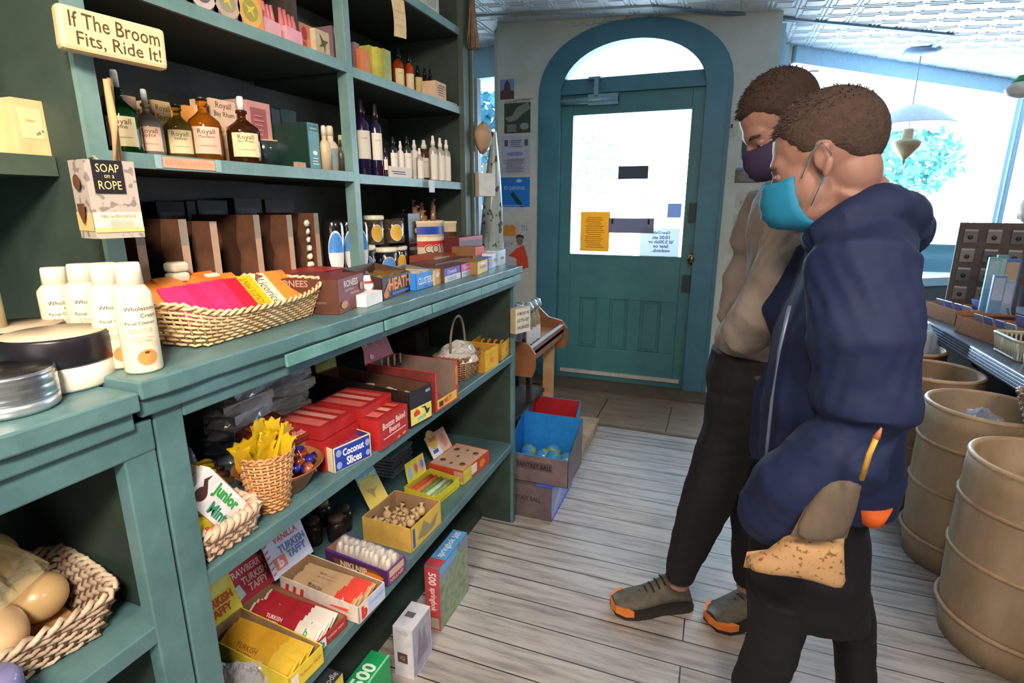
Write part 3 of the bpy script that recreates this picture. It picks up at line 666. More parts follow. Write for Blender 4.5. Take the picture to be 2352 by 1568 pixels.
# left alcove shelves
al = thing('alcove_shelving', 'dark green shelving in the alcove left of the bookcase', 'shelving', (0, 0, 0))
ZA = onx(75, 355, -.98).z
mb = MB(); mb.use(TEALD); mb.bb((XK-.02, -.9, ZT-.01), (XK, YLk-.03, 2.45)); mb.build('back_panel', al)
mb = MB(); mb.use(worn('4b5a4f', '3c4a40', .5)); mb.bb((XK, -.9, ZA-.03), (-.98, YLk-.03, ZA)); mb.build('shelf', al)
# dark riser shelf on top left
rz0 = U2+.135
rs = thing('riser_shelf', 'small dark wooden riser shelf on the top left bookcase shelf', 'shelf', (0, 0, 0))
DW = worn('40342c', '2a221e', .6, .6, 8, (1, 1, 1), .4, 30)
mb = MB(); mb.use(DW); mb.bb((XK+.005, .64, rz0), (XB_-.045, 1.13, rz0+.022)); mb.build('board', rs)
for y in (.65, 1.115):
    mb = MB(); mb.use(DW); mb.bb((XK+.005, y, U2+.001), (XB_-.05, y+.015, rz0)); mb.build('support', rs)
# ============================================================ placing helpers
def zat(u, v, P):
    r = ray(u, v); t = math.hypot(P.x, P.y)/math.hypot(r.x, r.y); return HC+r.z*t
def frame(A, B):
    d = (B-A); return math.atan2(d.y, d.x), math.hypot(d.x, d.y)
def L2W(loc, rz, p):
    return Vector((loc[0]+p[0]*cos(rz)-p[1]*sin(rz), loc[1]+p[0]*sin(rz)+p[1]*cos(rz), loc[2]+p[2]))
def pxbox(A, B, vtop, z, depth, x=None):
    """front-bottom-left pixel, front-bottom-right pixel, pixel row of the top above A"""
    a = onz(*A, z); b = onz(*B, z); rz, w = frame(a, b); h = zat(A[0], vtop, a)-z if vtop is not None else 0
    c = (a+b)/2; n = Vector((sin(rz), -cos(rz), 0)); c = c-n*depth/2; c.z = z
    return c, rz, w, h
def PB(name, label, cat, A, B, vtop, z, depth, m, items=(), group=None, h=None, dz=0):
    c, rz, w, hh = pxbox(A, B, vtop, z, depth); hh = h or hh; c.z += dz
    return carton(name, label, cat, c, rz, (w, depth, hh), m, items, group)
def YB(name, label, cat, y0, y1, x1, z, h, depth, m, items=(), group=None, tilt=0):
    """box squared to the shelf: front face at x1, from y0 to y1"""
    return carton(name, label, cat, (x1-depth/2, (y0+y1)/2, z), R90+tilt, (y1-y0, depth, h), m, items, group)
def TRAY(name, label, cat, loc, rz, size, mo, mi, items=(), hb=None, group=None, header=None, cut=None):
    w, d, h = size; hb = hb or h; t = .002
    root = thing(name, label, cat, loc, rz, group)
    mb = MB(); mb.use(mi); mb.bb((-w/2+t, -d/2+t, .0015), (w/2-t, d/2-t, .003)); 
    mb.use(mo); mb.bb((-w/2, -d/2, 0), (w/2, d/2, .0015))
    if cut:
        cz, cw = cut; mb.bb((-w/2, -d/2, 0), (w/2, -d/2+t, cz)); 
        for s in (-1, 1): mb.prism([(s*w/2, cz), (s*w/2*(1-cw*.45), cz), (s*w/2*(1-cw*.2), h), (s*w/2, h)], 'y', -d/2, -d/2+t)
    else: mb.bb((-w/2, -d/2, 0), (w/2, -d/2+t, h))
    mb.bb((-w/2, d/2-t, 0), (w/2, d/2, hb))
    for s in (-1, 1):
        x0, x1 = (s*w/2, s*(w/2-t)); x0, x1 = min(x0, x1), max(x0, x1)
        mb.add([(x0, -d/2, 0), (x1, -d/2, 0), (x1, d/2, 0), (x0, d/2, 0), (x0, -d/2, h), (x1, -d/2, h), (x1, d/2, hb), (x0, d/2, hb)], [(0, 3, 2, 1), (4, 5, 6, 7), (0, 1, 5, 4), (1, 2, 6, 5), (2, 3, 7, 6), (3, 0, 4, 7)])
    mb.use(mi)
    for s in (-1, 1): x = s*(w/2-t-.0003); q = [(x, -d/2+t, .003), (x, d/2-t, .003), (x, d/2-t, hb-.001), (x, -d/2+t, h-.001)]; mb.quad(*(q if s > 0 else q[::-1]))
    mb.quad((-w/2+t, d/2-t-.0003, .003), (w/2-t, d/2-t-.0003, .003), (w/2-t, d/2-t-.0003, hb-.001), (-w/2+t, d/2-t-.0003, hb-.001))
    prints(mb, w, d, h, items); mb.build('tray', root)
    if header:
        hw, hh, tilt, m, its, shape = header; mb = MB(); mb.use(m); 
        pts = [(hw*(a-.5), hh*b) for a, b in (shape or [(0, 0), (1, 0), (1, 1), (0, 1)])]
        mb.prism(pts, 'y', -.001, .001); prints(mb, hw, .002, hh, its)
        o = mb.build('header_card', root); o.location = (0, d/2-.001, hb-.004 if hb > .02 else hb); o.rotation_euler = (-tilt, 0, 0)
    return root, loc, rz
def wrap(mb, c, r, a0, items, h):
    """paper label wound on a bottle: items in (width along arc, height)"""
    pass
def lab_band(mb, r, z0, z1, a0, arc, m, sx=1, sy=1, e=.0006, n=12):
    mb.use(m, True); vs = []; fs = []
    for i in range(n+1):
        a = a0-arc/2+arc*i/n
        for z in (z0, z1): vs.append(((r+e)*cos(a)*sx, (r+e)*sin(a)*sy, z))
    for i in range(n): fs.append((2*i, 2*i+2, 2*i+3, 2*i+1))
    mb.add(vs, fs, True)
def lab_text(mb, r, zc_, hgt, wid, a0, st, m, e=.0010, off=0, bold=0):
    vs, fs, asp = text_geo(st, bold); mb.use(m); tw = wid; th = tw/asp
    if th > hgt: th = hgt; tw = th*asp
    out = []
    for a, b in vs:
        an = a0+((a-.5)*tw+off)/r; out.append(((r+e)*cos(an), (r+e)*sin(an), zc_+(b-.5)*th))
    mb.add(out, fs, False)
FA = radians(-38)
def BOT(name, label, loc, prof, m, cap=None, capm=None, labels=(), texts=(), cat='bottle', group=None, seg=20, sq=1):
    root = thing(name, label, cat, loc, 0, group)
    mb = MB(); mb.use(m, True); mb.lathe(prof, seg); mb.build('body', root)
    if cap: mb = MB(); mb.use(capm, True); mb.lathe(cap, 14); mb.build('cap', root)
    if labels:
        mb = MB()
        for (r, z0, z1, arc, lm) in labels: lab_band(mb, r, z0, z1, FA, arc, lm)
        for t in texts: lab_text(mb, *t[:4], FA, *t[4:])
        mb.build('paper_label', root)
    return root
def bprof(r, h, neck, zsh=.62, znk=.8):
    return [(0, 0), (r*.94, 0), (r, r*.08), (r, h*zsh), (r*.93, h*(zsh+.05)), (r*.6, h*(zsh+.12)), (neck, h*znk), (neck, h*.94), (neck*1.25, h*.95), (neck*1.25, h), (0, h)]
# ============================================================ UPPER SHELVES
def glassm(c, rough=.05): return mat(c, rough, trans=.55, var=0, ior=1.2)
RED = mat('a8262c', .45); ORG = mat('e87a3a', .5); PINK = mat('e0a0a4', .6); LAB = mat('dccba0', .7, var=.05); LABP = mat('e2b9a2', .7, var=.05)
TXT = mat('4b443a', .7, var=0)
# --- aftershave bottles, left bay
def onshelf(P, u, v, r):
    if P.x+r > XB_-.006: x = XB_-.006-r; P = Vector((x, onx(u, v-20, x).y, P.z))
    return P
def shave(lbl, u, v, vtop, wpx, gm, pump, lm, tx, vcap=None):
    P = onz(u, v, U1+.001); dist = (P-CAM).length; r = wpx/2/F*dist*.94; h = (zat(u, vtop, P)-U1); P = onshelf(P, u, v, r)
    body_h = h*.80 if pump else h*.93
    nk = r*.26
    prof = [(0, 0), (r*.95, 0), (r, .004), (r, body_h*.60), (r*.9, body_h*.68), (r*.5, body_h*.77), (nk, body_h*.84), (nk, body_h*.93), (nk*1.35, body_h*.94), (nk*1.35, body_h*.985), (nk, body_h), (0, body_h)]
    cap = [(0, body_h), (nk*.8, body_h), (nk*.8, h*.98), (nk*.6, h), (0, h)] if pump else [(0, body_h), (nk*1.3, body_h), (nk*1.3, h), (0, h)]
    return BOT('cologne_bottle', lbl, P, prof, gm, cap, mat('d9dcda', .3) if pump else mat('1c1a18', .4), [(r, body_h*.12, body_h*.56, 1.7, lm)], [(r, body_h*.47, .012, r*1.1, 'Royall', TXT), (r, body_h*.40, .008, r*.9, tx, TXT), (r, body_h*.25, .01, r*1.0, 'ALL PURPOSE LOTION', TXT)], group='royal bottles on the left middle shelf'.replace('royal ', 'cologne '))
shave('tall green glass bottle with a cream label and silver pump, first on the shelf', 291, 357, 165, 60, mat('1f7a2c', .05, trans=.85, var=0, ior=1.3), True, LAB, 'Lyme')
shave('clear glass bottle with a pinkish label and white pump, beside the green bottle', 352, 364, 208, 50, mat('c9c2b8', .04, trans=.75, var=0, ior=1.3), True, LABP, 'Spyce')
shave('pale yellow glass bottle with a dark stopper, between clear and amber bottles', 421, 369, 240, 52, mat('b8a640', .05, trans=.85, var=0, ior=1.3), False, LAB, 'Vetiver')
shave('bright amber glass bottle with a wide pink label and dark stopper', 480, 372, 224, 62, mat('e08a1c', .05, trans=.85, var=0, ior=1.3), False, LABP, 'Mandarin')
shave('dark brown glass bottle with a cream label and white pump, in front of cartons', 567, 377, 224, 64, mat('5a3516', .05, trans=.75, var=0, ior=1.3), True, LAB, 'Bay Rhum')
# cartons behind
def pcart(lbl, u0, u1, vb, vt, x1, z, m, items=(), depth=.05, cat='carton', name='cologne_carton', tilt=0, group=None):
    P = onx((u0+u1)/2, vb, x1); y0 = onx(u0, (vb+vt)/2, x1).y; y1 = onx(u1, (vb+vt)/2, x1).y; h = onx((u0+u1)/2, vt, x1).z-z
    return YB(name, lbl, cat, y0, y1, x1, z+.0005, h, depth, m, items, group, tilt)
XB1 = -1.0
CARTC = mat('d9bd8a', .7); CARTP = mat('dcb79c', .7)
pcart('cream cologne carton behind the green bottle', 286, 320, 340, 222, -1.02, U1, CARTP, [('F', 't', (.3, .7, .95, .85), RED, 'Royall')])
pcart('cream cologne carton reading Spyce behind the clear bottle', 360, 397, 350, 234, -1.01, U1, CARTC, [('F', 't', (.1, .8, .95, .93), TXT, 'Royall'), ('F', 't', (.1, .66, .95, .78), TXT, 'Spyce')])
pcart('short orange tinted carton between the yellow and amber bottles', 432, 466, 350, 246, -1.03, U1, mat('d99a4a', .7))
pcart('cream cologne carton reading Bay Rhum between amber and brown bottles', 490, 546, 362, 232, -.985, U1, CARTP, [('F', 't', (.1, .84, .9, .96), TXT, 'Royall'), ('F', 't', (.1, .72, .9, .82), TXT, 'Bay Rhum'), ('F', 'r', (.5, .4, .95, .6), mat('9c8f92', .7)), ('F', 'd', (.25, .5, .4, .58), mat('b8a07a', .7)), ('F', 'r', (.05, .02, .9, .25), mat('b99a78', .7))], .055)
pcart('narrow pinkish carton edge behind the brown bottle', 548, 560, 355, 230, -1.03, U1, mat('c79f96', .7))
pk_ = pcart('pink carton with a dark rose panel behind the brown bottle', 572, 624, 355, 236, -1.02, U1+.055, mat('d8a09c', .7), [('F', 'r', (.12, .12, .8, .85), mat('a9646c', .7))]+lines('F', mat('c98a90', .7), .2, .7, .2, .75, 5))
pcart('dark brown box under the pink carton', 572, 628, 370, 330, -1.015, U1, mat('2e2620', .6), name='gift_box', cat='box', depth=.07)
pcart('black carton edge beside the pink carton', 628, 648, 372, 252, -1.05, U1, mat('15171a', .5), name='gift_box', cat='box')
pcart('tall dark green box with a small silver leaf, back of the shelf', 650, 684, 372, 254, -1.08, U1, mat('24332e', .5), [('F', 'p', (.38, .6, .62, .8), mat('b8c2bc', .4), [(.5, 0), (.6, .3), (1, .3), (.75, .5), (.85, .8), (.6, .7), (.5, 1), (.4, .7), (.15, .8), (.25, .5), (0, .3), (.4, .3)])], name='gift_box', cat='box')
pcart('dark green box with a pale blue printed front, in front of the leaf box', 708, 735, 388, 283, -.92, U1, mat('16332c', .4), [('F', 'r', (.06, .02, .94, .98), mat('5f8f9a', .5)), ('F', 'r', (.1, .82, .9, .96), mat('32646e', .5)), ('F', 't', (.2, .85, .8, .9), mat('cfe4ea', .6), 'MARRAKESH'), ('F', 'd', (.3, .3, .7, .4), mat('cfe4ea', .6))]+lines('F', mat('cfe4ea', .6), .2, .8, .1, .28, 3), depth=.12, name='gift_box', cat='box')
pcart('small brown price block in front of the dark bowl', 683, 703, 392, 373, -.905, U1, mat('a88a6c', .7), name='price_block', cat='sign', depth=.01)
# bowl
P = onz(645, 388, U1+.001); bw = thing('shaving_bowl', 'glossy dark green bowl sitting before the green boxes', 'bowl', P+Vector((-.045, 0, 0)))
mb = MB(); mb.use(mat('26393c', .15, coat=1), True); k = .048; mb.lathe([(0, 0), (k*.6, 0), (k*.8, .006), (k*1.0, .03), (k*1.02, .06), (k*.98, .062), (k*.94, .058), (k*.9, .03), (k*.5, .01), (0, .01)], 26); mb.build('body', bw)
mb = MB(); mb.use(mat('c7a97c', .6), True); mb.lathe([(0, .058), (k*.85, .058), (k*.8, .066), (0, .067)], 20); mb.build('soap', bw)
# white flasks
def flask(lbl, u, v, vtop, wpx, bm, cm, lm=None, z=U1):
    P = onz(u, v, z+.001); r = wpx/2/F*(P-CAM).length; h = zat(u, vtop, P)-z; P = onshelf(P, u, v, r)
    prof = [(0, 0), (r, 0), (r, h*.55), (r*.7, h*.64), (r*.42, h*.68), (r*.42, h*.8), (0, h*.8)]
    return BOT('lotion_bottle', lbl, P, prof, bm, [(0, h*.78), (r*.5, h*.78), (r*.45, h*.97), (r*.3, h), (0, h)], cm, [(r, h*.1, h*.5, 1.6, lm)] if lm else (), group='lotion bottles beside the post')
WH = mat('cfc3ae', .4); flask('tall white lotion bottle with a grey panel beside the post', 764, 394, 290, 30, WH, WH, mat('8a9a9a', .5))
flask('tall cream lotion bottle half behind the white one by the post', 748, 384, 276, 24, mat('bda98a', .4), mat('c9c0b0', .4))
flask('slim dark dropper bottle at the right end of the left bay', 786, 394, 322, 12, mat('4b4238', .3), mat('2a2622', .4))
# shelf label strip
a = onx(375, 372, XB_+.002); b = onx(495, 384, XB_+.002)
mb = MB(); mb.use(mat('e0a184', .7)); w_ = b.y-a.y; mb.box((0, 0, .009), (w_, .001, .018)); prints(mb, w_, .001, .018, [('F', 't', (.05, .2, .95, .8), mat('c97a5c', .7), 'R O Y A L L   L O T I O N S')]); mb.use(mat('8fb0b8', .2)); mb.box((-w_/2-.008, -.0003, .009), (.012, .0016, .022)); mb.box((w_/2+.008, -.0003, .009), (.012, .0016, .022))
tag(mb.build('shelf_label', loc=(XB_+.001, (a.y+b.y)/2, U1-.0205), rotz=R90), 'orange price strip taped to the shelf edge under the bottles', 'label')
# twigs
mb = MB(); mb.use(mat('c09a70', .8), True)
p0 = onx(268, 375, XB_+.03); p1 = onx(243, 182, XB_+.03); mb.tube([p0, (p0+p1)/2+Vector((0, .003, 0)), p1], [.005, .006, .004], 7)
tag(mb.build('wooden_stick'), 'thin tan stick leaning on the bookcase upright, nearer of the pair', 'stick')
mb = MB(); mb.use(mat('b08a62', .8), True)
p0 = onx(277, 375, XB_+.018); p1 = onx(252, 180, XB_+.018); mb.tube([p0, (p0+p1)/2+Vector((0, -.003, 0)), p1], [.004, .005, .004], 7)
tag(mb.build('wooden_stick'), 'thin tan stick leaning beside the green bottle, farther of the pair', 'stick')
# --- alcove boxes
ca = onz(95, 340, ZA)
for k, (u0, u1, vt, x1, lb) in enumerate(((38, 132, 232, -.99, 'cream square gift box with a sprig print on the alcove shelf'), (-40, 36, 240, -1.03, 'plain cream box at the left edge of the alcove shelf'))):
    y0_ = onx(u0, 300, x1).y; y1_ = onx(u1, 300, x1).y; h = onx((u0+u1)/2, vt, x1).z-ZA
    its = [('F', 'r', (.1, .3, .65, .85), mat('decf9f', .6)), ('F', 'd', (.5, .38, .56, .44), mat('8a7a4a', .7)), ('F', 'd', (.58, .42, .63, .47), mat('8a7a4a', .7)), ('F', 'd', (.44, .37, .49, .41), mat('8a7a4a', .7)), ('F', 't', (.2, .6, .5, .64), mat('9a8a5a', .7), 'SOAP')] if k == 0 else ()
    YB('gift_box', lb, 'box', y0_, y1_, x1, ZA+.0005, h, .09, mat('cdbd8c', .6), its)
# --- hanging wooden sign
sg = thing('wooden_sign', 'cream wooden block sign lettered If The Broom Fits, Ride It!', 'sign', onx(254, 74, -.84), 0)
c = onx(258, 90, -.86); a = ray(140, 75); 
yaw = radians(74); dd = (c-CAM).length; W_, H_, D_ = .135, .058, .024
sg.location = c-Vector((0, 0, H_/2)); sg.rotation_euler = (0, radians(2.0), yaw)
mb = MB(); mb.use(worn('d9c49a', 'cbb58a', .5, .5, 8)); mb.box((0, 0, H_/2), (W_, D_, H_)); o = mb.build('board', sg, bevel=.006)
mb = MB(); mb.use(mat('4a3a20', .6, var=0))
mb.text((-W_/2, -D_/2-.0004, 0), (1, 0, 0), (0, 0, 1), (W_*.09, H_*.53, W_*.93, H_*.88), 'If The Broom', .006); mb.text((-W_/2, -D_/2-.0004, 0), (1, 0, 0), (0, 0, 1), (W_*.14, H_*.10, W_*.93, H_*.46), 'Fits, Ride It!', .006)
mb.build('lettering', sg)
mb = MB(); mb.use(mat('5a4a3a', .5)); mb.tube([(0, D_/2, H_*.7), (0, D_/2+.04, H_*.75), (-.03, D_/2+.07, H_*.8)], .003, 6); mb.build('hook', sg)
# --- soap on a rope carton hanging from the upright
c = onx(262, 545, -.835); W_, D2, H_ = .062, .05, (onx(262, 372, -.835).z-c.z)
SP = speck('a39a94', '7a6f6a', 90, .58, .6)
so = thing('soap_box', 'speckled mauve soap on a rope carton hung on the bookcase upright', 'box', (c.x, c.y, c.z), radians(78))
mb = MB(); mb.use(SP); mb.box((0, 0, H_/2), (W_, D2, H_))
prints(mb, W_, D2, H_, [('F', 'r', (0, .1, 1, .34), mat('ddd0b8', .7)), ('L', 'r', (0, .1, 1, .34), mat('c9aa72', .7)), ('F', 'r', (0, .08, 1, .14), mat('d8b070', .7)), ('F', 'r', (.12, .58, .74, 1.0), mat('17151d', .5)), ('F', 't', (.2, .83, .66, .97), mat('e6c489', .6), 'SOAP'), ('F', 't', (.34, .775, .54, .815), mat('e6c489', .6), 'on a'), ('F', 't', (.2, .61, .66, .76), mat('e6c489', .6), 'ROPE'), ('F', 't', (.15, .27, .85, .31), mat('6a5c48', .7), 'PRE de PROVENCE'), ('L', 'd', (.3, .62, .75, .82), mat('5d3a26', .6)), ('L', 'p', (.3, .18, .8, .45), mat('5d3a26', .6), [(.5, 0), (.9, .5), (1, 1), (0, 1), (.1, .5)])]+lines('F', mat('9a8c78', .7), .2, .8, .16, .25, 4))
mb.build('carton', so)
mb = MB(); mb.use(mat('8a8a80', .6), True); mb.tube([(0, .0, H_-.003), (.0, .02, H_+.008), (0, .035, H_+.004)], .002, 6); mb.build('hanger', so)
# --- right bay, middle shelf
DKV = mat('1d1436', .12, coat=.5, var=0); DKB = mat('20171a', .15, coat=.5); LW = mat('d8d2c8', .7, var=.04); BLK = mat('131318', .3)
def spray(lbl, u, v, vt, wpx, bm, lm=LW, capm=BLK, z=U1, lab=(.28, .66), slim=.35, cat='bottle', grp='spray bottles on the right bay shelves', white=False):
    P = onz(u, v, z+.001); r = wpx/2/F*(P-CAM).length; h = zat(u, vt, P)-z; P = onshelf(P, u, v, r)
    prof = [(0, 0), (r*.95, 0), (r, .003), (r, h*.66), (r*.85, h*.71), (r*.4, h*.76), (r*.4, h*.80), (0, h*.8)]
    cap = [(0, h*.78), (r*.5, h*.78), (r*.5, h*.86), (r*.34, h*.9), (r*.3, h*.985), (r*.2, h), (0, h)]
    return BOT('spray_bottle', lbl, P, prof, bm, cap, capm, [(r, h*lab[0]*.8, h*lab[1]*.9, 1.9, lm)], [(r, h*lab[1]*.75, .006, r*.9, 'Lavender', TXT)] if wpx > 20 else (), cat, grp, 16)
zz = U1-.004
pcart('narrow cream box right behind the bookcase post', 815, 822, 410, 310, -.95, zz, mat('c9c49a', .7), name='gift_box', cat='box')
spray('tall purple glass spray bottle nearest the post', 838, 404, 230, 32, DKV, z=zz)
spray('tall purple glass spray bottle, second from the post', 868, 405, 239, 26, DKV, z=zz)
spray('short slim white labelled bottle behind the purple ones', 885, 384, 298, 12, DKB, z=zz)
spray('dark spray bottle with a white label behind the small carton', 904, 392, 277, 22, mat('1a2230', .2), z=zz)
spray('white pump bottle right of the dark spray bottle', 921, 396, 296, 17, mat('d5cdc6', .4), capm=LW, z=zz)
spray('dark green bottle with a black pump above the small carton', 936, 404, 299, 21, mat('24382e', .2), z=zz)
spray('slim white bottle with a long white nozzle, fifth from the shelf end', 954, 412, 322, 17, mat('d5cdc6', .4), capm=LW, z=zz)
spray('brown bottle with a white cap and white label near the shelf end', 976, 416, 322, 25, mat('4a2c1e', .2), capm=LW, z=zz, lab=(.1, .62))
for k, (u, vt, lb) in enumerate(((964, 310, 'clear bottle with a rounded white cap behind the brown bottle'), (996, 308, 'clear bottle with a white cap, third from the shelf end'), (1012, 312, 'clear bottle with a white cap, second from the shelf end'), (1026, 316, 'clear bottle with a white cap at the shelf end'))):
    spray(lb, u, 398 if k == 0 else 412+k, vt, 19, mat('a39d98', .15), capm=mat('e0d8d0', .4), z=zz, lab=(.02, .66))
pcart('small white carton with an orange end in front of the white bottles', 893, 945, 413, 384, -.905, zz, LW, [('L', 'r', (0, 0, 1, 1), mat('c9613a', .6))]+lines('F', TXT, .1, .9, .3, .7, 2), depth=.03, name='small_carton', cat='box')
mb = MB(); mb.use(mat('b9c4c9', .5)); mb.box((0, 0, 0), (.032, .004, .038)); c = onx(992, 428, XB_+.012); tag(mb.build('price_tag', loc=c, rotz=R90, bevel=.001), 'small pale price tag clipped to the right bay shelf edge', 'label')
# --- right bay, upper shelf
z2 = U2-.006
pcart('narrow mauve carton beside the post on the upper shelf', 815, 827, 175, 100, -.93, z2, mat('8a6068', .6), name='soap_carton', cat='box')
pcart('orange carton next to the mauve one on the upper shelf', 831, 850, 183, 116, -.915, z2, mat('c9743c', .6), name='soap_carton', cat='box')
YG = mat('b6b24a', .3)
pcart('yellow green packet standing first beside the orange carton', 851, 866, 195, 108, -.95, z2, YG, name='bath_packet', cat='packet')
pcart('yellow green packet standing in the middle of three', 867, 882, 200, 112, -.935, z2, mat('c2bf5c', .3), name='bath_packet', cat='packet')
pcart('olive packet with a clear rounded cover, last of the three', 883, 899, 207, 116, -.92, z2, mat('8f9440', .25), name='bath_packet', cat='packet')
AMB = mat('9c3d14', .15, var=0)
for lb, u, v, vt, w_, m_, lm_, lab_ in (('amber spray bottle with a cream label on the upper shelf, nearest packets', 918, 220, 112, 22, AMB, LAB, (.08, .62)), ('amber spray bottle with a cream label, second on the upper shelf', 942, 229, 122, 20, mat('a33a16', .15, var=0), LAB, (.15, .6)),
        ('short dark bottle with a broad yellow label, third on the upper shelf', 962, 236, 152, 19, DKB, mat('cdb878', .7), (.05, .75)), ('short dark bottle half hidden behind the yellow labelled one', 978, 240, 158, 16, DKB, mat('cdb878', .7), (.05, .7)), ('dark dropper bottle before the cream carton on the upper shelf', 990, 246, 160, 13, DKB, mat('7a4a5a', .6), (.3, .5))):
    spray(lb, u, v, vt, w_, m_, lm_, z=z2, lab=lab_)
pcart('cream carton with small print near the end of the upper shelf', 1001, 1025, 254, 190, -.915, z2, mat('d2b094', .7), lines('F', TXT, .15, .85, .3, .9, 5, .25), name='small_carton', cat='box')
pcart('tiny grey tin before the cream carton', 1004, 1020, 256, 234, -.902, z2, mat('8d7d6c', .4), name='small_carton', cat='box', depth=.012)
pcart('little white boxed soap at the very end of the upper shelf', 1029, 1050, 270, 236, -.91, z2, mat('c9b8a0', .6), lines('F', TXT, .15, .85, .3, .7, 2), name='small_carton', cat='box')
# --- right bay, top shelf
z3 = U3+.01
pcart('tall pale tin with a framed front on the top shelf', 972, 1008, 62, -40, -.91, z3, mat('a9b0a2', .4), [('F', 'r', (.12, .1, .88, .9), mat('c3c9bc', .5)), ('F', 'r', (.18, .15, .82, .85), mat('9aa396', .5))], name='storage_tin', cat='tin')
pcart('dark green box beside the pale tin on the top shelf', 945, 962, 55, -40, -.94, z3, mat('2c3a34', .5), name='storage_tin', cat='tin')
mb = MB(); mb.use(mat('c47a4a', .6), True); mb.ball((0, 0, .018), .02, 12, 8, 1, 1.6, .9); c = onz(1022, 84, z3); tag(mb.build('orange_soap', loc=(c.x-.02, c.y, z3)), 'small orange and white soap bar on the top shelf end', 'soap')
nt_ = onx(915, 44, XB_+.006); w_ = .052; hN = .098
mb = MB(); mb.use(mat('d3bd94', .8)); n_ = 8; vs_ = []; fs_ = []
for i in range(n_+1):
    t = i/n_; z_ = hN/2-hN*t; yb_ = .008*sin(t*2.4)
    vs_ += [(-w_/2, -yb_, z_), (w_/2, -yb_*.6, z_+.004)]
for i in range(n_): fs_.append((2*i, 2*i+1, 2*i+3, 2*i+2))
vs2 = [(x, y+.0008, z) for x, y, z in vs_]; k = len(vs_)
mb.add(vs_+vs2, fs_+[tuple(k+q for q in f[::-1]) for f in fs_], True)
mb.use(mat('a8926a', .8, var=0))
for i, st in enumerate(('Please do', 'not open', 'the soap')): mb.text((-w_/2, -.0095, -hN/2), (1, 0, 0), (0, 0, 1), (.006, .06-i*.018, w_-.01, .072-i*.018), '~ ~ ~ ~')
tag(mb.build('paper_note', loc=nt_, rotz=R90-.2), 'curled tan paper note hanging from the top shelf', 'note')
# --- left bay, upper shelf: round label soaps
def roundsoap(lbl, u, v, col, ring, mid):
    P = onx(u, v, -.915); s_ = .066
    its = [('F', 'd', (.03, .03, .97, .97), mat(ring, .6)), ('F', 'd', (.2, .2, .8, .8), mat(mid, .6)), ('F', 'p', (.3, .3, .7, .7), mat('d8c040', .6), [(.0, .8), (.3, .5), (.1, .2), (.5, .4), (.9, 0), (.7, .5), (1, .9), (.5, .7)])]
    return YB('boxed_soap', lbl, 'soap', P.y-s_/2, P.y+s_/2, -.915, U2+.0005, s_, .03, mat(col, .5), its, 'boxed round label soaps on the upper left shelf')
for lb, u, c1, c2, c3 in (('purple boxed soap with a round lavender label, second of the round label soaps', 412, '6a4a6c', 'a99ab0', '7a5a8a'), ('boxed soap with a white round label over brown, third of the row', 470, '4a3a40', 'c3b4ac', '6a5a66'), ('pink and grey boxed soap with a round tan label, fourth of the row', 525, '8a5560', 'b8a090', '9a9478'), ('orange boxed soap with a yellow round label, last of the row', 576, 'd9883c', 'd0a458', '9a9440'), ('boxed soap with a pale round label at the top edge, first of the row', 345, '7a6a70', 'a9a0a4', '8a8088')):
    roundsoap(lb, u, 40, c1, c2, c3)
def bag_of(lbl, u, vb, wd, hd, cm, bm, n, seed, z=U2):
    P = onx(u, vb, -.925); root = thing('gift_pouch', lbl, 'bag', (P.x-.02, P.y, z+.0005), 0, 'pink soap pouches'); rnd = random.Random(seed)
    mb = MB(); mb.use(bm); mb.prism([(-wd/2, 0), (wd/2, 0), (wd/2*.95, hd*.45), (-wd/2*.95, hd*.5)], 'x', -.015, .02); mb.build('pocket', root)
    for i in range(n):
        mb = MB(); mb.use(cm, True); y = -wd/2+wd*(i+.5)/n; mb.tube([(0, y, .004), (.002, y, hd*.6), (0, y+.002, hd*(.9+.1*rnd.random()))], [wd/n*.5, wd/n*.55, wd/n*.3], 8); mb.build('soap_stick', root)
bag_of('pink pouch of rolled soaps, left of the pair on the upper shelf', 628, 100, .055, .075, mat('c9787a', .6), mat('d9a2a8', .6), 5, 1)
bag_of('pink pouch of rolled soaps, right of the pair on the upper shelf', 680, 118, .05, .075, mat('c06a70', .6), mat('d99cab', .6), 4, 2)
pcart('card with peach and red flowers behind the pink pouches', 690, 722, 118, 58, -.96, U2, mat('b9806a', .7), [('F', 'd', (.1, .5, .5, .9), mat('a83a3c', .6)), ('F', 'd', (.4, .2, .95, .6), mat('d98a5c', .6)), ('F', 'd', (0, .1, .4, .45), mat('c9444a', .6))], name='soap_carton', cat='box')
pcart('cream botanical carton with dark leaves on the upper left shelf', 726, 757, 138, 72, -.945, U2, mat('c3b79c', .7), [('F', 'p', (.2, .2, .9, .9), mat('5a5a48', .7), [(.1, 1), (.3, .5), (0, .3), (.5, .4), (.6, 0), (.7, .5), (1, .7), (.5, .7)])], name='soap_carton', cat='box')
pcart('mauve framed carton next to the post on the upper left shelf', 766, 790, 168, 66, -.935, U2, mat('6c5560', .6), [('F', 'r', (.1, .1, .75, .7), mat('3a2c30', .5)), ('F', 'r', (.1, .78, .75, .95), mat('9a8f94', .5))], name='soap_carton', cat='box')
for k, (u, v) in enumerate(((715, 140), (738, 152), (757, 158))):
    mb = MB(); mb.use(mat('b9ae98', .6), True); mb.ball((0, 0, .012), .016, 12, 8, 1, 1.2, .75); c = onz(u, v, U2+.001); tag(mb.build('round_soap', loc=(c.x-.01, c.y, U2+.001)), ['round tan soap lying before the flower card', 'round grey soap lying before the botanical carton', 'round pale soap lying nearest the post on the upper shelf'][k], 'soap')
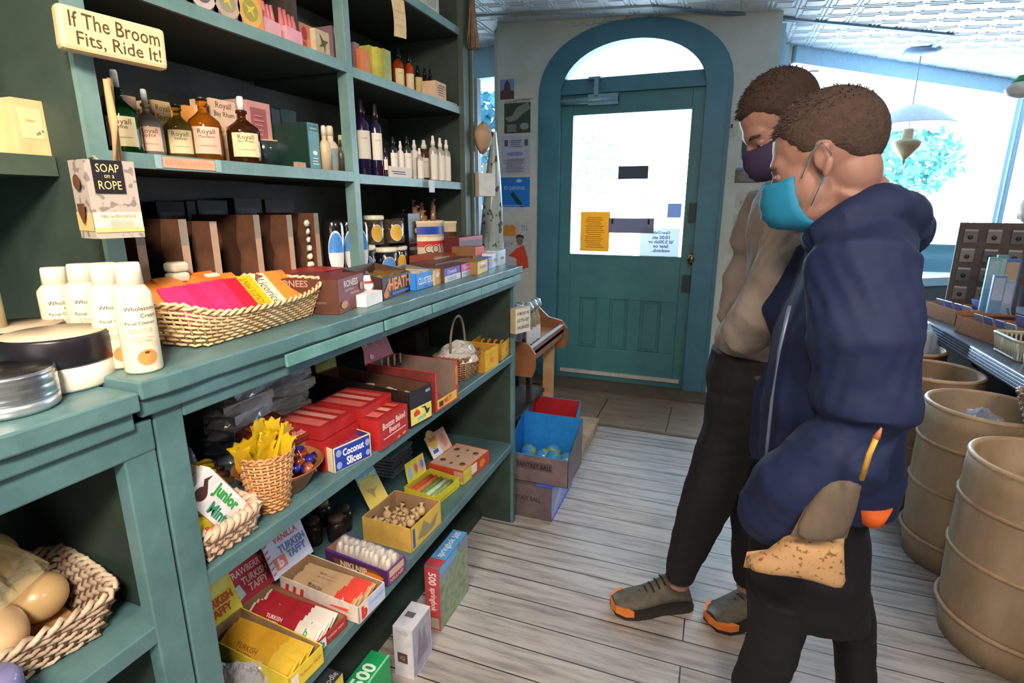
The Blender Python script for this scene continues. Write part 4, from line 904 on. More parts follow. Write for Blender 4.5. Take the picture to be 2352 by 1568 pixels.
for k, (u, v) in enumerate(((690, 8), (715, 14), (735, 30))):
    c = onx(u, v, -.98); BOT('jar', ['small cream jar on the riser shelf, left of three', 'small cream jar on the riser shelf, middle of three', 'small cream jar on the riser shelf, right of three'][k], (c.x, c.y, rz0+.0225), [(0, 0), (.018, 0), (.018, .04), (.012, .048), (0, .048)], mat('c9b48e', .5), [(0, .047), (.014, .047), (.014, .065), (0, .066)], mat('3a322a', .5), cat='jar')
# ============================================================ ON THE COUNTER
ZC = ZT+.0008
PALE = mat('ddd2b6', .35)
def cyl_loc(u, v, z, w, k=1): P = onz(u, v, z); return P, w/2/F*(P-CAM).length*k
# facial cleanser bottles
def cleanser(lbl, u, v, vt, w_, full):
    P, r = cyl_loc(u, v, ZC, w_, .96); h = zat(u, vt, P)-ZC; P = P+Vector((-r*.35, r*.6, 0)); a = math.atan2(-P.y, -P.x)+.12
    root = thing('cleanser_bottle', lbl, 'bottle', P, 0, 'tall cream cleanser bottles')
    mb = MB(); mb.use(PALE, True); mb.lathe([(0, 0), (r*.95, 0), (r, .003), (r, h*.70), (r*.96, h*.735), (r*.72, h*.79), (r*.66, h*.8), (0, h*.8)], 26); mb.build('body', root)
    mb = MB(); mb.use(mat('e3d6bf', .4), True); mb.lathe([(r*.6, h*.785), (r*.67, h*.79), (r*.63, h*.98), (r*.58, h), (0, h)], 22); mb.build('cap', root)
    mb = MB()
    def T(zf, hh, ww, st, off=0, m=TXT): lab_text(mb, r, h*zf, hh, ww, a, st, m, off=off)
    T(.60, .013, r*1.7, 'Wholesome', .004); T(.535, .012, r*.9, 'Cream', .012); T(.47, .012, r*1.6, 'Facial Cleanser', .002)
    T(.40, .007, r*1.2, 'GENTLE', 0, mat('b9a98a', .7, var=0)); T(.335, .004, r*1.2, 'soothes and softens', 0, mat('9a8f78', .7, var=0)); T(.305, .004, r*1.2, 'all skin types', 0, mat('9a8f78', .7, var=0))
    mb.build('lettering', root)
    mb = MB(); mb.use(mat('ef8146', .5, var=.08)); n = 20; q = 5; vs = []; fs = []
    for j in range(q+1):
        for i in range(n):
            an = 2*pi*i/n; rr = (1+.1*sin(2*an+1))*j/q; vs.append(((r+.0008)*cos(a+(.0105*rr*cos(an)+.003)/r), (r+.0008)*sin(a+(.0105*rr*cos(an)+.003)/r), h*.15+.0115*rr*sin(an)))
    for j in range(q):
        for i in range(n): l = (i+1) % n; fs.append((j*n+i, j*n+l, (j+1)*n+l, (j+1)*n+i))
    mb.add(vs, fs, True)
    mb.use(mat('4a2a22', .5)); vs = [((r+.0016)*cos(a+(.003*cos(2*pi*i/8)+.003)/r), (r+.0016)*sin(a+(.003*cos(2*pi*i/8)+.003)/r), h*.15+.007+.0015*sin(2*pi*i/8)) for i in range(8)]; mb.add(vs, [tuple(range(8))])
    mb.build('peach_print', root)
cleanser('cream cleanser bottle with an orange peach print, frontmost of the four', 320, 856, 603, 66, 1)
cleanser('cream cleanser bottle second from the counter edge, overlapped by the front one', 263, 846, 604, 66, 1)
cleanser('cream cleanser bottle third from the counter edge, behind the big jar lid', 204, 812, 606, 62, 0)
cleanser('cream cleanser bottle farthest left of the four', 143, 808, 614, 60, 0)
def potjar(name, lbl, u, v, vl0, vt, w_, bm, lm, top=None, rings=0, rr=1.0, cat='jar'):
    P, r = cyl_loc(u, v, ZC-.012, w_, .97); r *= rr; zl = zat(u, vl0, P)-ZC+.012; h = zat(u, vt, P)-ZC+.012; P = P+Vector((-r*.85, r*.45, 0))
    root = thing(name, lbl, cat, P)
    mb = MB(); mb.use(bm, True); mb.lathe([(0, 0), (r*.93, 0), (r*.985, .004), (r*.99, zl*.9), (r*.93, zl), (0, zl)], 34); mb.build('body', root)
    mb = MB(); mb.use(lm, True); pr = [(0, zl*.98), (r*.98, zl*.98), (r, zl+.001)]
    for k in range(rings): z = zl+(h-zl)*(k+.5)/rings; pr += [(r, z-.0022), (r*.992, z-.0008), (r*.992, z+.0008), (r, z+.0022)]
    pr += [(r, h-.003), (r*.975, h), (0, h)]; mb.lathe(pr, 34)
    if top: mb.use(top, False); mb.lathe([(0, h+.0003), (r*.95, h+.0003), (r*.95, h+.0006), (0, h+.0006)], 34)
    mb.build('lid', root); return root
potjar('cream_jar', 'large white cosmetic jar with a broad black lid at the counter edge', 155, 905, 845, 778, 172, mat('ece3d4', .35), mat('1c1a22', .3), mat('b8ad98', .4))
potjar('cream_jar', 'second cream jar with a dark lid behind the large white jar', 45, 868, 812, 762, 160, mat('cdbd88', .4), mat('2a2622', .3), mat('a69a88', .4))
potjar('metal_tin', 'flat silver screw lid tin at the left edge of the counter', 25, 965, 935, 868, 150, mat('c5ccd2', .3, .8), mat('b4bcc4', .25, .9), mat('4a4a4c', .3, .8), 3, cat='tin')
pm = onz(30, 800, ZC); P = onx(28, 770, -.95); BOT('pump_bottle', 'pale bottle cut by the left edge of the picture behind the jars', (P.x, P.y-.03, ZC-.011), [(0, 0), (.025, 0), (.025, .11), (.012, .13), (0, .13)], mat('a69a78', .5))
# ---- wicker tray with wax candy packets
A = onz(466, 800, ZC); B = onz(722, 722, ZC); rz, w_ = frame(A, B); d_ = .185; n_ = Vector((-sin(rz), cos(rz), 0))
c = (A+B)/2+n_*d_/2; c.z = ZC
WK1 = worn('dcc096', 'b4946a', .6, .6, 30); WK2 = mat('c4a67a', .6)
bt = thing('wicker_tray', 'shallow wicker tray of bright wrapped packets on the counter', 'basket', c, rz)
mb = MB(); ring = rect_ring(w_, d_, 26, 14)
def hh(i): x, y = ring[i]; e = abs(x)/(w_/2); return .048+.022*e**4
wicker(mb, ring, hh, .026, 9, WK1, WK2, .0026, .0022); mb.build('weave', bt)
def packet(lbl, x, y, z, w, l, t, lean, col, its=(), yaw=0, zig=True, grp=None, base=c, brz=rz, name='candy_packet', m=None):
    mb = MB(); mb.use(m or mat(col, .35, var=.15, scale=120, bump=.3, bscale=120)); n = 9
    pts = [(-w/2+w*i/n, 0) for i in range(n+1)]+[(w/2-w*i/(2*n), l-(.004 if i % 2 else 0)) for i in range(2*n+1)] if zig else [(-w/2, 0), (w/2, 0), (w/2, l), (-w/2, l)]
    mb.prism(pts, 'y', -t/2, t/2); prints(mb, w, t, l, its)
    p = L2W(base, brz, (x, y, z)); o = mb.build(name); o.location = p
    o.rotation_euler = (Matrix.Rotation(brz+yaw, 3, 'Z') @ Matrix.Rotation(-lean, 3, 'X')).to_euler()
    return tag(o, lbl, 'candy packet', grp)
PKC = 'd02a62'; DIA = lambda m: [('F', 'r', (.08, .05, .92, .1), m)]
spec = [(-.145, 'd3306a', 'bright pink candy packet, leftmost in the wicker tray', ()), (-.112, 'cc2a60', 'bright pink candy packet, second from the left in the wicker tray', ()), (-.079, 'd3306a', 'bright pink candy packet, third from the left in the wicker tray', ()), (-.046, 'c82c5e', 'bright pink candy packet next to the red one in the wicker tray', ()),
    (-.008, 'c41f38', 'deep red candy packet between pink and yellow in the wicker tray', [('F', 'r', (.8, .0, 1, .12), mat('eee2d8', .5))]), (.034, 'e0b020', 'yellow lettered candy packet in the wicker tray', [('F', 'r', (.1, .1, .9, .9), mat('d4a818', .5)), ('F', 't', (.2, .12, .8, .9), mat('8a5a14', .5, var=0), "GOLD'S MINT", 0, 1), ('F', 'r', (.6, 0, 1, .12), mat('eee2d8', .5))]),
    (.076, 'ead9b8', 'cream packet with script lettering in the wicker tray', [('F', 't', (.35, .1, .8, .8), mat('6a3a34', .5, var=0), 'Licorice', 0, -1), ('F', 'p', (.3, .78, .9, .98), mat('7a4a44', .5), [(0, 0), (1, .5), (.5, 1)]), ('F', 'd', (.5, .03, .85, .12), mat('5a8ad0', .5))]),
    (.118, 'ea8438', 'orange candy packet right of the cream one in the wicker tray', ()), (.142, 'e87c30', 'orange candy packet at the right end of the wicker tray', ())]
sc_ = w_/.33
for k, (x, col, lb, its) in enumerate(spec):
    packet(lb, x*sc_, -d_/2+.018, .028, .04, .105, .007, radians(58), col, its, yaw=-.35, grp='wax candy packets in the wicker tray')
for k in range(7):
    packet(['orange candy packet, first of the back row', 'orange candy packet, second of the back row', 'orange candy packet, third of the back row', 'orange candy packet, middle of the back row', 'orange candy packet, third last of the back row', 'orange candy packet, second last of the back row', 'orange candy packet, last of the back row'][k]+' in the wicker tray', (-.10+.035*k)*sc_, .035+.004*(k % 2), .042+.004*(k % 3), .045, .08, .012, radians(64), 'e07828' if k % 2 else 'e88838', (), yaw=-.25+.1*(k % 3), grp='back row of orange packets')
# ---- tall brown slotted boxes standing like books
BRN = worn('6f4a36', '4d3326', .6, .55, 20); SPI = worn('b89a82', 'a48871', .5, .6, 12)
spines = [(330, 495, 750, 'first brown candy box standing on edge behind the wicker tray'), (431, 503, 740, 'brown candy box on edge, second from the left'), (500, 508, 730, 'brown candy box on edge with a plain tan spine, third from the left'), (599, 493, 700, 'brown candy box on edge in the middle of the row'), (673, 493, 690, 'brown candy box on edge, second from the right'), (734, 489, 600, 'brown candy box with sugary lumps showing, right end of the row')]
for k, (u, vt, vb, lb) in enumerate(spines):
    x1 = -.975; y_ = onx(u, 600, x1).y; wd = .017; h = onx(u, vt, x1).z-ZC; dp = .185
    o = YB('slotted_candy_box', lb, 'box', y_-wd/2, y_+wd/2, x1, ZC, h, dp, BRN, [('F', 'r', (0, 0, 1, 1), SPI), ('F', 'r', (0, .74 if k != 2 else .98, 1, 1), mat('8d8476', .6)), ('L', 'p', (.42, 0, .75, 1), worn('4a2f22', '38241b', .5, .5, 20), [(0, 0), (1, 0), (.9, .4), (1, .55), (.85, .7), (1, 1), (0, 1), (.15, .7), (0, .5), (.1, .3)])], 'row of brown slotted candy boxes')
for k, (u0, u1, vt, col, lb) in enumerate(((360, 424, 463, '20242e', 'black carton with a dull label behind the brown boxes, leftmost'), (430, 450, 462, '2c2f31', 'narrow charcoal carton behind the brown boxes'), (455, 523, 460, '343c40', 'slate carton behind the brown boxes, in the middle'), (540, 602, 455, '54454a', 'mauve brown carton with faint lettering at the back'), (610, 676, 458, '4d3732', 'dark maroon carton at the back, rightmost'))):
    x1 = -1.175; y0_ = onx(u0, 480, x1).y; y1_ = onx(u1, 480, x1).y; h = onx(u0, vt, x1).z-ZC
    YB('back_carton', lb, 'box', y0_, y1_, x1, ZC, h, .035, mat(col, .6), [('F', 'r', (.08, .82, .92, .9), mat('5c6068' if k != 4 else '6f4b40', .6)), ('F', 't', (.2, .83, .8, .89), mat('9a9498', .6, var=0), 'SOAP BAR')] if k != 1 else ())
def lumps(lbl, u, v0, v1, n, s_, x=-.955, m=None, grp=None):
    y_ = onx(u, v0, x).y; za = onx(u, v1, x).z; zb_ = onx(u, v0, x).z
    for k in range(n):
        mb = MB(); mb.use(m or mat('d8d2c4', .3, coat=.5), True); hh_ = (zb_-za)/n; mb.ball((0, 0, 0), s_, 12, 8, 1, 1.1, hh_/2/s_*.98, .05, k)
        o = mb.build('white_candy', loc=(x, y_, za+hh_*(k+.5))); tag(o, lbl, 'candy', grp)
# stacks of white nougat pieces
def nug(u, va, vb, lbl, n, x=-.955):
    y_ = onx(u, 640, x).y; z1 = onx(u, va, x).z
    hs = (z1-ZC)/n
    for k in range(n):
        mb = MB(); mb.use(mat('ded8c2', .25, coat=.5), True); mb.box((0, 0, hs/2), (.03, .034, hs*.96)); o = mb.build('white_candy', loc=(x, y_, ZC+k*hs), bevel=.006)
        tag(o, lbl, 'candy', 'white nougat pieces stacked before the brown boxes')
nug(408, 600, 690, 'white nougat block in the neat stack left of the second brown box', 6)
nug(480, 626, 690, 'white nougat block in the low stack behind the orange packets', 5)
x_ = -.972; y_ = onx(713, 560, x_).y
for k in range(6):
    z_ = onx(713, 512+k*19, x_).z; mb = MB(); mb.use(mat('cfd6c8', .1, coat=1)); mb.ball((0, 0, 0), .0085, 6, 4, .6, 1, 1, .25, k)
    tag(mb.build('rock_candy', loc=(x_+.0, y_-.006-.0, z_), rot=(.3*k, .2, .5*k)), 'shiny lump of clear rock candy in the slots of the rightmost brown box', 'candy', 'rock candy lumps')
# ---- candy cartons along the counter
MR = mat('6e2a2c', .5); DKR = mat('4a2420', .5)
PB('candy_carton', 'maroon honey candy carton lettered RONEES with a tall dark side, beside the wicker tray', 'box', (781, 722), (838, 697), 643, ZC, .15, MR, [('F', 't', (.05, .72, .92, .92), mat('dcc8c8', .5, var=0), 'RONEES', .02), ('F', 't', (.05, .57, .75, .68), mat('d0b0a8', .5, var=0), 'Liquid Honey'), ('F', 't', (.25, .44, .95, .55), mat('d0b0a8', .5, var=0), 'Filled Drops'), ('F', 'd', (.05, .12, .3, .35), mat('b98a50', .5)), ('F', 'd', (.8, .5, .93, .75), mat('b98a50', .5)), ('F', 't', (.6, .12, .95, .3), mat('c9a090', .5, var=0), 'NET\nOriginal'),
   ('L', 'r', (0, 0, 1, 1), worn('5a3224', '4a2a1e', .5, .5, 20)), ('L', 't', (.05, .78, .65, .98), mat('a88078', .5, var=0), 'RONEES', .02), ('L', 't', (.5, .3, .9, .36), mat('9a8070', .5, var=0), 'INGREDIENTS')])
cR = pxbox((690, 660), (828, 628), 604, ZC, .12)
YB('candy_carton', 'flat open red carton lying behind the maroon box', 'box', onx(650, 640, -.86).y, onx(815, 640, -.86).y+.01, -.86, ZC+.001, .062, .14, mat('8e2a20', .45), [('F', 'r', (.3, .1, 1, .95), mat('d8342a', .4)), ('F', 'r', (0, .1, .28, .8), mat('c98a88', .5)), ('F', 'r', (.02, .2, .1, .6), mat('d0d4d0', .5)), ('T', 'r', (.2, .1, .95, .9), mat('a03024', .5))])
PB('white_block', 'plain white cardboard block beside the maroon carton', 'box', (842, 706), (879, 692), 678, ZC, .035, mat('dfe2e4', .6))
P = onz(856, 690, ZC); BOT('honey_bottle', 'small squat bottle with a white base and red print on the white block', (P.x-.012, P.y, zat(842, 680, onz(842, 706, ZC))), [(0, 0), (.014, 0), (.015, .012), (.009, .024), (.007, .034), (0, .036)], mat('e8e8f0', .3), [(0, .034), (.005, .034), (.003, .044), (0, .045)], mat('4a4a60', .4), [(.0125, .014, .022, 1.5, mat('c9424c', .5))])
def disp(lbl, A, B, vt, depth, mo, mi, its, n, bm, hb=1.35, name='candy_display_box', bits=(), z=ZC, barl='wrapped bar in the', bl=.9, hdr=None, cut=None):
    c, rz, w, h = pxbox(A, B, vt, z, depth); root, loc, rz = TRAY(name, lbl, 'display box', c, rz, (w, depth, h), mo, mi, its, hb=h*hb, cut=cut, header=hdr); return root, loc, rz, w, h
def bars(loc, rz, w, d, n, bw, bl, bt, m, lbl, grp, z0=.004, lean=.0, its=(), jit=.05, seed=0, along='x', x0=None, x1=None, y=0, pm=None, upright=False, name='candy_bar', m2=None):
    rnd = random.Random(seed); mb = MB(); mb.use(m, False)
    pts = [(-bw/2, 0), (bw/2, 0), (bw/2, bt*.8), (bw*.3, bt), (-bw*.3, bt), (-bw/2, bt*.8)]
    mb.prism(pts, 'y', -bl/2+.006, bl/2-.006); mb.bb((-bw/2, -bl/2, bt*.35), (bw/2, -bl/2+.006, bt*.5)); mb.bb((-bw/2, bl/2-.006, bt*.35), (bw/2, bl/2, bt*.5))
    for (rect, kind, mm, *ex) in its:
        mb.use(mm); xa, ya, xb, yb = rect
        if kind == 'r': mb.quad((-bw*.5+bw*xa, -bl/2+bl*ya, bt+.0004), (-bw*.5+bw*xb, -bl/2+bl*ya, bt+.0004), (-bw*.5+bw*xb, -bl/2+bl*yb, bt+.0004), (-bw*.5+bw*xa, -bl/2+bl*yb, bt+.0004))
        else: mb.text((-bw/2, -bl/2, bt+.0008), (1, 0, 0), (0, 1, 0), (bw*xa, bl*ya, bw*xb, bl*yb), ex[0], .01, ex[1] if len(ex) > 1 else 0)
    proto = None
    xa = x0 if x0 is not None else -w/2+bw/2+.004; xb = x1 if x1 is not None else w/2-bw/2-.004
    for k in range(n):
        x = xa+(xb-xa)*(k/(n-1) if n > 1 else 0); p = L2W(loc, rz, (x, y+rnd.uniform(-.004, .004), z0+rnd.uniform(0, .002)))
        R = Matrix.Rotation(rz+rnd.uniform(-jit, jit), 3, 'Z') @ Matrix.Rotation(lean, 3, 'Y') @ Matrix.Rotation(rnd.uniform(-.04, .04), 3, 'X')
        if proto is None: proto = mb.build(name); o = proto; tag(o, lbl if isinstance(lbl, str) else lbl[0], 'candy bar', grp)
        else: o = proto.copy(); COL.objects.link(o); o['label'] = lbl if isinstance(lbl, str) else lbl[k]
        o.location = p; o.rotation_euler = R.to_euler()
ORT = mat('f08a2a', .5, var=0)
root, loc, rz_, w_, h_ = disp('dark brown display box lettered HEATH with orange nuts', (880, 690), (943, 667), 640, .1, mat('33211e', .5), mat('4a3226', .6), [('F', 't', (.22, .32, .98, .9), ORT, 'HEATH', .03), ('F', 'd', (.02, .05, .2, .4), mat('c9783a', .5)), ('F', 'p', (.05, .35, .28, .75), mat('c9783a', .5), [(0, 0), (1, .3), (.6, 1)]), ('F', 'r', (.3, .12, .9, .22), mat('4a6ad0', .5))], 0, None, 1.4)
bars(loc, rz_, w_, .1, 3, .03, .085, .012, mat('8a6a3c', .25, .4), 'brown and gold wrapped bar in the HEATH box', 'bars in the HEATH box', z0=h_*.8)
for k, (u0, v0, u1, v1) in enumerate(((838, 668, 872, 655),)):
    P = onz(u0, v0, ZC); mb = MB(); mb.use(mat('241a1c', .15, coat=1)); mb.box((0, 0, .012), (.09, .07, .055)); tag(mb.build('candy_bag', loc=(-.86, onx(885, 655, -.86).y-.04, ZC), rotz=R90, bevel=.008), 'shiny dark candy bag lying left of the HEATH box', 'bag')
root, loc, rz_, w_, h_ = disp('bright blue candy display box with a scalloped front, right of HEATH', (957, 668), (998, 655), 630, .09, mat('2a7fd8', .45), mat('7a6a4a', .6), [('F', 't', (.1, .3, .92, .72), mat('cfe2f6', .5, var=0), 'CLUSTERS', .02), ('F', 'r', (.4, .1, .6, .2), mat('1a4a9a', .5))], 0, None, 1.3)
bars(loc, rz_, w_, .09, 3, .018, .075, .012, mat('c9c6c0', .2, .4), 'silver wrapped bar in the bright blue display box', 'bars in the blue box', z0=h_*.75)
PB('candy_carton', 'small tan and yellow carton right of the blue display box', 'box', (999, 656), (1013, 650), 622, ZC, .09, mat('caa050', .5), [('F', 'd', (.2, .5, .8, .85), mat('e0d8c8', .5))])
YB('candy_carton', 'wide brown carton lying behind the purple and pink ones', 'box', onx(1010, 600, -.80).y-.03, onx(1090, 600, -.80).y, -.80, ZC, .045, .09, mat('5a3430', .5), [('T', 'r', (.1, .2, .9, .8), mat('6b443c', .5))])
def chow(lbl, A, B, vt, top, nm): PB('mint_carton', lbl, 'box', A, B, vt, ZC, .075, mat('59342e', .5), [('F', 'r', (0, .45, 1, 1), top), ('F', 'r', (0, 0, 1, .45), mat('cdd2dd', .5)), ('F', 't', (.08, .58, .8, .88), mat('d8d2e8', .5, var=0), nm, .02)]+lines('F', mat('8a8aa0', .6), .1, .9, .12, .4, 2))
chow('carton with a violet top band lettered Chowards', (1021, 650), (1058, 638), 618, mat('4a34a8', .45), 'Chowards')
chow('carton with a hot pink top band lettered Chowards', (1060, 638), (1087, 628), 608, mat('e04a9c', .45), 'Chowards')
PB('candy_carton', 'yellow carton with a red lined label near the counter end', 'box', (1097, 631), (1120, 621), 602, ZC, .08, mat('8a6a3a', .5), [('F', 'r', (0, 0, 1, 1), mat('d2c648', .5)), ('F', 'r', (.2, .35, .85, .6), mat('c9444a', .5)), ('F', 'r', (.25, .65, .8, .85), mat('e8e0c0', .5))])
PB('candy_carton', 'thin blue and red striped packet right of the yellow carton', 'box', (1122, 620), (1130, 616), 592, ZC, .05, mat('3a62b8', .4), [('F', 'r', (0, .5, 1, .8), mat('d04a50', .5))])
PB('candy_carton', 'white packet close to the counter end', 'box', (1131, 615), (1144, 609), 583, ZC, .05, mat('d2cdd8', .35), [('F', 'r', (.2, .4, .8, .6), mat('9a90b0', .5))])
PB('candy_carton', 'pale grey blue carton with a dark oval at the counter end', 'box', (1146, 610), (1161, 604), 576, ZC, .05, mat('a8bcc4', .4), [('F', 'd', (.25, .35, .75, .55), mat('2a3a40', .5))])
YB('candy_carton', 'red lidded tan carton behind the yellow one', 'box', onx(1098, 600, -.78).y, onx(1115, 600, -.78).y+.01, -.79, ZC+.001, .075, .09, mat('8d6a3c', .5), [('F', 'r', (0, .6, 1, 1), mat('cc2f33', .5)), ('L', 'r', (0, .6, 1, 1), mat('7d5a3a', .5))])
YB('candy_carton', 'flat deep red carton farthest back near the counter end', 'box', onx(1055, 575, -.86).y, onx(1108, 575, -.86).y, -.86, ZC+.001, .105, .06, mat('5a1c1e', .5), [('F', 'r', (0, .88, 1, 1), mat('a8282c', .5))])
YB('candy_carton', 'open flat carton with a cream label in front of the candy tub', 'box', onx(1000, 585, -.86).y-.01, onx(1050, 585, -.86).y-.01, -.862, ZC+.001, .055, .09, mat('8a4430', .5), [('F', 'r', (.05, .3, .7, .9), mat('a8a070', .5)), ('F', 'r', (.8, .3, 1, .9), mat('c9343a', .5))])
# ---- dark tins and jars
def cyl(name, lbl, u, v, vt, w_, m, parts=(), cat='jar', x=None, z=ZC, seg=24, group=None):
    P = onz(u, v, z) if x is None else Vector((x, onx(u, (v+vt)/2, x).y, z)); D = (P-CAM).length; r = w_/2/F*D*.92; h = (zat(u, vt, P) if x is None else onx(u, vt, x).z)-z
    root = thing(name, lbl, cat, P, 0, group); mb = MB(); mb.use(m, True); mb.lathe([(0, 0), (r*.96, 0), (r, .004), (r, h*.9), (r*.9, h*.96), (r*.85, h), (0, h)], seg); mb.build('body', root)
    return root, r, h
GLB = mat('1a1718', .1, coat=1)
def oval_label(root, r, h, cols, a=FA, z0=.2, z1=.85, arc=1.5):
    mb = MB(); n = 24; q = 5
    for k, (cm, sc, up) in enumerate(cols):
        mb.use(cm); vs = []; fs = []
        for j in range(q+1):
            for i in range(n):
                t = 2*pi*i/n; s_ = sin(t)*j/q; c_ = cos(t)*j/q
                if up and s_ < 0: s_ = 0
                vs.append(((r+.0006*(k+1))*cos(a+arc/2*sc*c_), (r+.0006*(k+1))*sin(a+arc/2*sc*c_), h*(z0+z1)/2+h*(z1-z0)/2*sc*s_))
        for j in range(q):
            for i in range(n): l = (i+1) % n; fs.append((j*n+i, j*n+l, (j+1)*n+l, (j+1)*n+i))
        mb.add(vs, fs, True)
    mb.build('oval_label', root)
for k, (u, v, vt, w_, lb) in enumerate(((766, 612, 505, 50, 'black jar with a blue and white oval label left of the bookcase post'), (800, 606, 505, 42, 'black jar with a blue oval label hidden by the bookcase post'), (826, 600, 505, 40, 'black jar with a blue oval label right of the bookcase post'))):
    root, r, h = cyl('dark_candy_jar', lb, u, v, vt, w_, GLB, x=-.985); oval_label(root, r, h, [(mat('d4dade', .5), 1, 0), (mat('3f86d8', .5), .9, 1)])
def glassjar(lbl, u, vb, vt, w_, x, z, lid=True, lab='d8a83c', dark='4a3f30'):
    root, r, h = cyl('glass_candy_jar', lbl, u, vb, vt, w_, mat(dark, .12, coat=1, var=.5, scale=60), x=x, z=z)
    if lid:
        mb = MB(); mb.use(mat('e6e0cf', .3), True); mb.lathe([(0, h*.97), (r*1.02, h*.97), (r*1.05, h*1.02), (r*1.05, h*1.1), (r*.98, h*1.15), (0, h*1.16)], 24); mb.build('lid', root)
    oval_label(root, r, h, [(mat('cfc8c0', .5), 1, 0), (mat(lab, .5), .9, 0)], z0=.1, z1=.8, arc=1.2)
    return h
hl = glassjar('wide low black jar with a white lid at the bottom left of the stacked jars', 838, 600, 572, 50, -1.02, ZC, True, '5a8ad0', '16151c')
glassjar('wide low black jar with a white lid in front of the stacked jars', 885, 600, 576, 56, -.99, ZC, True, '5a8ad0', '16151c')
glassjar('narrow jar with a white lid and yellow label beside the black canisters', 918, 600, 572, 36, -1.0, ZC, True, 'e0a030', '2a2018')
zj = onx(860, 562, -1.0).z
glassjar('glass jar of dark candy with a white lid, on top of the low jars', 860, 562, 503, 46, -1.02, zj, True)
glassjar('lidless glass jar of dark candy with a yellow label, stacked beside the lidded one', 903, 562, 503, 52, -.995, zj, False)
for k, (v0, v1) in enumerate(((610, 556), (555, 490))):
    x = -.985; z0 = onx(950, v0, x).z; z1 = onx(950, v1, x).z; z0 = ZC if k == 0 else onx(950, 556, x).z+.001
    mb = MB(); mb.use(mat('17161a', .3)); mb.box((0, 0, (z1-z0)/2), (.075, .075, z1-z0)); prints(mb, .075, .075, z1-z0, [('F', 't', (.05, .72, .95, .84), mat('c9c4bc', .5, var=0), 'MORE COAL'), ('F', 'd', (.5, .3, .85, .5), mat('d0a04a', .5)), ('F', 'r', (0, .98, 1, 1), mat('8a8478', .4)), ('L', 't', (.1, .72, .9, .84), mat('8a8680', .5, var=0), 'MORE')])
    tag(mb.build('tea_tin', loc=(x-.035, onx(951, 550, x).y, z0), rotz=R90), ['black square tin with a small gold bird, lower of the stacked pair', 'black square tin with a small gold bird, upper of the stacked pair'][k], 'tin')
    if k == 0: ztin = z1
# ---- candy tubs
def tub(lbl, u0, u1, vb, vt, x, bands, dark=None, sticks=9, seed=0, sm='b08468'):
    y0_, y1_ = onx(u0, 560, x).y, onx(u1, 560, x).y; r = (y1_-y0_)/2*.92; h = onx(u0, vt, x).z-ZC; rnd = random.Random(seed)
    P = Vector((x-r, (y0_+y1_)/2, ZC)); root = thing('candy_tub', lbl, 'tub', P)
    mb = MB(); mb.use(mat('e0cfae', .4), True); mb.lathe([(0, 0), (r*.95, 0), (r, .005), (r, h*.93), (r*1.03, h*.95), (r*1.03, h), (r*.94, h), (r*.92, h*.9), (0, h*.88)], 26); mb.build('body', root)
    mb = MB()
    for z0, z1, m in bands: lab_band(mb, r, h*z0, h*z1, FA, 2.6, m)
    if dark: lab_band(mb, r, h*.05, h*.75, FA, 1.2, dark, e=.0015)
    else: lab_text(mb, r, h*.30, h*.42, r*1.3, FA+.35, 'COW\nTALES', mat('f4ece0', .5), e=.002, bold=.05); lab_text(mb, r, h*.30, h*.40, r*1.25, FA+.35, 'COW\nTALES', mat('5a2a20', .5), e=.0028)
    mb.build('paper_label', root)
    for k in range(sticks):
        a = rnd.uniform(0, 2*pi); q = r*.75*sqrt(rnd.random()); hh_ = h*(1.2+.35*rnd.random()); p = P+Vector((q*cos(a), q*sin(a), 0))
        mb = MB(); mb.use(mat(sm, .25, .2, var=.3), False); mb.tube([(0, 0, h*.85), (0, 0, hh_*.9)], [.009, .009], 7); mb.tube([(0, 0, hh_*.88), (.0, .003, hh_*.96), (0, 0, hh_)], [.009, .004, .011], 6, flat=.5)
        tag(mb.build('wrapped_candy_stick', loc=p+Vector((0, 0, .001)), rot=(rnd.uniform(-.08, .08), rnd.uniform(-.08, .08), rnd.uniform(0, 3))), 'brown wrapped caramel stick standing in the '+('striped white tub' if not dark else 'tub with the dark panel'), 'candy', 'caramel sticks in the '+('striped' if not dark else 'dark')+' tub')
tub('white candy tub with red and blue stripes lettered COW TALES', 984, 1041, 585, 508, -.93, [(.72, .88, mat('2a4ab0', .4)), (.46, .58, mat('c23a3a', .4)), (.14, .3, mat('c23a3a', .4)), (.58, .66, mat('e8dcc8', .5))], None, 9, 1)
tub('white candy tub with a dark picture panel next to the striped one', 1043, 1088, 575, 508, -.93, [], mat('4a2a20', .4), 7, 2, 'b07a5c')
# ============================================================ BASE CABINET, UPPER SHELF
ZS1 = Z1+.0008; ZS2 = Z2+.0008
CARD = mat('8a6c50', .75); CARDI = mat('9a7a5a', .75)
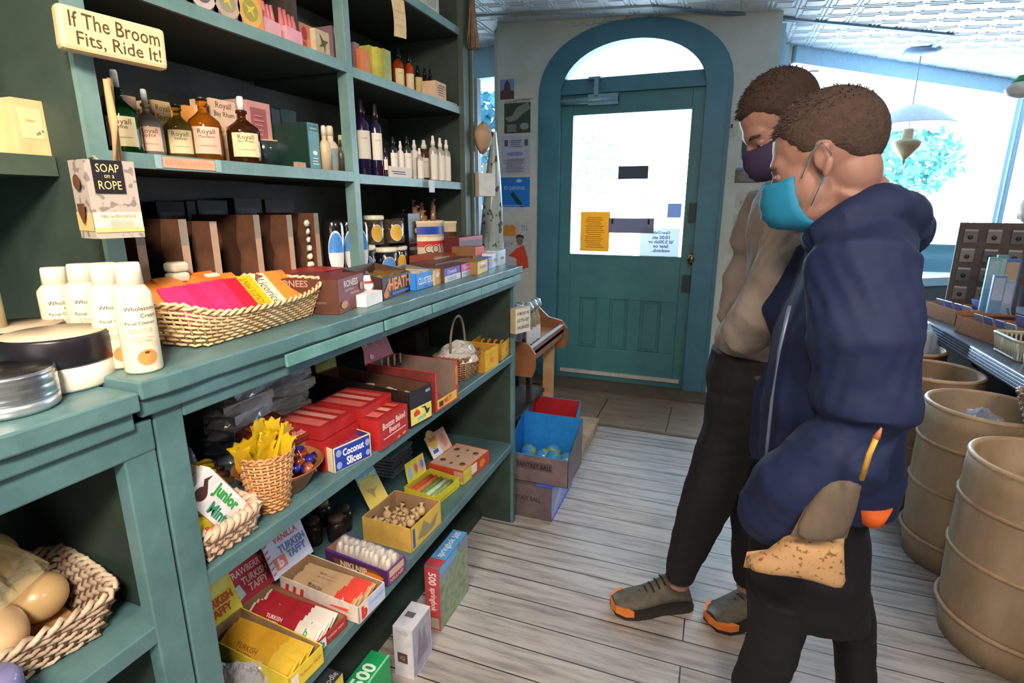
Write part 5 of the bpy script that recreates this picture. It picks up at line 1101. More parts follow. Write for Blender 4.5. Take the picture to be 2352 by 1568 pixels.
# junior mints basket
rz = R90; w_ = .105; d_ = .11; c = Vector((XC-.02-d_/2, .585, ZS1))
bs = thing('raffia_basket', 'pale braided raffia basket holding peppermint boxes by the cabinet stile', 'basket', c, rz)
mb = MB(); wicker(mb, rect_ring(w_, d_, 12, 8), .045, .010, 4, worn('cdb09a', 'a78a74', .6, .6, 30), mat('b0937c', .6), .006, .004); mb.build('weave', bs)
JW = mat('d3c6a2', .6); JG = mat('2f9a4a', .5, var=0); JB = mat('4a2a24', .5)
for k in range(3):
    mb = MB(); mb.use(JW if k < 2 else mat('e4e2e6', .6)); W2, D2, H2 = .115, .021, .058; mb.box((0, 0, H2/2), (W2, D2, H2))
    its = [('F', 't', (.28, .48, .88, .92), JG, 'Junior', .05), ('F', 't', (.4, .1, .92, .44), mat('2f8a6a', .5, var=0), 'Mints', .04), ('F', 'd', (.05, .15, .26, .55), JB), ('F', 'p', (.04, .45, .2, .9), JB, [(.6, 0), (1, .2), (.4, .6), (.5, 1), (0, .5)])]
    side = [(f_, 'p', (.08, .2, .22, .8), JB, [(0, 1), (.5, .3), (1, 0), (.6, .7), (.4, .9)]) for f_ in 'LT']+[('T', 't', (.5, .2, .92, .8), JB, 'Junior Mints')]
    prints(mb, W2, D2, H2, its+side+[('T', 'r', (.2, .2, .8, .8), mat('c8bc98', .6))])
    o = mb.build('mint_box'); Rm = Matrix.Rotation(R90, 3, 'Z') @ Matrix.Rotation(radians(-50+3*(2-k)), 3, 'Y').inverted() if False else Matrix.Rotation(radians(-54-2*k), 3, 'X') @ Matrix.Rotation(R90, 3, 'Z')
    ctr = Vector((-.742-.0235*(2-k), .580, ZS1+.082)); o.location = ctr-Rm @ Vector((0, 0, H2/2)); o.rotation_euler = Rm.to_euler()
    tag(o, ['peppermint box at the back of three in the raffia basket', 'peppermint box in the middle of three in the raffia basket', 'white box lettered Junior Mints, frontmost in the raffia basket'][k], 'candy box')
mb = MB(); mb.use(mat('e0c820', .25, var=.3, scale=30, bump=.6), False); mb.ball((0, 0, .03), .03, 10, 7, 1.1, .5, 1.2, .12, 3); mb.use(mat('d04a2c', .4)); mb.ball((.01, -.012, .035), .009, 8, 6); mb.ball((-.012, -.012, .028), .008, 8, 6)
o = mb.build('candy_bag', loc=L2W(c, rz, (-.042, -.03, .006)), rotz=rz); tag(o, 'crumpled yellow and red candy bag in the corner of the raffia basket', 'bag')
# pot basket with yellow wrapped sticks
P = onz(578, 1213, ZS1); P = Vector((-.752, .705, ZS1)); r0 = .031; hb_ = .112
pb = thing('wicker_pot', 'tall round wicker pot full of yellow wrapped sticks', 'basket', P)
mb = MB(); wicker(mb, oval_ring(r0, r0, 26), hb_, .018, 17, worn('c08d5c', '96683c', .6, .6, 30), mat('d0a478', .6), .0028, .0022, rimr=.004); mb.build('weave', pb)
rnd = random.Random(11); YL = mat('d8b420', .25, .3, var=.25, scale=40, bump=.4)
proto = None
for k in range(17):
    a = 2*pi*k/17*2.4; q = .008+.03*((k*7) % 17)/17; tl = .1+.045*rnd.random()
    if proto is None:
        mb = MB(); mb.use(mat('3a2a1c', .3), True); mb.tube([(0, 0, -.03), (0, 0, .005)], .007, 6); mb.use(YL, False)
        mb.prism([(-.013, 0), (.013, 0), (.016, .02), (.012, .05), (.016, .062), (.006, .058), (0, .066), (-.007, .058), (-.016, .062), (-.012, .05), (-.015, .02)], 'y', -.003, .003)
        proto = mb.build('yellow_wrapped_stick'); o = proto; tag(o, 'yellow topped wrapped stick bunched in the tall wicker pot', 'candy', 'yellow wrapped sticks in the wicker pot')
    else: o = proto.copy(); COL.objects.link(o)
    o.location = P+Vector((q*cos(a), q*sin(a), hb_-.035+.03*rnd.random())); o.rotation_euler = (-.55*sin(a)*q/.05+rnd.uniform(-.1, .1), .55*cos(a)*q/.05+rnd.uniform(-.1, .1), rnd.uniform(.6, 2.4))
for k in range(4):
    o = proto.copy(); COL.objects.link(o); o['label'] = 'yellow wrapped stick lying flat behind the wicker pot'; o['group'] = 'sticks lying behind the wicker pot'; p = P+Vector((-.03-.02*k, -.085+.012*k, .09)); o.location = p; o.rotation_euler = (1.0, -.9, .3*k)
# brown bowl of wrapped candies
P = onz(672, 1148, ZS1); bw = thing('brown_bowl', 'flared brown bowl of wrapped chocolates beside the wicker pot', 'bowl', (P.x-.055, P.y+.03, ZS1))
mb = MB(); mb.use(worn('9a6238', '7d4c2a', .5, .45, 14), True); mb.lathe([(0, 0), (.045, 0), (.05, .004), (.082, .055), (.086, .056), (.08, .05), (.046, .008), (0, .008)], 30); mb.build('body', bw)
rnd = random.Random(5); WR = [mat('c06a4a', .2, .5, var=.4, scale=60), mat('3a34a0', .2, .4, var=.4), mat('a8503a', .2, .5, var=.4)]; ORB = [None]*3
for k in range(22):
    a = k*2.4; q = .066*sqrt((k+.5)/22); m = WR[k % 3]
    if ORB[k % 3] is None:
        mb = MB(); mb.use(m, False); mb.ball((0, 0, 0), .011, 8, 6, 1.2, 1, .8, .1, k); mb.prism([(0, 0), (.01, .008), (.01, -.008)], 'y', .012, .014); mb.prism([(0, 0), (-.01, .008), (-.01, -.008)], 'y', -.014, -.012)
        ORB[k % 3] = mb.build('wrapped_chocolate'); o = ORB[k % 3]; tag(o, ['copper foil wrapped chocolate in the brown bowl', 'blue foil wrapped chocolate in the brown bowl', 'dark red foil wrapped chocolate in the brown bowl'][k % 3], 'candy', ['copper', 'blue', 'dark red'][k % 3]+' chocolates in the brown bowl')
    else: o = ORB[k % 3].copy(); COL.objects.link(o)
    o.location = (P.x-.055+q*cos(a), P.y+.03+q*sin(a), ZS1+.05+.012*(1-q/.07)+.005*rnd.random()); o.rotation_euler = (rnd.random(), rnd.random(), rnd.random()*6)
# baby ruth bars behind the bowl
for k in range(4):
    mb = MB(); mb.use(mat('8a3a2c', .25, .2, var=.2)); mb.box((0, 0, .006), (.12, .03, .012)); prints(mb, .12, .03, .012, [('T', 't', (.08, .15, .92, .85), mat('e8ddd0', .5, var=0), 'BabyRuth', .06), ('T', 't', (.1, .18, .9, .82), mat('b0241c', .5, var=0), 'BabyRuth', .02)])
    c2 = onx(660, 1020, -.8); o = mb.build('candy_bar', loc=(-.80-.03*k, c2.y+.02, ZS1+.074+.004*k), rot=(.35, 0, R90+.05*k)); tag(o, ['red chocolate bar lettered BabyRuth, frontmost above the brown bowl', 'red chocolate bar, second behind the brown bowl', 'red chocolate bar, third behind the brown bowl', 'red chocolate bar farthest back behind the brown bowl'][k], 'candy bar')
YB('cardboard_riser', 'low brown cardboard block under the red chocolate bars', 'box', c2.y-.03, c2.y+.08, -.79, ZS1, .068, .12, CARD)
# coconut slices
BL = mat('2440a4', .45); CRM = mat('dccfae', .6); WL = mat('e6e6ee', .5, var=0)
root, loc, rz_, w_, h_ = disp('blue and cream display box lettered Coconut Slices', (768, 1088), (854, 1046), 1032, .17, CRM, mat('3a3a7a', .5), [('F', 'r', (.04, .04, .96, .96), BL), ('F', 't', (.24, .5, .8, .88), WL, 'Coconut', .03), ('F', 't', (.32, .12, .72, .48), WL, 'Slices', .03), ('F', 'd', (.06, .1, .2, .4), mat('8a9ad8', .5)), ('F', 'd', (.06, .6, .2, .9), mat('8a9ad8', .5)), ('F', 'd', (.82, .55, .94, .85), mat('8a9ad8', .5)), ('F', 'd', (.82, .15, .94, .4), mat('8a9ad8', .5)), ('L', 'r', (0, 0, .5, 1), mat('4a4640', .6))], 0, None, 1.0, z=ZS1)
bars(loc, rz_, w_, .17, 6, .017, .15, .014, mat('8a3a5a', .2, .2, var=.4, scale=40), 'pink and blue wrapped coconut bar standing in the blue box', 'bars in the coconut box', z0=h_*.55, lean=-.3)
# boston baked beans boxes
RB = worn('b0282a', '96201f', .5, .4, 14); RIT = [('F', 't', (.1, .62, .9, .84), mat('e6ccc4', .5, var=0), 'Boston Baked', .02), ('F', 't', (.15, .4, .85, .6), mat('e6ccc4', .5, var=0), 'Beans', .02), ('F', 'r', (.1, .3, .9, .34), mat('e0b8b0', .5)), ('F', 'd', (.75, .05, .9, .15), mat('c9803a', .5)), ('F', 'd', (.55, .05, .68, .14), mat('c9803a', .5)), ('T', 'r', (.1, .1, .35, .95), mat('c9645c', .4)), ('T', 'r', (.45, .1, .6, .95), mat('d09088', .4)), ('T', 'r', (.7, .1, .85, .95), mat('c0584e', .4))]
c1, rz1, w1, h1 = pxbox((874, 1037), (939, 990), 968, ZS1, .13)
for lb, dx, dy, dz, sc, it in (('tall red beans carton with white lettering at the shelf edge', 0, 0, 0, 1, RIT), ('red beans carton standing left behind the lettered one', -w1*1.03, .05, 0, .9, RIT[5:]), ('red beans carton lying on the left one', -w1*.98, .06, h1*.93, .35, RIT[5:]), ('red beans carton laid on top of the lettered carton', .0, .045, h1*1.01, .3, RIT[5:])):
    carton('candy_carton', lb, 'box', L2W(c1, rz1, (dx, dy, dz)), rz1, (w1*.97, .13, h1*sc), RB, it)
# dark display box with gum picture
NV = mat('26262f', .5); YLL = mat('dcd06a', .5)
gum = [('p', (.1, .45, .45, .9), mat('c9423c', .5), [(.2, 0), (1, .1), (.9, .6), (.5, 1), (0, .5)]), ('p', (.45, .3, .95, .9), mat('2a3a34', .5), [(0, 1), (.4, .8), (.6, 0), (.8, .1), (1, .6), (.7, .5), (.5, .95)]), ('p', (.3, .1, .7, .4), mat('7ab8b0', .5), [(0, 0), (1, .3), (1, 1), (0, .7)])]
def gi(f, r0): return [(f, k, (r0[0]+(r0[2]-r0[0])*r[0], r0[1]+(r0[3]-r0[1])*r[1], r0[0]+(r0[2]-r0[0])*r[2], r0[1]+(r0[3]-r0[1])*r[3]), m, s) for k, r, m, s in gum]
root, loc, rz_, w_, h_ = disp('long dark display box with a yellow pictured front panel', (943, 984), (993, 957), 902, .34, NV, mat('5a3a2c', .6), [('F', 'r', (.03, .05, .97, .5), YLL)]+gi('F', (.05, .06, .95, .5))+[('F', 'r', (.7, .82, .92, .9), mat('7a9ab0', .5)), ('L', 'r', (0, 0, 1, 1), mat('2a1c18', .5))], 0, None, 1.0, z=ZS1, hdr=(.075, .11, .1, YLL, [('F', 'r', (.0, .0, 1, 1), YLL)]+gi('F', (.05, .1, .95, .95)), None))
rnd = random.Random(9); proto = None
for k in range(16):
    if proto is None:
        mb = MB(); mb.use(clear('c0c4b0', .75, .1)); mb.ball((0, 0, 0), .014, 7, 5, 1.3, 1, .8, .25, 3); mb.use(mat('5a4a30', .5)); mb.ball((0, 0, 0), .009, 7, 5); proto = mb.build('wrapped_candy'); o = proto; tag(o, 'clear wrapped candy heaped in the long dark display box', 'candy', 'clear wrapped candies in the dark box')
    else: o = proto.copy(); COL.objects.link(o)
    o.location = L2W(loc, rz_, (rnd.uniform(-.5, .5)*w_*.7, .15-.28*k/16, .015+.6*h_*(.6+.4*k/16)*rnd.uniform(.6, 1))); o.rotation_euler = (rnd.random()*6, rnd.random()*6, rnd.random()*6)
# red display box with notched front and header
RD = mat('d23a3c', .45); RDH = mat('c22e48', .5)
root, loc, rz_, w_, h_ = disp('red display box with a notched front and printed yellow strip', (1001, 948), (1053, 914), 856, .22, RD, mat('7c665e', .7), [('F', 'r', (.08, .05, .92, .28), mat('e0c24a', .5)), ('F', 'r', (.14, .08, .32, .22), mat('4a2a28', .5)), ('F', 't', (.35, .1, .7, .24), mat('d8443c', .5, var=0), 'MUT', .04), ('F', 'r', (.85, .4, .97, .9), mat('d8803a', .5)), ('L', 'r', (0, 0, 1, 1), mat('74302c', .5))], 0, None, 1.0, z=ZS1, cut=(.028, .5), hdr=(.12, .10, .42, RDH, [('F', 'r', (0, 0, 1, 1), RDH), ('F', 'p', (.1, .5, .9, .95), mat('b8b030', .5), [(0, 0), (.2, .5), (.9, 1), (.7, .5), (.9, .1), (.4, .3)]), ('F', 'd', (.15, .5, .45, .85), mat('5a1c20', .5)), ('F', 't', (.4, .35, .8, .5), mat('e08a90', .5, var=0), 'GALLOP'), ('F', 'd', (.1, .1, .25, .25), mat('e8c8c8', .5))], [(-.15, 0), (1.0, 0), (1.0, 1), (.6, 1.0), (.55, .88), (.15, .8)]))
for k in range(6):
    mb = MB(); mb.use(mat('d2b0a0', .6), True); mb.tube([(0, 0, 0), (0, 0, .03)], .003, 6); o = mb.build('lollipop_stick', loc=L2W(loc, rz_, (-w_*.3+w_*.12*k, .08-.01*(k % 2), h_-.02))); tag(o, 'thin stick poking up in the notched red box', 'stick', 'sticks in the notched red box')
# basket with a tall handle
P = onz(1085, 868, ZS1); c = Vector((P.x-.06, P.y+.02, ZS1))
hb2 = thing('handled_basket', 'small brown wicker basket with a tall hooped handle holding clear bags', 'basket', c, R90)
mb = MB(); wicker(mb, rect_ring(.13, .10, 12, 9), .072, .012, 9, worn('8a6a4a', '5d432c', .6, .6, 30), mat('a5855f', .6), .003, .0025); mb.build('weave', hb2)
za = onx(1045, 722, -.8).z-ZS1
mb = MB(); mb.use(worn('8a7560', '5d4a3a', .5)); pts = [(-.058+.0*i, 0, .05) for i in range(1)]+[(-.055*cos(pi*i/14), 0, .075+(za-.075)*sin(pi*i/14)**.8) for i in range(15)]+[(.058, 0, .05)]; mb.tube(pts, .0055, 6, flat=.6); mb.build('handle', hb2)
for k in range(2):
    mb = MB(); crinkle(mb, .075, .05, .04, clear('d9d4cf', .7, .08), 21+k, 16); mb.use(mat('8a5a40', .6), True)
    for j in range(4): mb.tube([(-.05, -.025+.015*j, .006), (.05, -.02+.013*j, .012)], .006, 6)
    o = mb.build('pretzel_bag', loc=c+Vector((.01-.02*k, -.03+.045*k, .06+.012*k)), rotz=.3+k); tag(o, ['clear bag of brown sticks on the handled basket, nearer one', 'clear bag of brown sticks on the handled basket, farther one'][k], 'bag')
YX = mat('e6b820', .45)
for lb, A_, B_, vt in (('bright yellow open box with an orange mark, nearer of the pair at the shelf end', (1114, 857), (1145, 837), 808), ('bright yellow open box with an orange mark, last at the shelf end', (1153, 828), (1176, 806), 790)):
    root, loc, rz_, w_, h_ = disp(lb, A_, B_, vt, .12, YX, mat('b8862a', .6), [('F', 'd', (.35, .3, .65, .6), mat('e8783a', .5)), ('F', 'r', (.1, .75, .9, .8), mat('d8a018', .5)), ('L', 'r', (0, 0, 1, 1), mat('a87a2a', .6))], 0, None, 1.0, z=ZS1)
    for k in range(4):
        mb = MB(); mb.use(mat('c98a34', .3, .2, var=.3)); mb.prism([(-.016, 0), (.016, 0), (.016, .05), (.008, .056), (0, .05), (-.008, .056), (-.016, .05)], 'y', -.004, .004); o = mb.build('candy_packet', loc=L2W(loc, rz_, (0, -.03+.025*k, .005)), rot=(.2, 0, rz_)); tag(o, 'golden packet inside the yellow box '+('nearer the basket' if A_[0] < 1150 else 'at the shelf end'), 'candy packet', 'packets in yellow box %d' % A_[0])
# dark rock and plastic bags at the back left
PL1 = clear('d2d6dc', .55, .1, 1.0, 18)
def bagstack(u, v, n, lbl, x=-1.02, w=.15, seed=0, m2='c2c2c0', z=ZS1, dh=.028):
    P = onx(u, v, x); rnd = random.Random(seed)
    for k in range(n):
        mb = MB(); mb.use(mat(m2, .5, var=.3, scale=30)); mb.box((0, 0, dh*.45), (w*.8, w*.5, dh*.7), rot=(rnd.uniform(-.06, .06), rnd.uniform(-.06, .06), 0)); crinkle(mb, w*.52, w*.36, dh*.9, PL1, seed+k, 16, base=0, peak=.3)
        o = mb.build('plastic_bag', loc=(x+rnd.uniform(-.01, .01), P.y+rnd.uniform(-.012, .012), z+dh*k), rotz=R90+rnd.uniform(-.3, .3)); tag(o, lbl, 'bag', lbl)
bagstack(640, 900, 8, 'flat clear bag in the tall grey stack at the back of the shelf', -1.05, .17, 1)
bagstack(545, 950, 6, 'flat clear bag in the lower grey stack left of the tall one', -1.0, .16, 3)
mb = MB(); mb.use(mat('3c3538', .7, var=.4, scale=20)); mb.ball((0, 0, .09), .075, 12, 9, .8, 1, 1.25, .1, 4); crinkle(mb, .095, .09, .2, clear('9fb0c4', .35, .06), 8, 20, 0, .35); o = mb.build('wrapped_bundle', loc=(-.93, .605, ZS1)); tag(o, 'dark bundle in loose clear plastic next to the stile', 'bag')
mb = MB(); mb.use(mat('332b2c', .7, var=.4, scale=20)); mb.ball((0, 0, .075), .06, 12, 9, .8, 1, 1.2, .1, 5); crinkle(mb, .08, .075, .17, clear('8f9fb4', .35, .06), 9, 20, 0, .35); o = mb.build('wrapped_bundle', loc=(-1.10, .64, ZS1)); tag(o, 'second dark plastic wrapped bundle deep in the corner', 'bag')
for k in range(3): 
    P = onx(960, 760, -1.05); mb = MB(); mb.use(mat('4a4a4e', .3, .3)); mb.box((0, 0, .012), (.1, .08, .024)); tag(mb.build('dark_tin', loc=(-1.08, P.y, ZS1+.10+.03*k), bevel=.005), 'dark flat tin in the little stack behind the red header card', 'tin', 'dark tins behind the red header')
YB('cardboard_riser', 'dark cardboard block under the stack of flat tins', 'box', P.y-.05, P.y+.05, -1.03, ZS1, .098, .09, mat('3a322c', .8))
# ============================================================ BASE CABINET, LOWER SHELF
MBAR = {'banana': (mat('c9a83a', .3, var=.15), mat('8a5a1c', .5, var=0)), 'straw': (mat('d8d2cc', .25, var=.1), mat('a8262c', .5)), 'van': (mat('b89a78', .35, var=.1), mat('2a2a3a', .5, var=0))}
def taffy(lbl, A, B, vt, depth, mo, its, hdr, kind, nb, blabel, zoff=0, seed=0):
    root, loc, rz_, w_, h_ = disp(lbl, A, B, vt, depth, mo, CARDI, its, 0, None, 1.25, z=ZS2, hdr=hdr, name='taffy_display_box')
    bm, tm = MBAR[kind]; bw = .024 if kind != 'banana' else .03
    if kind == 'straw': it = [((0, .3, 1, .95), 'r', mat('9e2430', .4)), ((.2, .34, .8, .92), 't', mat('ece0dc', .5, var=0), 'TURKISH\nTAFFY', -1), ((.25, .05, .75, .26), 't', mat('2f9a6a', .5, var=0), 'b', -1)]
    elif kind == 'van': it = [((0, .04, 1, .3), 'r', mat('c9423a', .4)), ((.2, .34, .8, .92), 't', tm, 'TURKISH\nTAFFY', -1), ((.25, .06, .75, .26), 't', mat('ece6e0', .5, var=0), 'b', -1)]
    else: it = [((.0, .3, 1, .95), 'r', mat('c09028', .4)), ((.2, .34, .8, .92), 't', mat('7a4a1c', .5, var=0), 'TURKISH\nTAFFY', -1)]
    bars(loc, rz_, w_, depth, nb, bw*1.35, depth*.86, .009, bm, blabel, blabel.split(' standing')[0]+' in a row', z0=h_*.55, lean=-.6, its=it, seed=seed, jit=.06)
TT = mat('e8dcd8', .5, var=0)
taffy('red strawberry taffy display box with a magenta header card', (728, 1505), (797, 1437), 1478, .235, mat('b23434', .5), [('F', 'r', (.2, .2, .9, .9), mat('a42e34', .5)), ('F', 't', (.35, .2, .9, .85), TT, 'TURKISH TAFFY'), ('F', 'r', (.06, .1, .3, .9), mat('dfe6e4', .5)), ('F', 't', (.08, .15, .28, .85), mat('2f8a8a', .5, var=0), 'b', .05)], (.115, .085, .35, mat('b8344e', .5), [('F', 'r', (0, 0, 1, 1), mat('bd3855', .5)), ('F', 't', (.05, .72, .95, .92), mat('e8d8dc', .5, var=0), 'STRAWBERRY', .02), ('F', 't', (.35, .42, .95, .66), TT, 'TURKISH', .03), ('F', 't', (.45, .18, .9, .4), TT, 'TAFFY', .03), ('F', 'p', (0, .05, .35, .55), mat('b8dce0', .5), [(0, 0), (1, .3), (.8, 1), (0, .8)]), ('F', 't', (.06, .12, .24, .36), mat('2f9a8a', .5, var=0), 'b', .05)], [(0, 0), (1, 0), (1, .8), (.8, 1), (.1, 1), (0, .85)]), 'straw', 12, 'white and red strawberry taffy bar standing in its display box', seed=1)
taffy('white and red striped vanilla taffy display box with a pale header', (826, 1434), (885, 1372), 1395, .235, mat('dcd2ca', .5), [('F', 'r', (.3, .1, 1, .95), mat('b8c8ea', .5)), ('F', 't', (.4, .3, .95, .85), mat('4a7ab8', .5, var=0), 'TURKISH TAFFY'), ('F', 'r', (.04, .1, .34, .9), mat('ecd8d4', .5)), ('F', 't', (.08, .12, .3, .88), mat('c9383a', .5, var=0), 'b', .08)]+[('L', 'p', (.05+.1*i, .05, .13+.1*i, .95), mat('c43c36', .5), [(0, 0), (.5, 0), (1, 1), (.5, 1)]) for i in range(3)], (.125, .10, .4, mat('cfd8f2', .5), [('F', 'r', (0, 0, 1, 1), mat('cdd6f2', .5)), ('F', 't', (.25, .74, .85, .9), mat('c04a4a', .5, var=0), 'VANILLA', .02), ('F', 't', (.3, .46, .95, .66), mat('5a7ac0', .5, var=0), 'TURKISH', .03), ('F', 't', (.45, .24, .9, .44), mat('5a7ac0', .5, var=0), 'TAFFY', .03), ('F', 'r', (.12, .15, .38, .45), mat('e07a78', .5)), ('F', 't', (.16, .18, .34, .42), mat('ecdcdc', .5, var=0), 'b', .06)]+[('F', 'p', (.0, .1+.14*i, .08, .18+.14*i), mat('c9555a', .5), [(0, 0), (1, .5), (1, 1), (0, .5)]) for i in range(6)], [(0, 0), (.85, 0), (1, .3), (1, .8), (.7, 1), (0, 1)]), 'van', 12, 'tan and red vanilla taffy bar standing in its display box', seed=2)
taffy('yellow banana taffy display box with a banana on its header, nearest the stile', (668, 1600), (745, 1520), 1556, .235, mat('dcc63a', .5), [('F', 't', (.3, .25, .95, .8), mat('c0392b', .5, var=0), 'TURKISH TAFFY'), ('F', 'r', (.05, .15, .25, .85), mat('e8dcd0', .5))], (.10, .115, .4, mat('dcd03a', .5), [('F', 'r', (0, 0, 1, 1), mat('dccf3e', .5)), ('F', 'p', (.2, .5, .95, .98), mat('d8d878', .5), [(.5, 1), (.62, 1), (.95, .7), (1, .35), (.8, .05), (.4, 0), (.1, .15), (.45, .25), (.6, .5), (.55, .8)]), ('F', 't', (-.0, .68, .25, .8), mat('c0392b', .5, var=0), 'BANANA', .02), ('F', 't', (.15, .3, .9, .48), mat('c0392b', .5, var=0), 'TURKISH', .03), ('F', 't', (.25, .12, .8, .28), mat('c0392b', .5, var=0), 'TAFFY', .03), ('F', 'd', (-.02, .1, .12, .26), mat('d83a8a', .5))], [(0, 0), (.9, 0), (1, .15), (1, .5), (.9, .55), (.85, .95), (.5, 1.03), (.1, .95), (.05, .5), (0, .4)]), 'banana', 8, 'yellow banana taffy bar standing in its display box', seed=3)
# nik l nip
PUR = mat('6a3a9a', .45)
root, loc, rz_, w_, h_ = disp('purple and brown display box lettered NIKLNIP with an orange splash', (891, 1348), (932, 1308), 1312, .2, PUR, CARDI, [('F', 't', (.1, .1, .9, .35), mat('e8923a', .5, var=0), 'NIKLNIP', .03), ('F', 'r', (.1, .45, .9, .9), mat('caa890', .4)), ('L', 'r', (0, 0, 1, 1), mat('4f2a52', .5)), ('L', 'p', (.12, .25, .92, .85), mat('7a4a34', .5), [(0, .8), (.1, 0), (.9, 0), (1, .5), (.9, .9)]), ('L', 'd', (.62, .3, .95, .6), mat('e8862a', .5)), ('L', 't', (.2, .35, .75, .75), mat('e0c8a8', .5, var=0), 'NIKLNIP', .04)], 0, None, 1.15, z=ZS2)
proto = None; rnd = random.Random(31)
for k in range(10):
    if proto is None:
        mb = MB(); mb.use(clear('e8e4ec', .3, .05), False); mb.ball((0, 0, .034), .03, 10, 6, .3, 1, 1.0, .14, 2); mb.use(mat('d8cab0', .4), True); mb.tube([(0, -.012, .01), (0, -.012, .055)], .006, 6); mb.tube([(0, .012, .01), (0, .012, .055)], .006, 6); proto = mb.build('wax_bottle_packet'); o = proto; tag(o, 'clear packet of wax bottles standing in the purple box', 'candy packet', 'packets in the purple box')
    else: o = proto.copy(); COL.objects.link(o)
    o.location = L2W(loc, rz_, (0, -.085+.017*k, .008)); o.rotation_euler = (rnd.uniform(-.1, .1), rnd.uniform(-.1, .1), rz_+R90+rnd.uniform(-.1, .1))
# gold mine gum
GM = mat('d8b24a', .5)
root, loc, rz_, w_, h_ = disp('yellow display box with a blue edged header lettered GOLD MINE', (946, 1270), (1014, 1200), 1215, .16, GM, CARDI, [('F', 'p', (.2, .15, .9, .85), mat('8f8a6a', .5), [(0, .2), (.3, 1), (.6, .4), (1, .8), (.8, .1), (.4, 0)]), ('F', 'r', (.05, .1, .12, .9), mat('3a5aa0', .5)), ('L', 'r', (0, 0, 1, 1), mat('c9a250', .5))], 0, None, 1.0, z=ZS2, hdr=(.085, .105, .5, mat('dcc04c', .5), [('F', 'r', (0, 0, 1, 1), mat('dcc04c', .5)), ('F', 'p', (0, .68, 1, 1.0), mat('4aa0d0', .5), [(0, 0), (.15, .6), (.4, .3), (.6, .6), (.8, .2), (1, 0), (1, 1), (0, 1)]), ('F', 't', (.06, .72, .94, .96), mat('e0c84a', .5, var=0), 'GOLD MINE', .05), ('F', 'p', (.2, .2, .8, .55), mat('a88a3c', .5), [(0, 1), (.3, .4), (.4, 0), (.5, .5), (1, .8), (.6, .7), (.4, .9)])], [(0, 0), (1, 0), (1.0, .85), (.9, 1), (.1, 1), (0, .85)]))
proto = None
for k in range(18):
    if proto is None:
        mb = MB(); mb.use(mat('c9aa80', .7, var=.2, scale=30)); mb.ball((0, 0, .012), .014, 10, 7, 1, .9, 1, .06, 1); mb.tube([(0, 0, .022), (0, 0, .028), (0, 0, .036)], [.008, .004, .009], 8); proto = mb.build('gum_pouch'); o = proto; tag(o, 'small tied cloth pouch of gum in the GOLD MINE box', 'candy pouch', 'cloth pouches in the GOLD MINE box')
    else: o = proto.copy(); COL.objects.link(o)
    o.location = L2W(loc, rz_, (-w_*.32+w_*.2*(k % 4)+.004*(k % 3), .045-.026*((k//4) % 4), .006+(.028 if k > 11 else .016))); o.rotation_euler = (rnd.uniform(-.5, .5), rnd.uniform(-.5, .5), rnd.random()*6)
# roll candy box with circles
YC = mat('d8cc34', .5)
root, loc, rz_, w_, h_ = disp('small yellow display box of candy rolls with circles on its header', (1000, 1165), (1056, 1118), 1142, .12, YC, mat('b8a838', .5), [('F', 'r', (.1, .2, .9, .35), mat('c0b020', .5))], 0, None, 1.2, z=ZS2, hdr=(.1, .07, .2, YC, [('F', 'r', (0, 0, 1, 1), YC), ('F', 'd', (.06, .15, .3, .75), mat('8fb0d8', .5)), ('F', 'd', (.36, .2, .64, .85), mat('a8c050', .5)), ('F', 'd', (.42, .3, .58, .75), mat('d04a8a', .5)), ('F', 'd', (.68, .2, .96, .9), mat('d890b0', .5)), ('F', 'd', (.74, .35, .9, .75), mat('5a7ad0', .5))], [(0, 0), (1, 0), (1, .7), (.85, 1), (.6, .85), (.4, 1), (.2, .8), (0, .7)]))
for k, (col, st) in enumerate((('c9503a', 'red'), ('d87a4a', 'orange'), ('6a9a4a', 'green'), ('c9d4c0', 'white'), ('8aa86a', 'pale green'))):
    mb = MB(); mb.use(mat(col, .35, var=.2, scale=80), True); mb.tube([(-w_*.42, 0, 0), (w_*.42, 0, 0)], .009, 10); o = mb.build('candy_roll', loc=L2W(loc, rz_, (0, .045-.02*k, .02)), rotz=rz_); tag(o, st+' wrapped candy roll in the small yellow display box', 'candy')
# flip top box with round holes
OR_ = mat('c9442c', .5)
root, loc, rz_, w_, h_ = disp('red and yellow box with round holes and pale header flaps near the shelf end', (1064, 1113), (1124, 1062), 1082, .14, OR_, mat('c9a58c', .6), [('F', 'r', (0, 0, .3, 1), mat('d8c440', .5)), ('F', 'r', (.3, .2, .5, .9), mat('e8dcc8', .5)), ('F', 'd', (.6, .2, .8, .8), mat('e0902c', .5)), ('L', 'r', (0, .2, 1, .9), mat('b8482c', .5)), ('L', 'r', (0, 0, 1, .2), mat('d8b83a', .5)), ('L', 'r', (.75, .2, 1, .9), mat('b8947c', .5))], 0, None, 1.0, z=ZS2, hdr=(.12, .085, .5, mat('dcb4a4', .6), [('F', 'r', (.0, 0, 1, 1), mat('dcb4a0', .6)), ('F', 'd', (.6, .2, .9, .8), mat('c48a7c', .6)), ('F', 'r', (0, 0, .5, .6), mat('dfe4ec', .6)), ('F', 'r', (.1, .2, .35, .35), mat('3a4ab0', .5)), ('F', 'd', (.02, .35, .5, 1.2), mat('d8b23a', .5)), ('F', 't', (.08, .62, .45, .98), mat('d0402a', .5, var=0), 'Candy', .04)], None))
mb = MB(); mb.use(mat('cdaa90', .6)); mb.box((0, 0, h_-.003), (w_*.94, .134, .003)); mb.use(mat('7a4034', .6))
for x, y in ((-.25, .3), (.25, .3), (-.25, -.3), (.25, -.3)): mb.lathe([(0, 0), (.011, 0), (.011, .0006), (0, .0006)], 16, (x*w_, y*.134, h_-.0012)) 
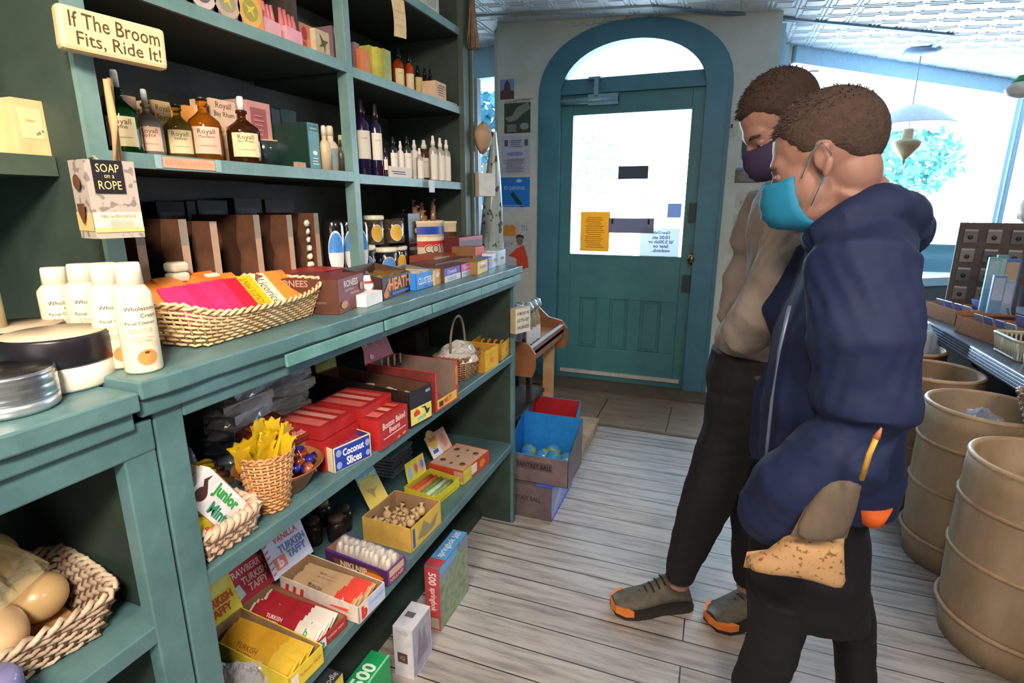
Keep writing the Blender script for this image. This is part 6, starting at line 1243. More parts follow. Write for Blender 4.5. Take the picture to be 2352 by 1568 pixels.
for x, y in ((-.3, 0), (0, .05), (.3, 0)): mb.box((x*w_, y*.134, h_-.0008), (.012, .008, .001))
o = mb.build('lid', root)
# papers, dark jars, corner bag
for k in range(7):
    mb = MB(); mb.use(mat('aab6bb', .7)); mb.box((0, 0, .004), (.14, .10, .007)); P = onx(905, 1060, -1.0); tag(mb.build('paper_sheet', loc=(-1.04, P.y+.04, ZS2+.012*k+.02*0), rotz=R90+.06*(k % 3)), 'white paper pad in the stack at the back of the lower shelf', 'paper', 'stacked paper pads')
for k, (u, v) in enumerate(((720, 1215), (775, 1205), (705, 1180), (760, 1175), (815, 1190))):
    c_ = onz(u, v+30, ZS2); BOT('spice_jar', ['dark jar lying first behind the purple box', 'dark jar second behind the purple box', 'dark jar standing in the back row, left', 'dark jar standing in the back row, middle', 'dark jar standing in the back row, right'][k], (min(c_.x, -.93)-.03*(k > 1), c_.y, ZS2), [(0, 0), (.026, 0), (.028, .05), (.02, .06), (0, .06)], mat('2a2220', .3), [(0, .058), (.022, .058), (.022, .072), (0, .073)], mat('6a5a50' if k % 2 else '3a302c', .5), cat='jar')
for k in range(3):
    mb = MB(); mb.use(mat(['5a4038', '7a6a60', '4a3430'][k], .5)); mb.ball((0, 0, .02), .022, 9, 7, 1.2, 1, .8, .1, k); crinkle(mb, .04, .035, .05, clear('cfd0d8', .5, .06), 30+k, 14); P = onz(510+35*k, 1600, ZS2); tag(mb.build('candy_bag', loc=(P.x-.02, P.y+.02, ZS2)), ['clear bag of dark candy in the bottom corner, left', 'clear bag of dark candy in the bottom corner, middle', 'clear bag of dark candy in the bottom corner, right'][k], 'bag')
# ============================================================ LEFT CABINET: BIG BASKET
ZL0 = ZL+.0008
A = onz(60, 1640, ZL0); B = onz(322, 1478, ZL0)
rz = math.atan2(1, .05); c = Vector((-.862, .285, ZL0)); 
bk2 = thing('woven_basket', 'large shallow basket of round wrapped soaps in the left cabinet', 'basket', c, radians(80))
mb = MB(); wicker(mb, rect_ring(.26, .17, 20, 14), .06, .024, 7, worn('d0bda6', '9f8670', .6, .6, 30), mat('6a4a38', .6), .0045, .003, rimr=.0055); mb.build('weave', bk2)
mb = MB(); mb.use(worn('b88858', '9a6c40', .5)); mb.bb((-.12, -.08, .004), (.12, .08, .008)); mb.build('base_board', bk2)
for k, (x, y, z, r, sx, cl, lb) in enumerate(((.02, -.04, .055, .045, 1.25, 'd8b488', 'large tan egg shaped soap at the front of the woven basket'), (.055, .055, .105, .043, 1.0, 'c4b078', 'round tan soap with a paper seal on top of the basket'), (-.075, -.035, .06, .045, 1.0, 'd8c098', 'cream ball soap at the near front of the woven basket'), (-.06, .05, .08, .046, 1.0, 'b5a070', 'tan ball soap at the back of the woven basket'), (.09, .0, .05, .036, 1.0, 'c0a070', 'small tan ball soap low at the right of the woven basket'))):
    mb = MB(); mb.use(mat(cl, .3, coat=.4, var=.1, scale=20), True); mb.ball((0, 0, 0), r, 24, 16, sx, 1, .92)
    p = L2W(c, radians(80), (x, y, z)); o = mb.build('ball_soap', loc=p, rotz=.3*k); tag(o, lb, 'soap')
    if k == 1:
        mb = MB(); mb.use(mat('dcc8a0', .7)); mb.M = Matrix.Rotation(radians(0), 4, 'Z') @ Matrix.Translation((.036, -.030, .0)) @ Matrix.Rotation(radians(-40), 4, 'Z') @ Matrix.Rotation(R90, 4, 'Y'); mb.lathe([(0, 0), (.016, 0), (.018, .002), (0, .003)], 18); mb.use(mat('6a6a48', .7)); mb.lathe([(0, .003), (.005, .003), (0, .0038)], 6); s_ = mb.build('paper_seal', o)
mb = MB(); crinkle(mb, .125, .085, .075, clear('e8dcb0', .30, .05, 1.0, 30), 77, 30, .07, .45); o = mb.build('cellophane_wrap', loc=L2W(c, radians(80), (-.02, .02, .02)), rotz=radians(80)); tag(o, 'crinkled clear cellophane over the soaps in the basket', 'wrap')
P = onz(42, 1600, ZL0); root = BOT('lilac_jar', 'translucent lilac plastic jar at the bottom left corner', (-.726, .262, ZL0), [(0, 0), (.026, 0), (.028, .005), (.028, .03), (.025, .034), (.028, .038), (.027, .058), (.02, .066), (0, .067)], mat('8f8fc4', .12, trans=.4, var=0, ior=1.3), None, None, [(.028, .008, .026, 1.4, mat('c9cad8', .6))], cat='jar')
# ============================================================ PUZZLES UNDER THE LOW SHELF
def stand(lbl, uR, v0, wth, y0, y1, vtop, x1, m, items, name='puzzle_box'):
    """box on edge: narrow end towards the room's near side, picture side towards the aisle"""
    h = onx(uR, vtop, x1).z
    return carton(name, lbl, 'box', (x1-wth/2, (y0+y1)/2, .001), R90, (y1-y0, wth, h), m, items)
X1 = -.700
yA = onx(1012, 1370, X1).y; yB = onx(1075, 1270, X1).y
hS = onx(1012, 1305, X1).z
carton('puzzle_box', 'red and blue 500 piece puzzle box standing on edge under the low shelf', 'box', (X1-.027, (yA+yB)/2, .001), R90, (yB-yA, .05, hS), mat('6f8fb0', .4), [('F', 'r', (0, 0, 1, 1), mat('7f93a0', .35, var=.3, scale=20)), ('F', 'p', (0, 0, 1, 1), mat('8a9a78', .35, var=.4, scale=40), [(0, 0), (1, 0), (1, .8), (.6, .9), (.3, .7), (0, .8)]), ('F', 'r', (0, .88, .6, 1), mat('6aa8e0', .35)), ('L', 'r', (0, 0, 1, 1), mat('c0484c', .4)), ('L', 't', (.25, .72, .8, .92), mat('e8dcdc', .5, var=0), '500', .03, -1), ('L', 't', (.25, .3, .8, .68), mat('e8dcdc', .5, var=0), 'springbok', .02, -1), ('L', 'r', (.1, .03, .9, .2), mat('b8a890', .5)), ('T', 'r', (0, 0, 1, 1), mat('5aa0dc', .35)), ('T', 'r', (0, 0, .2, 1), mat('c0484c', .4)), ('T', 't', (.25, .2, .75, .8), mat('e6ecf4', .5, var=0), 'springbok', .02), ('T', 't', (.78, .2, .95, .8), mat('e6ecf4', .5, var=0), '500', .02)])
yA2 = onx(948, 1500, X1+.012).y; yB2 = onx(988, 1400, X1+.012).y; hW = onx(948, 1432, X1).z
carton('puzzle_box', 'white maze puzzle box standing on edge nearest the aisle', 'box', (X1-.018, (yA2+yB2)/2, .001), R90, (yB2-yA2, .06, hW), mat('d6d6e2', .4), [('F', 'r', (.04, .03, .96, .97), mat('a9a4b8', .35, var=.3, scale=25)), ('F', 'p', (.2, .2, .8, .9), mat('83808f', .4), [(0, 0), (.3, 1), (.5, .4), (.7, .9), (1, .1)]), ('L', 't', (.2, .88, .8, .95), mat('a8a0b0', .5, var=0), 'MAZE'), ('L', 'r', (.2, .3, .72, .5), mat('5d4444', .5)), ('L', 't', (.3, .36, .62, .44), mat('b8a8a8', .5, var=0), 'IQ'), ('T', 'r', (.4, .35, .6, .8), mat('6a6470', .5)), ('T', 't', (.08, .3, .22, .8), mat('a8a0b0', .5, var=0), 'STACK')])
gA = onx(903, 1560, X1).y
carton('puzzle_box', 'green 500 piece puzzle box cut off by the bottom of the picture', 'box', (X1-.03, gA-.08, .001), R90, (.15, .055, onx(880, 1530, X1-.0).z), mat('1f9a5c', .4), [('T', 't', (.25, .15, .75, .85), mat('d8ece0', .5, var=0), '500', .03), ('L', 't', (.2, .5, .8, .9), mat('d8ece0', .5, var=0), '500', .03), ('T', 'r', (0, 0, 1, .1), mat('7fd0a0', .5))])
carton('game_box', 'black and yellow game box beside the green puzzle at the bottom edge', 'box', (X1-.035, gA-.235, .001), R90, (.11, .06, onx(800, 1535, X1).z), mat('34383e', .4), [('T', 'r', (.3, .35, .45, .75), mat('c8ccd0', .5)), ('F', 'r', (0, 0, 1, 1), mat('c9b84a', .5)), ('T', 't', (.5, .1, .95, .35), mat('c8ccd0', .5, var=0), 'doodle'), ('L', 't', (.2, .7, .8, .85), mat('c8ccd0', .5, var=0), 'doodle')])
# ============================================================ BOXES AT THE CABINET END
GB = worn('6b5d62', '4a4046', .5, .6, 9)
carton('cardboard_box', 'grey brown carton on the floor under the open box of globe balls', 'box', (-.672, 2.11, .001), 0, (.235, .34, .15), GB, [('F', 't', (.2, .5, .8, .7), mat('2f2428', .6, var=0), 'FANTASY BALL', .02), ('R', 'r', (0, 0, 1, 1), mat('8fa0d4', .5)), ('R', 'p', (.1, .2, .8, .9), mat('b8bcd8', .5), [(0, 0), (1, .6), (.7, 1), (.2, .5)]), ('R', 'r', (0, 0, 1, .06), mat('2a5ae0', .5)), ('T', 'r', (.7, 0, 1, 1), mat('4a6ae0', .5))])
root, loc, rz_ = TRAY('open_ball_box', 'open box with bright blue lining full of globe balls by the cabinet end', 'box', (-.632, 2.085, .153), 0, (.275, .24, .125), worn('77686a', '564a50', .5, .6, 9), mat('1f7fd0', .5), [('F', 't', (.2, .5, .75, .72), mat('2f2428', .6, var=0), 'FANTASY BALL', .02), ('F', 'r', (.18, .46, .76, .76), mat('5a4a50', .6)), ('F', 't', (.2, .5, .75, .72), mat('2a2024', .6, var=0), 'FANTASY BALL', .03), ('F', 'r', (0, .97, 1, 1.0), mat('2a8ae0', .5))], hb=.215)
EARTH = speck('3a8fd0', '8aa060', 30, .55, .2)
for k, (x, y, z) in enumerate(((-.07, -.02, .05), (.05, -.03, .075), (-.01, .02, .055), (.095, .03, .05), (-.09, .06, .045), (.02, .07, .06))):
    mb = MB(); mb.use(EARTH, True); mb.ball((0, 0, 0), .036, 20, 14); tag(mb.build('globe_ball', loc=(loc[0]+x, loc[1]+y, loc[2]+z), rot=(k, k*.7, 0)), ['blue globe ball at the front left of the blue lined box', 'globe ball standing highest in the blue lined box', 'globe ball in the middle of the blue lined box', 'globe ball at the right of the blue lined box', 'globe ball in the back left corner of the blue lined box', 'globe ball at the back of the blue lined box'][k], 'ball')
pl = MB(); pl.use(worn('b59a7c', '8f765a', .5, .6, 8)); pl.bb((-.83, 2.31, .05), (-.565, 2.95, .075)); pl.bb((-.60, 2.31, 0), (-.575, 2.95, .05)); pl.bb((-.83, 2.33, 0), (-.80, 2.93, .05)); tag(pl.build('low_bench'), 'low wooden bench holding the red lined box', 'bench')
root, loc, rz_ = TRAY('open_ball_box', 'open box lined in red with pink balls on the low bench', 'box', (-.70, 2.435, .076), 0, (.235, .19, .13), mat('2f7fbf', .5), mat('a8202c', .5), [('F', 'r', (0, 0, 1, .2), mat('5a7a4a', .5)), ('R', 'r', (0, 0, 1, 1), mat('7fa8d8', .5))], hb=.25)
for k, (x, y, z) in enumerate(((-.03, .0, .10), (.02, .02, .075), (.08, 0, .085), (-.08, .03, .07))):
    mb = MB(); mb.use(mat('e0907c', .35), True); mb.ball((0, 0, 0), .035, 18, 12); tag(mb.build('pink_ball', loc=(loc[0]+x, loc[1]+y, loc[2]+z)), 'pink ball in the red lined box '+['highest in the middle', 'low in the middle', 'at the right', 'at the left side'][k], 'ball')
mb = MB(); mb.use(mat('5a9ad0', .4)); mb.box((0, 0, .13), (.016, .19, .26)); prints(mb, .016, .19, .26, [('F', 'r', (0, 0, 1, 1), mat('8ac04a', .4)), ('F', 'r', (0, .5, 1, 1), mat('6ab0e0', .4))]); tag(mb.build('activity_book', loc=(-.835, 2.42, .078)), 'blue and green card standing left of the red lined box', 'book')
# ============================================================ SMALL WOODEN RACK
rk = thing('display_rack', 'small wooden rack of bottles standing past the cabinet end', 'rack', (-.82, 2.32, 0))
WD = worn('93603f', '6c4128', .5, .45, 8); WD2 = worn('c49c74', 'a47c54', .5, .5, 8)
mb = MB(); mb.use(WD2); mb.bb((-.11, -.25, .665), (.13, .25, .68)); mb.build('shelf', rk)
mb = MB(); mb.use(WD); mb.bb((.115, -.25, .64), (.13, .25, .70)); mb.use(mat('c8d4e0', .3)); mb.bb((.113, -.25, .70), (.132, .25, .703)); mb.build('front_lip', rk)
for y in (-.262, .25):
    mb = MB(); mb.use(WD); mb.prism([(-.12, .58), (.135, .58), (.15, .62), (.15, .68), (.12, .72), (.05, .735), (0, .78), (-.12, .80)], 'y', y, y+.012); mb.build('end_board', rk)
for x, y, w_ in ((.06, .235, .05), (-.1, -.2, .03), (-.1, .2, .03)):
    mb = MB(); mb.use(WD2 if x > 0 else DARK); mb.bb((x-w_/2, y-.015, .077 if x > 0 else .001), (x+w_/2, y+.015, .665)); mb.build('leg', rk)
mb = MB(); mb.use(mat('2a2422', .6)); mb.bb((-.12, -.24, .36), (.05, .2, .375)); mb.build('lower_shelf', rk)
mb = MB(); mb.use(mat('2a2422', .6)); mb.bb((.03, -.03, .37), (.05, .0, .66)); mb.build('upright', rk)
mb = MB(); mb.use(mat('bcc6dc', .6)); mb.box((0, 0, .07), (.07, .003, .17)); prints(mb, .07, .003, .17, []); tag(mb.build('leaflet', loc=(-.862, 2.05, .46), bevel=.0005), 'pale blue leaflet on the near end of the wooden rack', 'leaflet')
rnd = random.Random(8); SIL = mat('c5d4e4', .2, .6, var=.3, scale=60, bump=.8)
for k in range(9):
    x, y = -.82+[-.05, .02, .08][k % 3], 2.13+.055*(k//3)+.02*(k % 3)
    h = .12+.02*(k % 3); rr = .019
    o = BOT('foil_topped_bottle', 'clear bottle with a crumpled silver foil top on the wooden rack', (x, y, .681), [(0, 0), (rr, 0), (rr, h*.7), (rr*.5, h*.85), (rr*.45, h), (0, h)], mat(['8a8f98', '4a3f44', 'b0a890'][k % 3], .08, trans=.4, var=0, ior=1.3), None, None, [(rr, h*.1, h*.5, 2, mat('c9ced8', .5))], group='foil topped bottles on the rack')
    mb = MB(); mb.use(SIL, False); mb.ball((0, 0, h+.015), .022, 9, 7, 1, 1, 1, .25, k); mb.build('foil', o)
sg2 = thing('wooden_sign', 'small wooden block sign lettered about getting organized, on the cabinet end', 'sign', (-.668, 1.865, onx(1185, 765, -.68).z), R90-.35)
mb = MB(); mb.use(worn('b7a886', '9d8d6c', .5, .5)); mb.box((0, 0, .05), (.085, .028, .095)); mb.build('board', sg2, bevel=.003)
mb = MB(); mb.use(mat('d6d4ce', .5)); mb.box((0, -.0145, .05), (.083, .001, .092)); mb.use(INK)
for i, st in enumerate(('SOME DAY WE', 'GOTTA GET', 'ORGANIZED')): mb.text((-.0425, -.0155, 0), (1, 0, 0), (0, 0, 1), (.008, .068-.026*i, .077, .086-.026*i), st, .02)
mb.build('lettering', sg2)
mb = MB(); crinkle(mb, .06, .05, .18, clear('c9d2dc', .5, .08), 55, 18, 0, .3); mb.use(mat('33343a', .5)); mb.ball((0, 0, .07), .04, 10, 8, 1, .8, 1.6, .2, 2)
tag(mb.build('plastic_bag', loc=(-.885, 2.03, .0)), 'crumpled clear and grey plastic bag behind the globe ball box', 'bag')
mb = MB(); mb.use(mat('3a3430', .8)); mb.bb((-.99, 1.925, 0), (-.80, 1.94, .40)); tag(mb.build('dark_board'), 'dark board standing against the cabinet end behind the ball boxes', 'board')
# ============================================================ BEHIND THE COUNTER END: STRIPS, PAPER BAG, WRAPPING
mb = MB(); mb.use(mat('a98a70', .8, bump=.5, bscale=20)); mb.ball((0, 0, 0), .04, 9, 7, .8, 1, 1.3, .18, 5); c = onx(1100, 310, -.87); tag(mb.build('paper_bag', loc=(-.862, 1.985, c.z-.01)), 'crumpled brown paper bag pinned to the bookcase end', 'bag')
mb = MB(); mb.use(mat('b8a89c', .6)); mb.box((0, 0, 0), (.075, .03, .085)); mb.use(mat('c4ccd0', .6)); mb.box((0, -.016, 0), (.074, .002, .083)); c = onx(1092, 423, -.86); tag(mb.build('wooden_block_sign', loc=(-.852, 1.975, c.z), rotz=R90-.55, bevel=.003), 'blank pale block sign sticking out from the bookcase end', 'sign')
rnd = random.Random(4); mb = MB(); mb.use(mat('8a7460', .8, var=.3)); 
for k in range(40): a = rnd.uniform(0, 6.28); q = .022*rnd.random(); mb.tube([(q*cos(a)*.3, q*sin(a)*.3, .17), (q*cos(a), q*sin(a), .06), (q*cos(a)*1.6, q*sin(a)*1.3, 0)], .0022, 3)
c = onx(1083, 105, -.86); tag(mb.build('dried_flower_bunch', loc=(-.872, 1.93, c.z)), 'bunch of dried stalks hanging from the bookcase corner', 'plant')
# rolled wrapping and shelf stuff seen past the bookcase
WRP = speck('aebdb8', '55504a', 28, .6, .3, .04)
bq = thing('cellophane_cone', 'tall cone of spotted clear gift wrap standing past the counter end', 'gift wrap', (-1.135, 2.66, 0))
mb = MB(); mb.use(WRP, False); rnd = random.Random(2); rings = []; seg = 14
zt_ = ony(1130, 300, 2.62).z; zb_ = ony(1125, 600, 2.62).z
for j in range(11):
    t = j/10; z = .35+(zt_-.35)*t; r_ = .105*(1-t)**.8+.012; rings.append([(r_*(1+.15*(rnd.random()-.5))*cos(2*pi*i/seg)+.04*t, r_*(1+.15*(rnd.random()-.5))*sin(2*pi*i/seg), z) for i in range(seg)])
vs_ = [p for r_ in rings for p in r_]; fs_ = [(j*seg+i, j*seg+(i+1) % seg, (j+1)*seg+(i+1) % seg, (j+1)*seg+i) for j in range(10) for i in range(seg)]; mb.add(vs_, fs_+[tuple(range(seg))[::-1], tuple(range(10*seg, 11*seg))]); mb.build('wrap', bq)
mb = MB(); mb.use(DARK); mb.lathe([(0, 0), (.09, 0), (.09, .35), (0, .35)], 14); mb.build('pot', bq)
mb = MB(); mb.use(mat('9aaab4', .5)); 
bx_ = ony(1088, 560, 2.95).x; mb.bb((bx_-.035, 2.95, 0), (bx_+.035, 3.0, 1.95))
tag(mb.build('white_post'), 'pale narrow upright of a rack behind the counter end', 'rack')
mb = MB(); mb.use(mat('b4c2cc', .6)); mb.box((0, 0, .15), (.06, .003, .6)); o = mb.build('paper_banner', loc=(bx_, 2.948, 1.15)); tag(o, 'narrow pale banner hanging behind the candy tubs', 'banner')
mb = MB(); mb.use(mat('5a78b0', .6, var=0)); mb.text((bx_-.03, 2.945, 1.15), (1, 0, 0), (0, 0, 1), (.01, .02, .05, .28), 'JOHN', .03, 1); tag(mb.build('banner_lettering'), 'blue letters running up the narrow banner', 'lettering')
# ============================================================ RIGHT: COUNTER AND BARRELS
XR1 = 1.04; ZR = .70
rc = thing('window_counter', 'dark counter with a ribbed metal edge under the right window', 'counter', (0, 0, 0))
mb = MB(); mb.use(mat('4a4f5c', .45)); mb.bb((XR1, .4, ZR-.02), (1.86, 4.0, ZR)); mb.build('top', rc)
mb = MB(); mb.use(mat('8f9cb0', .25, .8, var=.05))
for i in range(5): mb.M = Matrix.Translation((XR1, 0, ZR-.006-.0125*i)); mb.tube([(0, .4, 0), (0, 2.78, 0)], .0062, 8); mb.tube([(0, 2.785, 0), (0, 4.0, 0)], .0062, 8)
mb.M = Matrix.Identity(4); mb.use(mat('3f4a60', .4)); mb.bb((XR1, .4, ZR-.065), (XR1+.012, 4.0, ZR-.02)); mb.build('metal_edge', rc)
DKN = worn('232838', '1a1e2c', .4, .5, 6)
mb = MB(); mb.use(DKN); mb.bb((1.15, .4, 0), (1.18, 4.0, ZR-.02)); mb.use(mat('2b3144', .5))
for k in range(7): y = .55+.48*k; mb.bb((1.142, y, .06), (1.15, y+.06, ZR-.03)); 
mb.bb((1.142, .4, .56), (1.15, 4.0, .62)); mb.build('front_panel', rc)
def barrel(lbl, x, y, r, h, m1, fill=None, n=9, seed=0):
    b = thing('slatted_barrel', lbl, 'barrel', (x, y, .001), 0, 'tall wooden barrels'); mb = MB(); mb.use(m1, False); n2 = 32
    prof = [(r*.90, 0), (r*.95, h*.12), (r*.985, h*.35), (r, h*.6), (r*.99, h*.9), (r*.98, h)]
    mb.lathe(prof+[(r*.90, h), (r*.90, h*.62), (r*.88, h*.6), (0, h*.6)], n2, smooth=True); mb.build('staves', b)
    for z in (.17, .5, .78):
        mb = MB(); mb.use(worn('c0a688', 'a0876a', .5, .5, 10), True); mb.tube([((r*.992)*cos(2*pi*i/30), (r*1.0)*sin(2*pi*i/30), h*z+.004) for i in range(30)], .007, 8, closed=True); mb.build('hoop', b)
    mb = MB(); mb.use(worn('ddc2a2', 'b89a76', .5, .45, 10), True); mb.tube([(r*.95*cos(2*pi*i/36), r*.95*sin(2*pi*i/36), h) for i in range(36)], .0085, 8, closed=True); mb.build('rim', b)
    return b
BW = worn('c2ad92', 'a08a6e', .5, .5, 6, (1, 1, .3)); BW2 = worn('a88c6c', '866a4e', .5, .5, 6, (1, 1, .3))
barrel('nearest pale wooden barrel, empty, at the right edge', .915, 1.80, .19, .585, BW)
barrel('pale wooden barrel with a clear bag inside, second from the right edge' , .925, 2.24, .185, .60, BW)
barrel('third barrel, half hidden behind the navy jacket', .89, 2.68, .18, .60, BW2)
barrel('farthest barrel by the counter, heaped with clear wrapped candy', .90, 3.10, .17, .60, worn('6f5038', '553a28', .5, .5, 6))
for k, (x, y, z, rx, h, lb) in enumerate(((.90, 2.22, .42, .13, .17, 'crumpled clear bag inside the second barrel'), (.89, 2.68, .42, .10, .14, 'crumpled clear bag down in the third barrel'), (.90, 3.10, .59, .13, .17, 'shiny clear bag of candy heaped on the farthest barrel'))):
    mb = MB(); crinkle(mb, rx, rx, h, clear('cfdcf0', .6, .06, 1.0, 30), 60+k, 22, 0, .35)
    if k == 2: mb.use(mat('b89a6a', .5, var=.4)); mb.ball((0, 0, .04), .09, 12, 8, 1, 1, .6, .1, 3)
    tag(mb.build('plastic_bag', loc=(x, y, z)), lb, 'bag')
wb = thing('wicker_bowl', 'round wicker basket of clear bags resting on the two nearest barrels', 'basket', (1.01, 2.02, .616))
mb = MB(); wicker(mb, oval_ring(.07, .07, 26), .10, .035, 11, worn('b89a8a', '947565', .5, .5, 20), mat('a08070', .6), .0042, .003); mb.build('weave', wb)
mb = MB(); crinkle(mb, .085, .085, .10, clear('c9d4ec', .6, .06, 1.0, 30), 71, 20, .05, .3); tag(mb.build('plastic_bag', loc=(1.0, 2.02, .625)), 'clear bag sticking up from the round wicker basket', 'bag')
# trays of cards on the counter
KB = worn('c98f62', 'a86f46', .5, .6, 10)
def cdtray(lbl, x, y, w_, d_, h_, rz0, nr, seed):
    root, loc, rz1 = TRAY('card_tray', lbl, 'tray', (x, y, ZR+.001), rz0, (w_, d_, h_), KB, KB, [('F', 'r', (0, 0, 1, 1), worn('8f5f42', '744a32', .5)), ('L', 'r', (0, 0, 1, 1), worn('6a4638', '523428', .5))], hb=h_*1.5)
    mb = MB(); mb.use(KB); mb.bb((-.001, -d_/2, .003), (.001, d_/2, h_*.9))
    for j in range(1, nr): yy = -d_/2+d_*j/nr; mb.bb((-w_/2, yy-.001, .003), (w_/2, yy+.001, h_*1.1))
    mb.build('divider', root)
    rnd = random.Random(seed); n = 0
    for j in range(nr):
        for i in range(2):
            for q in range(2):
                mb = MB(); mb.use(mat(['9fb4e0', 'b4bfe0', '7f9ae0', 'a8b8d8'][(i+q+j) % 4], .3)); mb.box((0, 0, .045), (w_*.2, .006, .09)); prints(mb, w_*.2, .006, .09, [('F', 'r', (.1, .1, .9, .6), mat(['6a86c8', '8a9ac8', '5a7ad0'][(i+j+q) % 3], .4)), ('F', 'r', (0, .92, 1, 1), mat('e0e6f2', .4))])
                p = L2W(loc, rz1, (w_*(-.375+.5*i+.23*q), -d_/2+d_*(j+.45)/nr, .005)); o = mb.build('card_pack', loc=p); o.rotation_euler = (Matrix.Rotation(rz1, 3, 'Z') @ Matrix.Rotation(-.35, 3, 'X')).to_euler()
                tag(o, 'pale blue card pack standing in the '+lbl.split(' on')[0], 'card', 'packs in the '+lbl.split(' on')[0]); n += 1
cdtray('far divided cardboard tray on the window counter', 1.26, 3.42, .30, .34, .05, radians(-78)+pi, 2, 1)
cdtray('near divided cardboard tray on the window counter', 1.27, 2.98, .28, .34, .05, radians(-78)+pi, 2, 2)
cdtray('third cardboard tray by the card rack on the window counter', 1.62, 3.1, .28, .30, .05, radians(-78)+pi, 2, 3)
pbk = thing('plastic_basket', 'pale ribbed plastic basket at the right edge of the window counter', 'basket', (1.17, 2.64, ZR+.001))
mb = MB(); mb.use(mat('c9cbb8', .4)); ring = rect_ring(.14, .2, 10, 14)
for i in range(len(ring)): a_, b_ = ring[i], ring[(i+1) % len(ring)]; mb.tube([(a_[0], a_[1], 0), (a_[0]*1.12, a_[1]*1.12, .075)], .0035, 5)
for z, k_ in ((.004, 1), (.075, 1.12)): mb.tube([(p[0]*k_, p[1]*k_, z) for p in ring], .006, 6, closed=True)
mb.bb((-.07, -.1, 0), (.07, .1, .004)); mb.build('cage', pbk)
mb = MB(); mb.use(mat('c4b89a', .4), True); mb.lathe([(0, 0), (.04, 0), (.045, .05), (.04, .052), (.036, .01), (0, .008)], 20); tag(mb.build('small_bowl', loc=(1.12, 2.44, ZR+.001)), 'pale small bowl beside the plastic basket', 'bowl')
# earring card rack
c = ony(2262, 640, 3.75); rkc = thing('card_rack', 'upright grey brown rack of small carded goods on the window counter', 'rack', (c.x, 3.75, ZR+.001), radians(-12))
z1_ = ony(2262, 512, 3.75).z-ZR; mb = MB(); mb.use(mat('6f6259', .7)); mb.box((0, 0, z1_/2), (.31, .02, z1_)); mb.box((0, .05, .01), (.31, .14, .02)); mb.build('panel', rkc)
for j in range(4):
    for i in range(3):
        mb = MB(); mb.use(mat(['8a8078', 'a09488', '77706c'][(i+j) % 3], .5)); mb.box((0, 0, 0), (.06, .006, .075)); mb.use(mat('c9bfb0', .5)); mb.box((0, -.004, .03), (.055, .003, .01)); mb.use(mat('4a4542', .4, .5), True); mb.ball((0, -.008, -.008), .012, 8, 6, 1, .4, 1)
        p = L2W((c.x, 3.75, ZR), radians(-12), (-.1+.1*i, -.016, z1_-.07-.105*j)); tag(mb.build('carded_trinket', loc=p, rotz=radians(-12)), 'small carded trinket hung on the grey rack', 'trinket', 'carded trinkets on the rack')
for k, (u, v, w_, hh, cl, lb) in enumerate(((2280, 625, .05, .15, '8fc4c8', 'tall pale aqua box in front of the card rack, left'), (2296, 622, .04, .16, '6fb0b8', 'slim aqua box in front of the card rack, middle'), (2320, 622, .07, .12, '5a8ad0', 'blue box with a sandy top in front of the card rack, right'), (2292, 660, .05, .12, '7fa8d8', 'lower light blue box standing before the aqua ones'), (2312, 668, .05, .10, 'a8c0d8', 'small pale box beside the lower light blue one'))):
    c = ony(u, v, 3.45-.12*(k > 2)); z0 = ZR+.001
    carton('tall_card_box', lb, 'box', (c.x, c.y, z0), radians(-10), (w_, .03, c.z-z0+hh*.5), mat(cl, .4), [('F', 'r', (.1, .5, .9, .95), mat('b8d4d0' if k < 2 else 'd8b890' if k == 2 else 'c0d4f0', .4))])
# ============================================================ PEOPLE
def remesh(o, vox, smooth=3, disp=None):
    m = o.modifiers.new('r', 'REMESH'); m.mode = 'VOXEL'; m.voxel_size = vox; m.use_smooth_shade = True
    if smooth: s = o.modifiers.new('s', 'SMOOTH'); s.factor = .5; s.iterations = smooth
    if disp:
        t = bpy.data.textures.new('folds', 'CLOUDS'); t.noise_scale = disp[1]; t.noise_depth = 2
        d = o.modifiers.new('d', 'DISPLACE'); d.texture = t; d.strength = disp[0]; d.mid_level = .5; d.texture_coords = 'LOCAL'
    return o
def rings(mb, rows, seg=24):
    """rows: (cx, cy, cz, rx, ry[, tiltdir]) stacked ellipses"""
    vs = []; fs = []; n = len(rows)
    for (cx, cy, cz, rx, ry) in rows:
        for i in range(seg):
            a = 2*pi*i/seg; c, s = cos(a), sin(a); vs.append((cx+rx*(abs(c)**.9)*(1 if c > 0 else -1), cy+ry*(abs(s)**.9)*(1 if s > 0 else -1), cz))
    for j in range(n-1):
        for i in range(seg): k = (i+1) % seg; fs.append((j*seg+i, j*seg+k, (j+1)*seg+k, (j+1)*seg+i))
    fs += [tuple(range(seg))[::-1], tuple((n-1)*seg+i for i in range(seg))]; mb.add(vs, fs, True)
def sil(rows):
    """(pixel row, left px, right px, depth Y, thickness) -> ellipses in the room"""
    out = []
    for v, ul, ur, Y, ty in rows:
        a = ony(ul, v, Y); b = ony(ur, v, Y); out.append(((a.x+b.x)/2, Y, (a.z+b.z)/2, (b.x-a.x)/2, ty))
    return sorted(out, key=lambda r: r[2])
def px(u, v, Y): return ony(u, v, Y)
SKIN = mat('a47c70', .5, var=.06, scale=15)
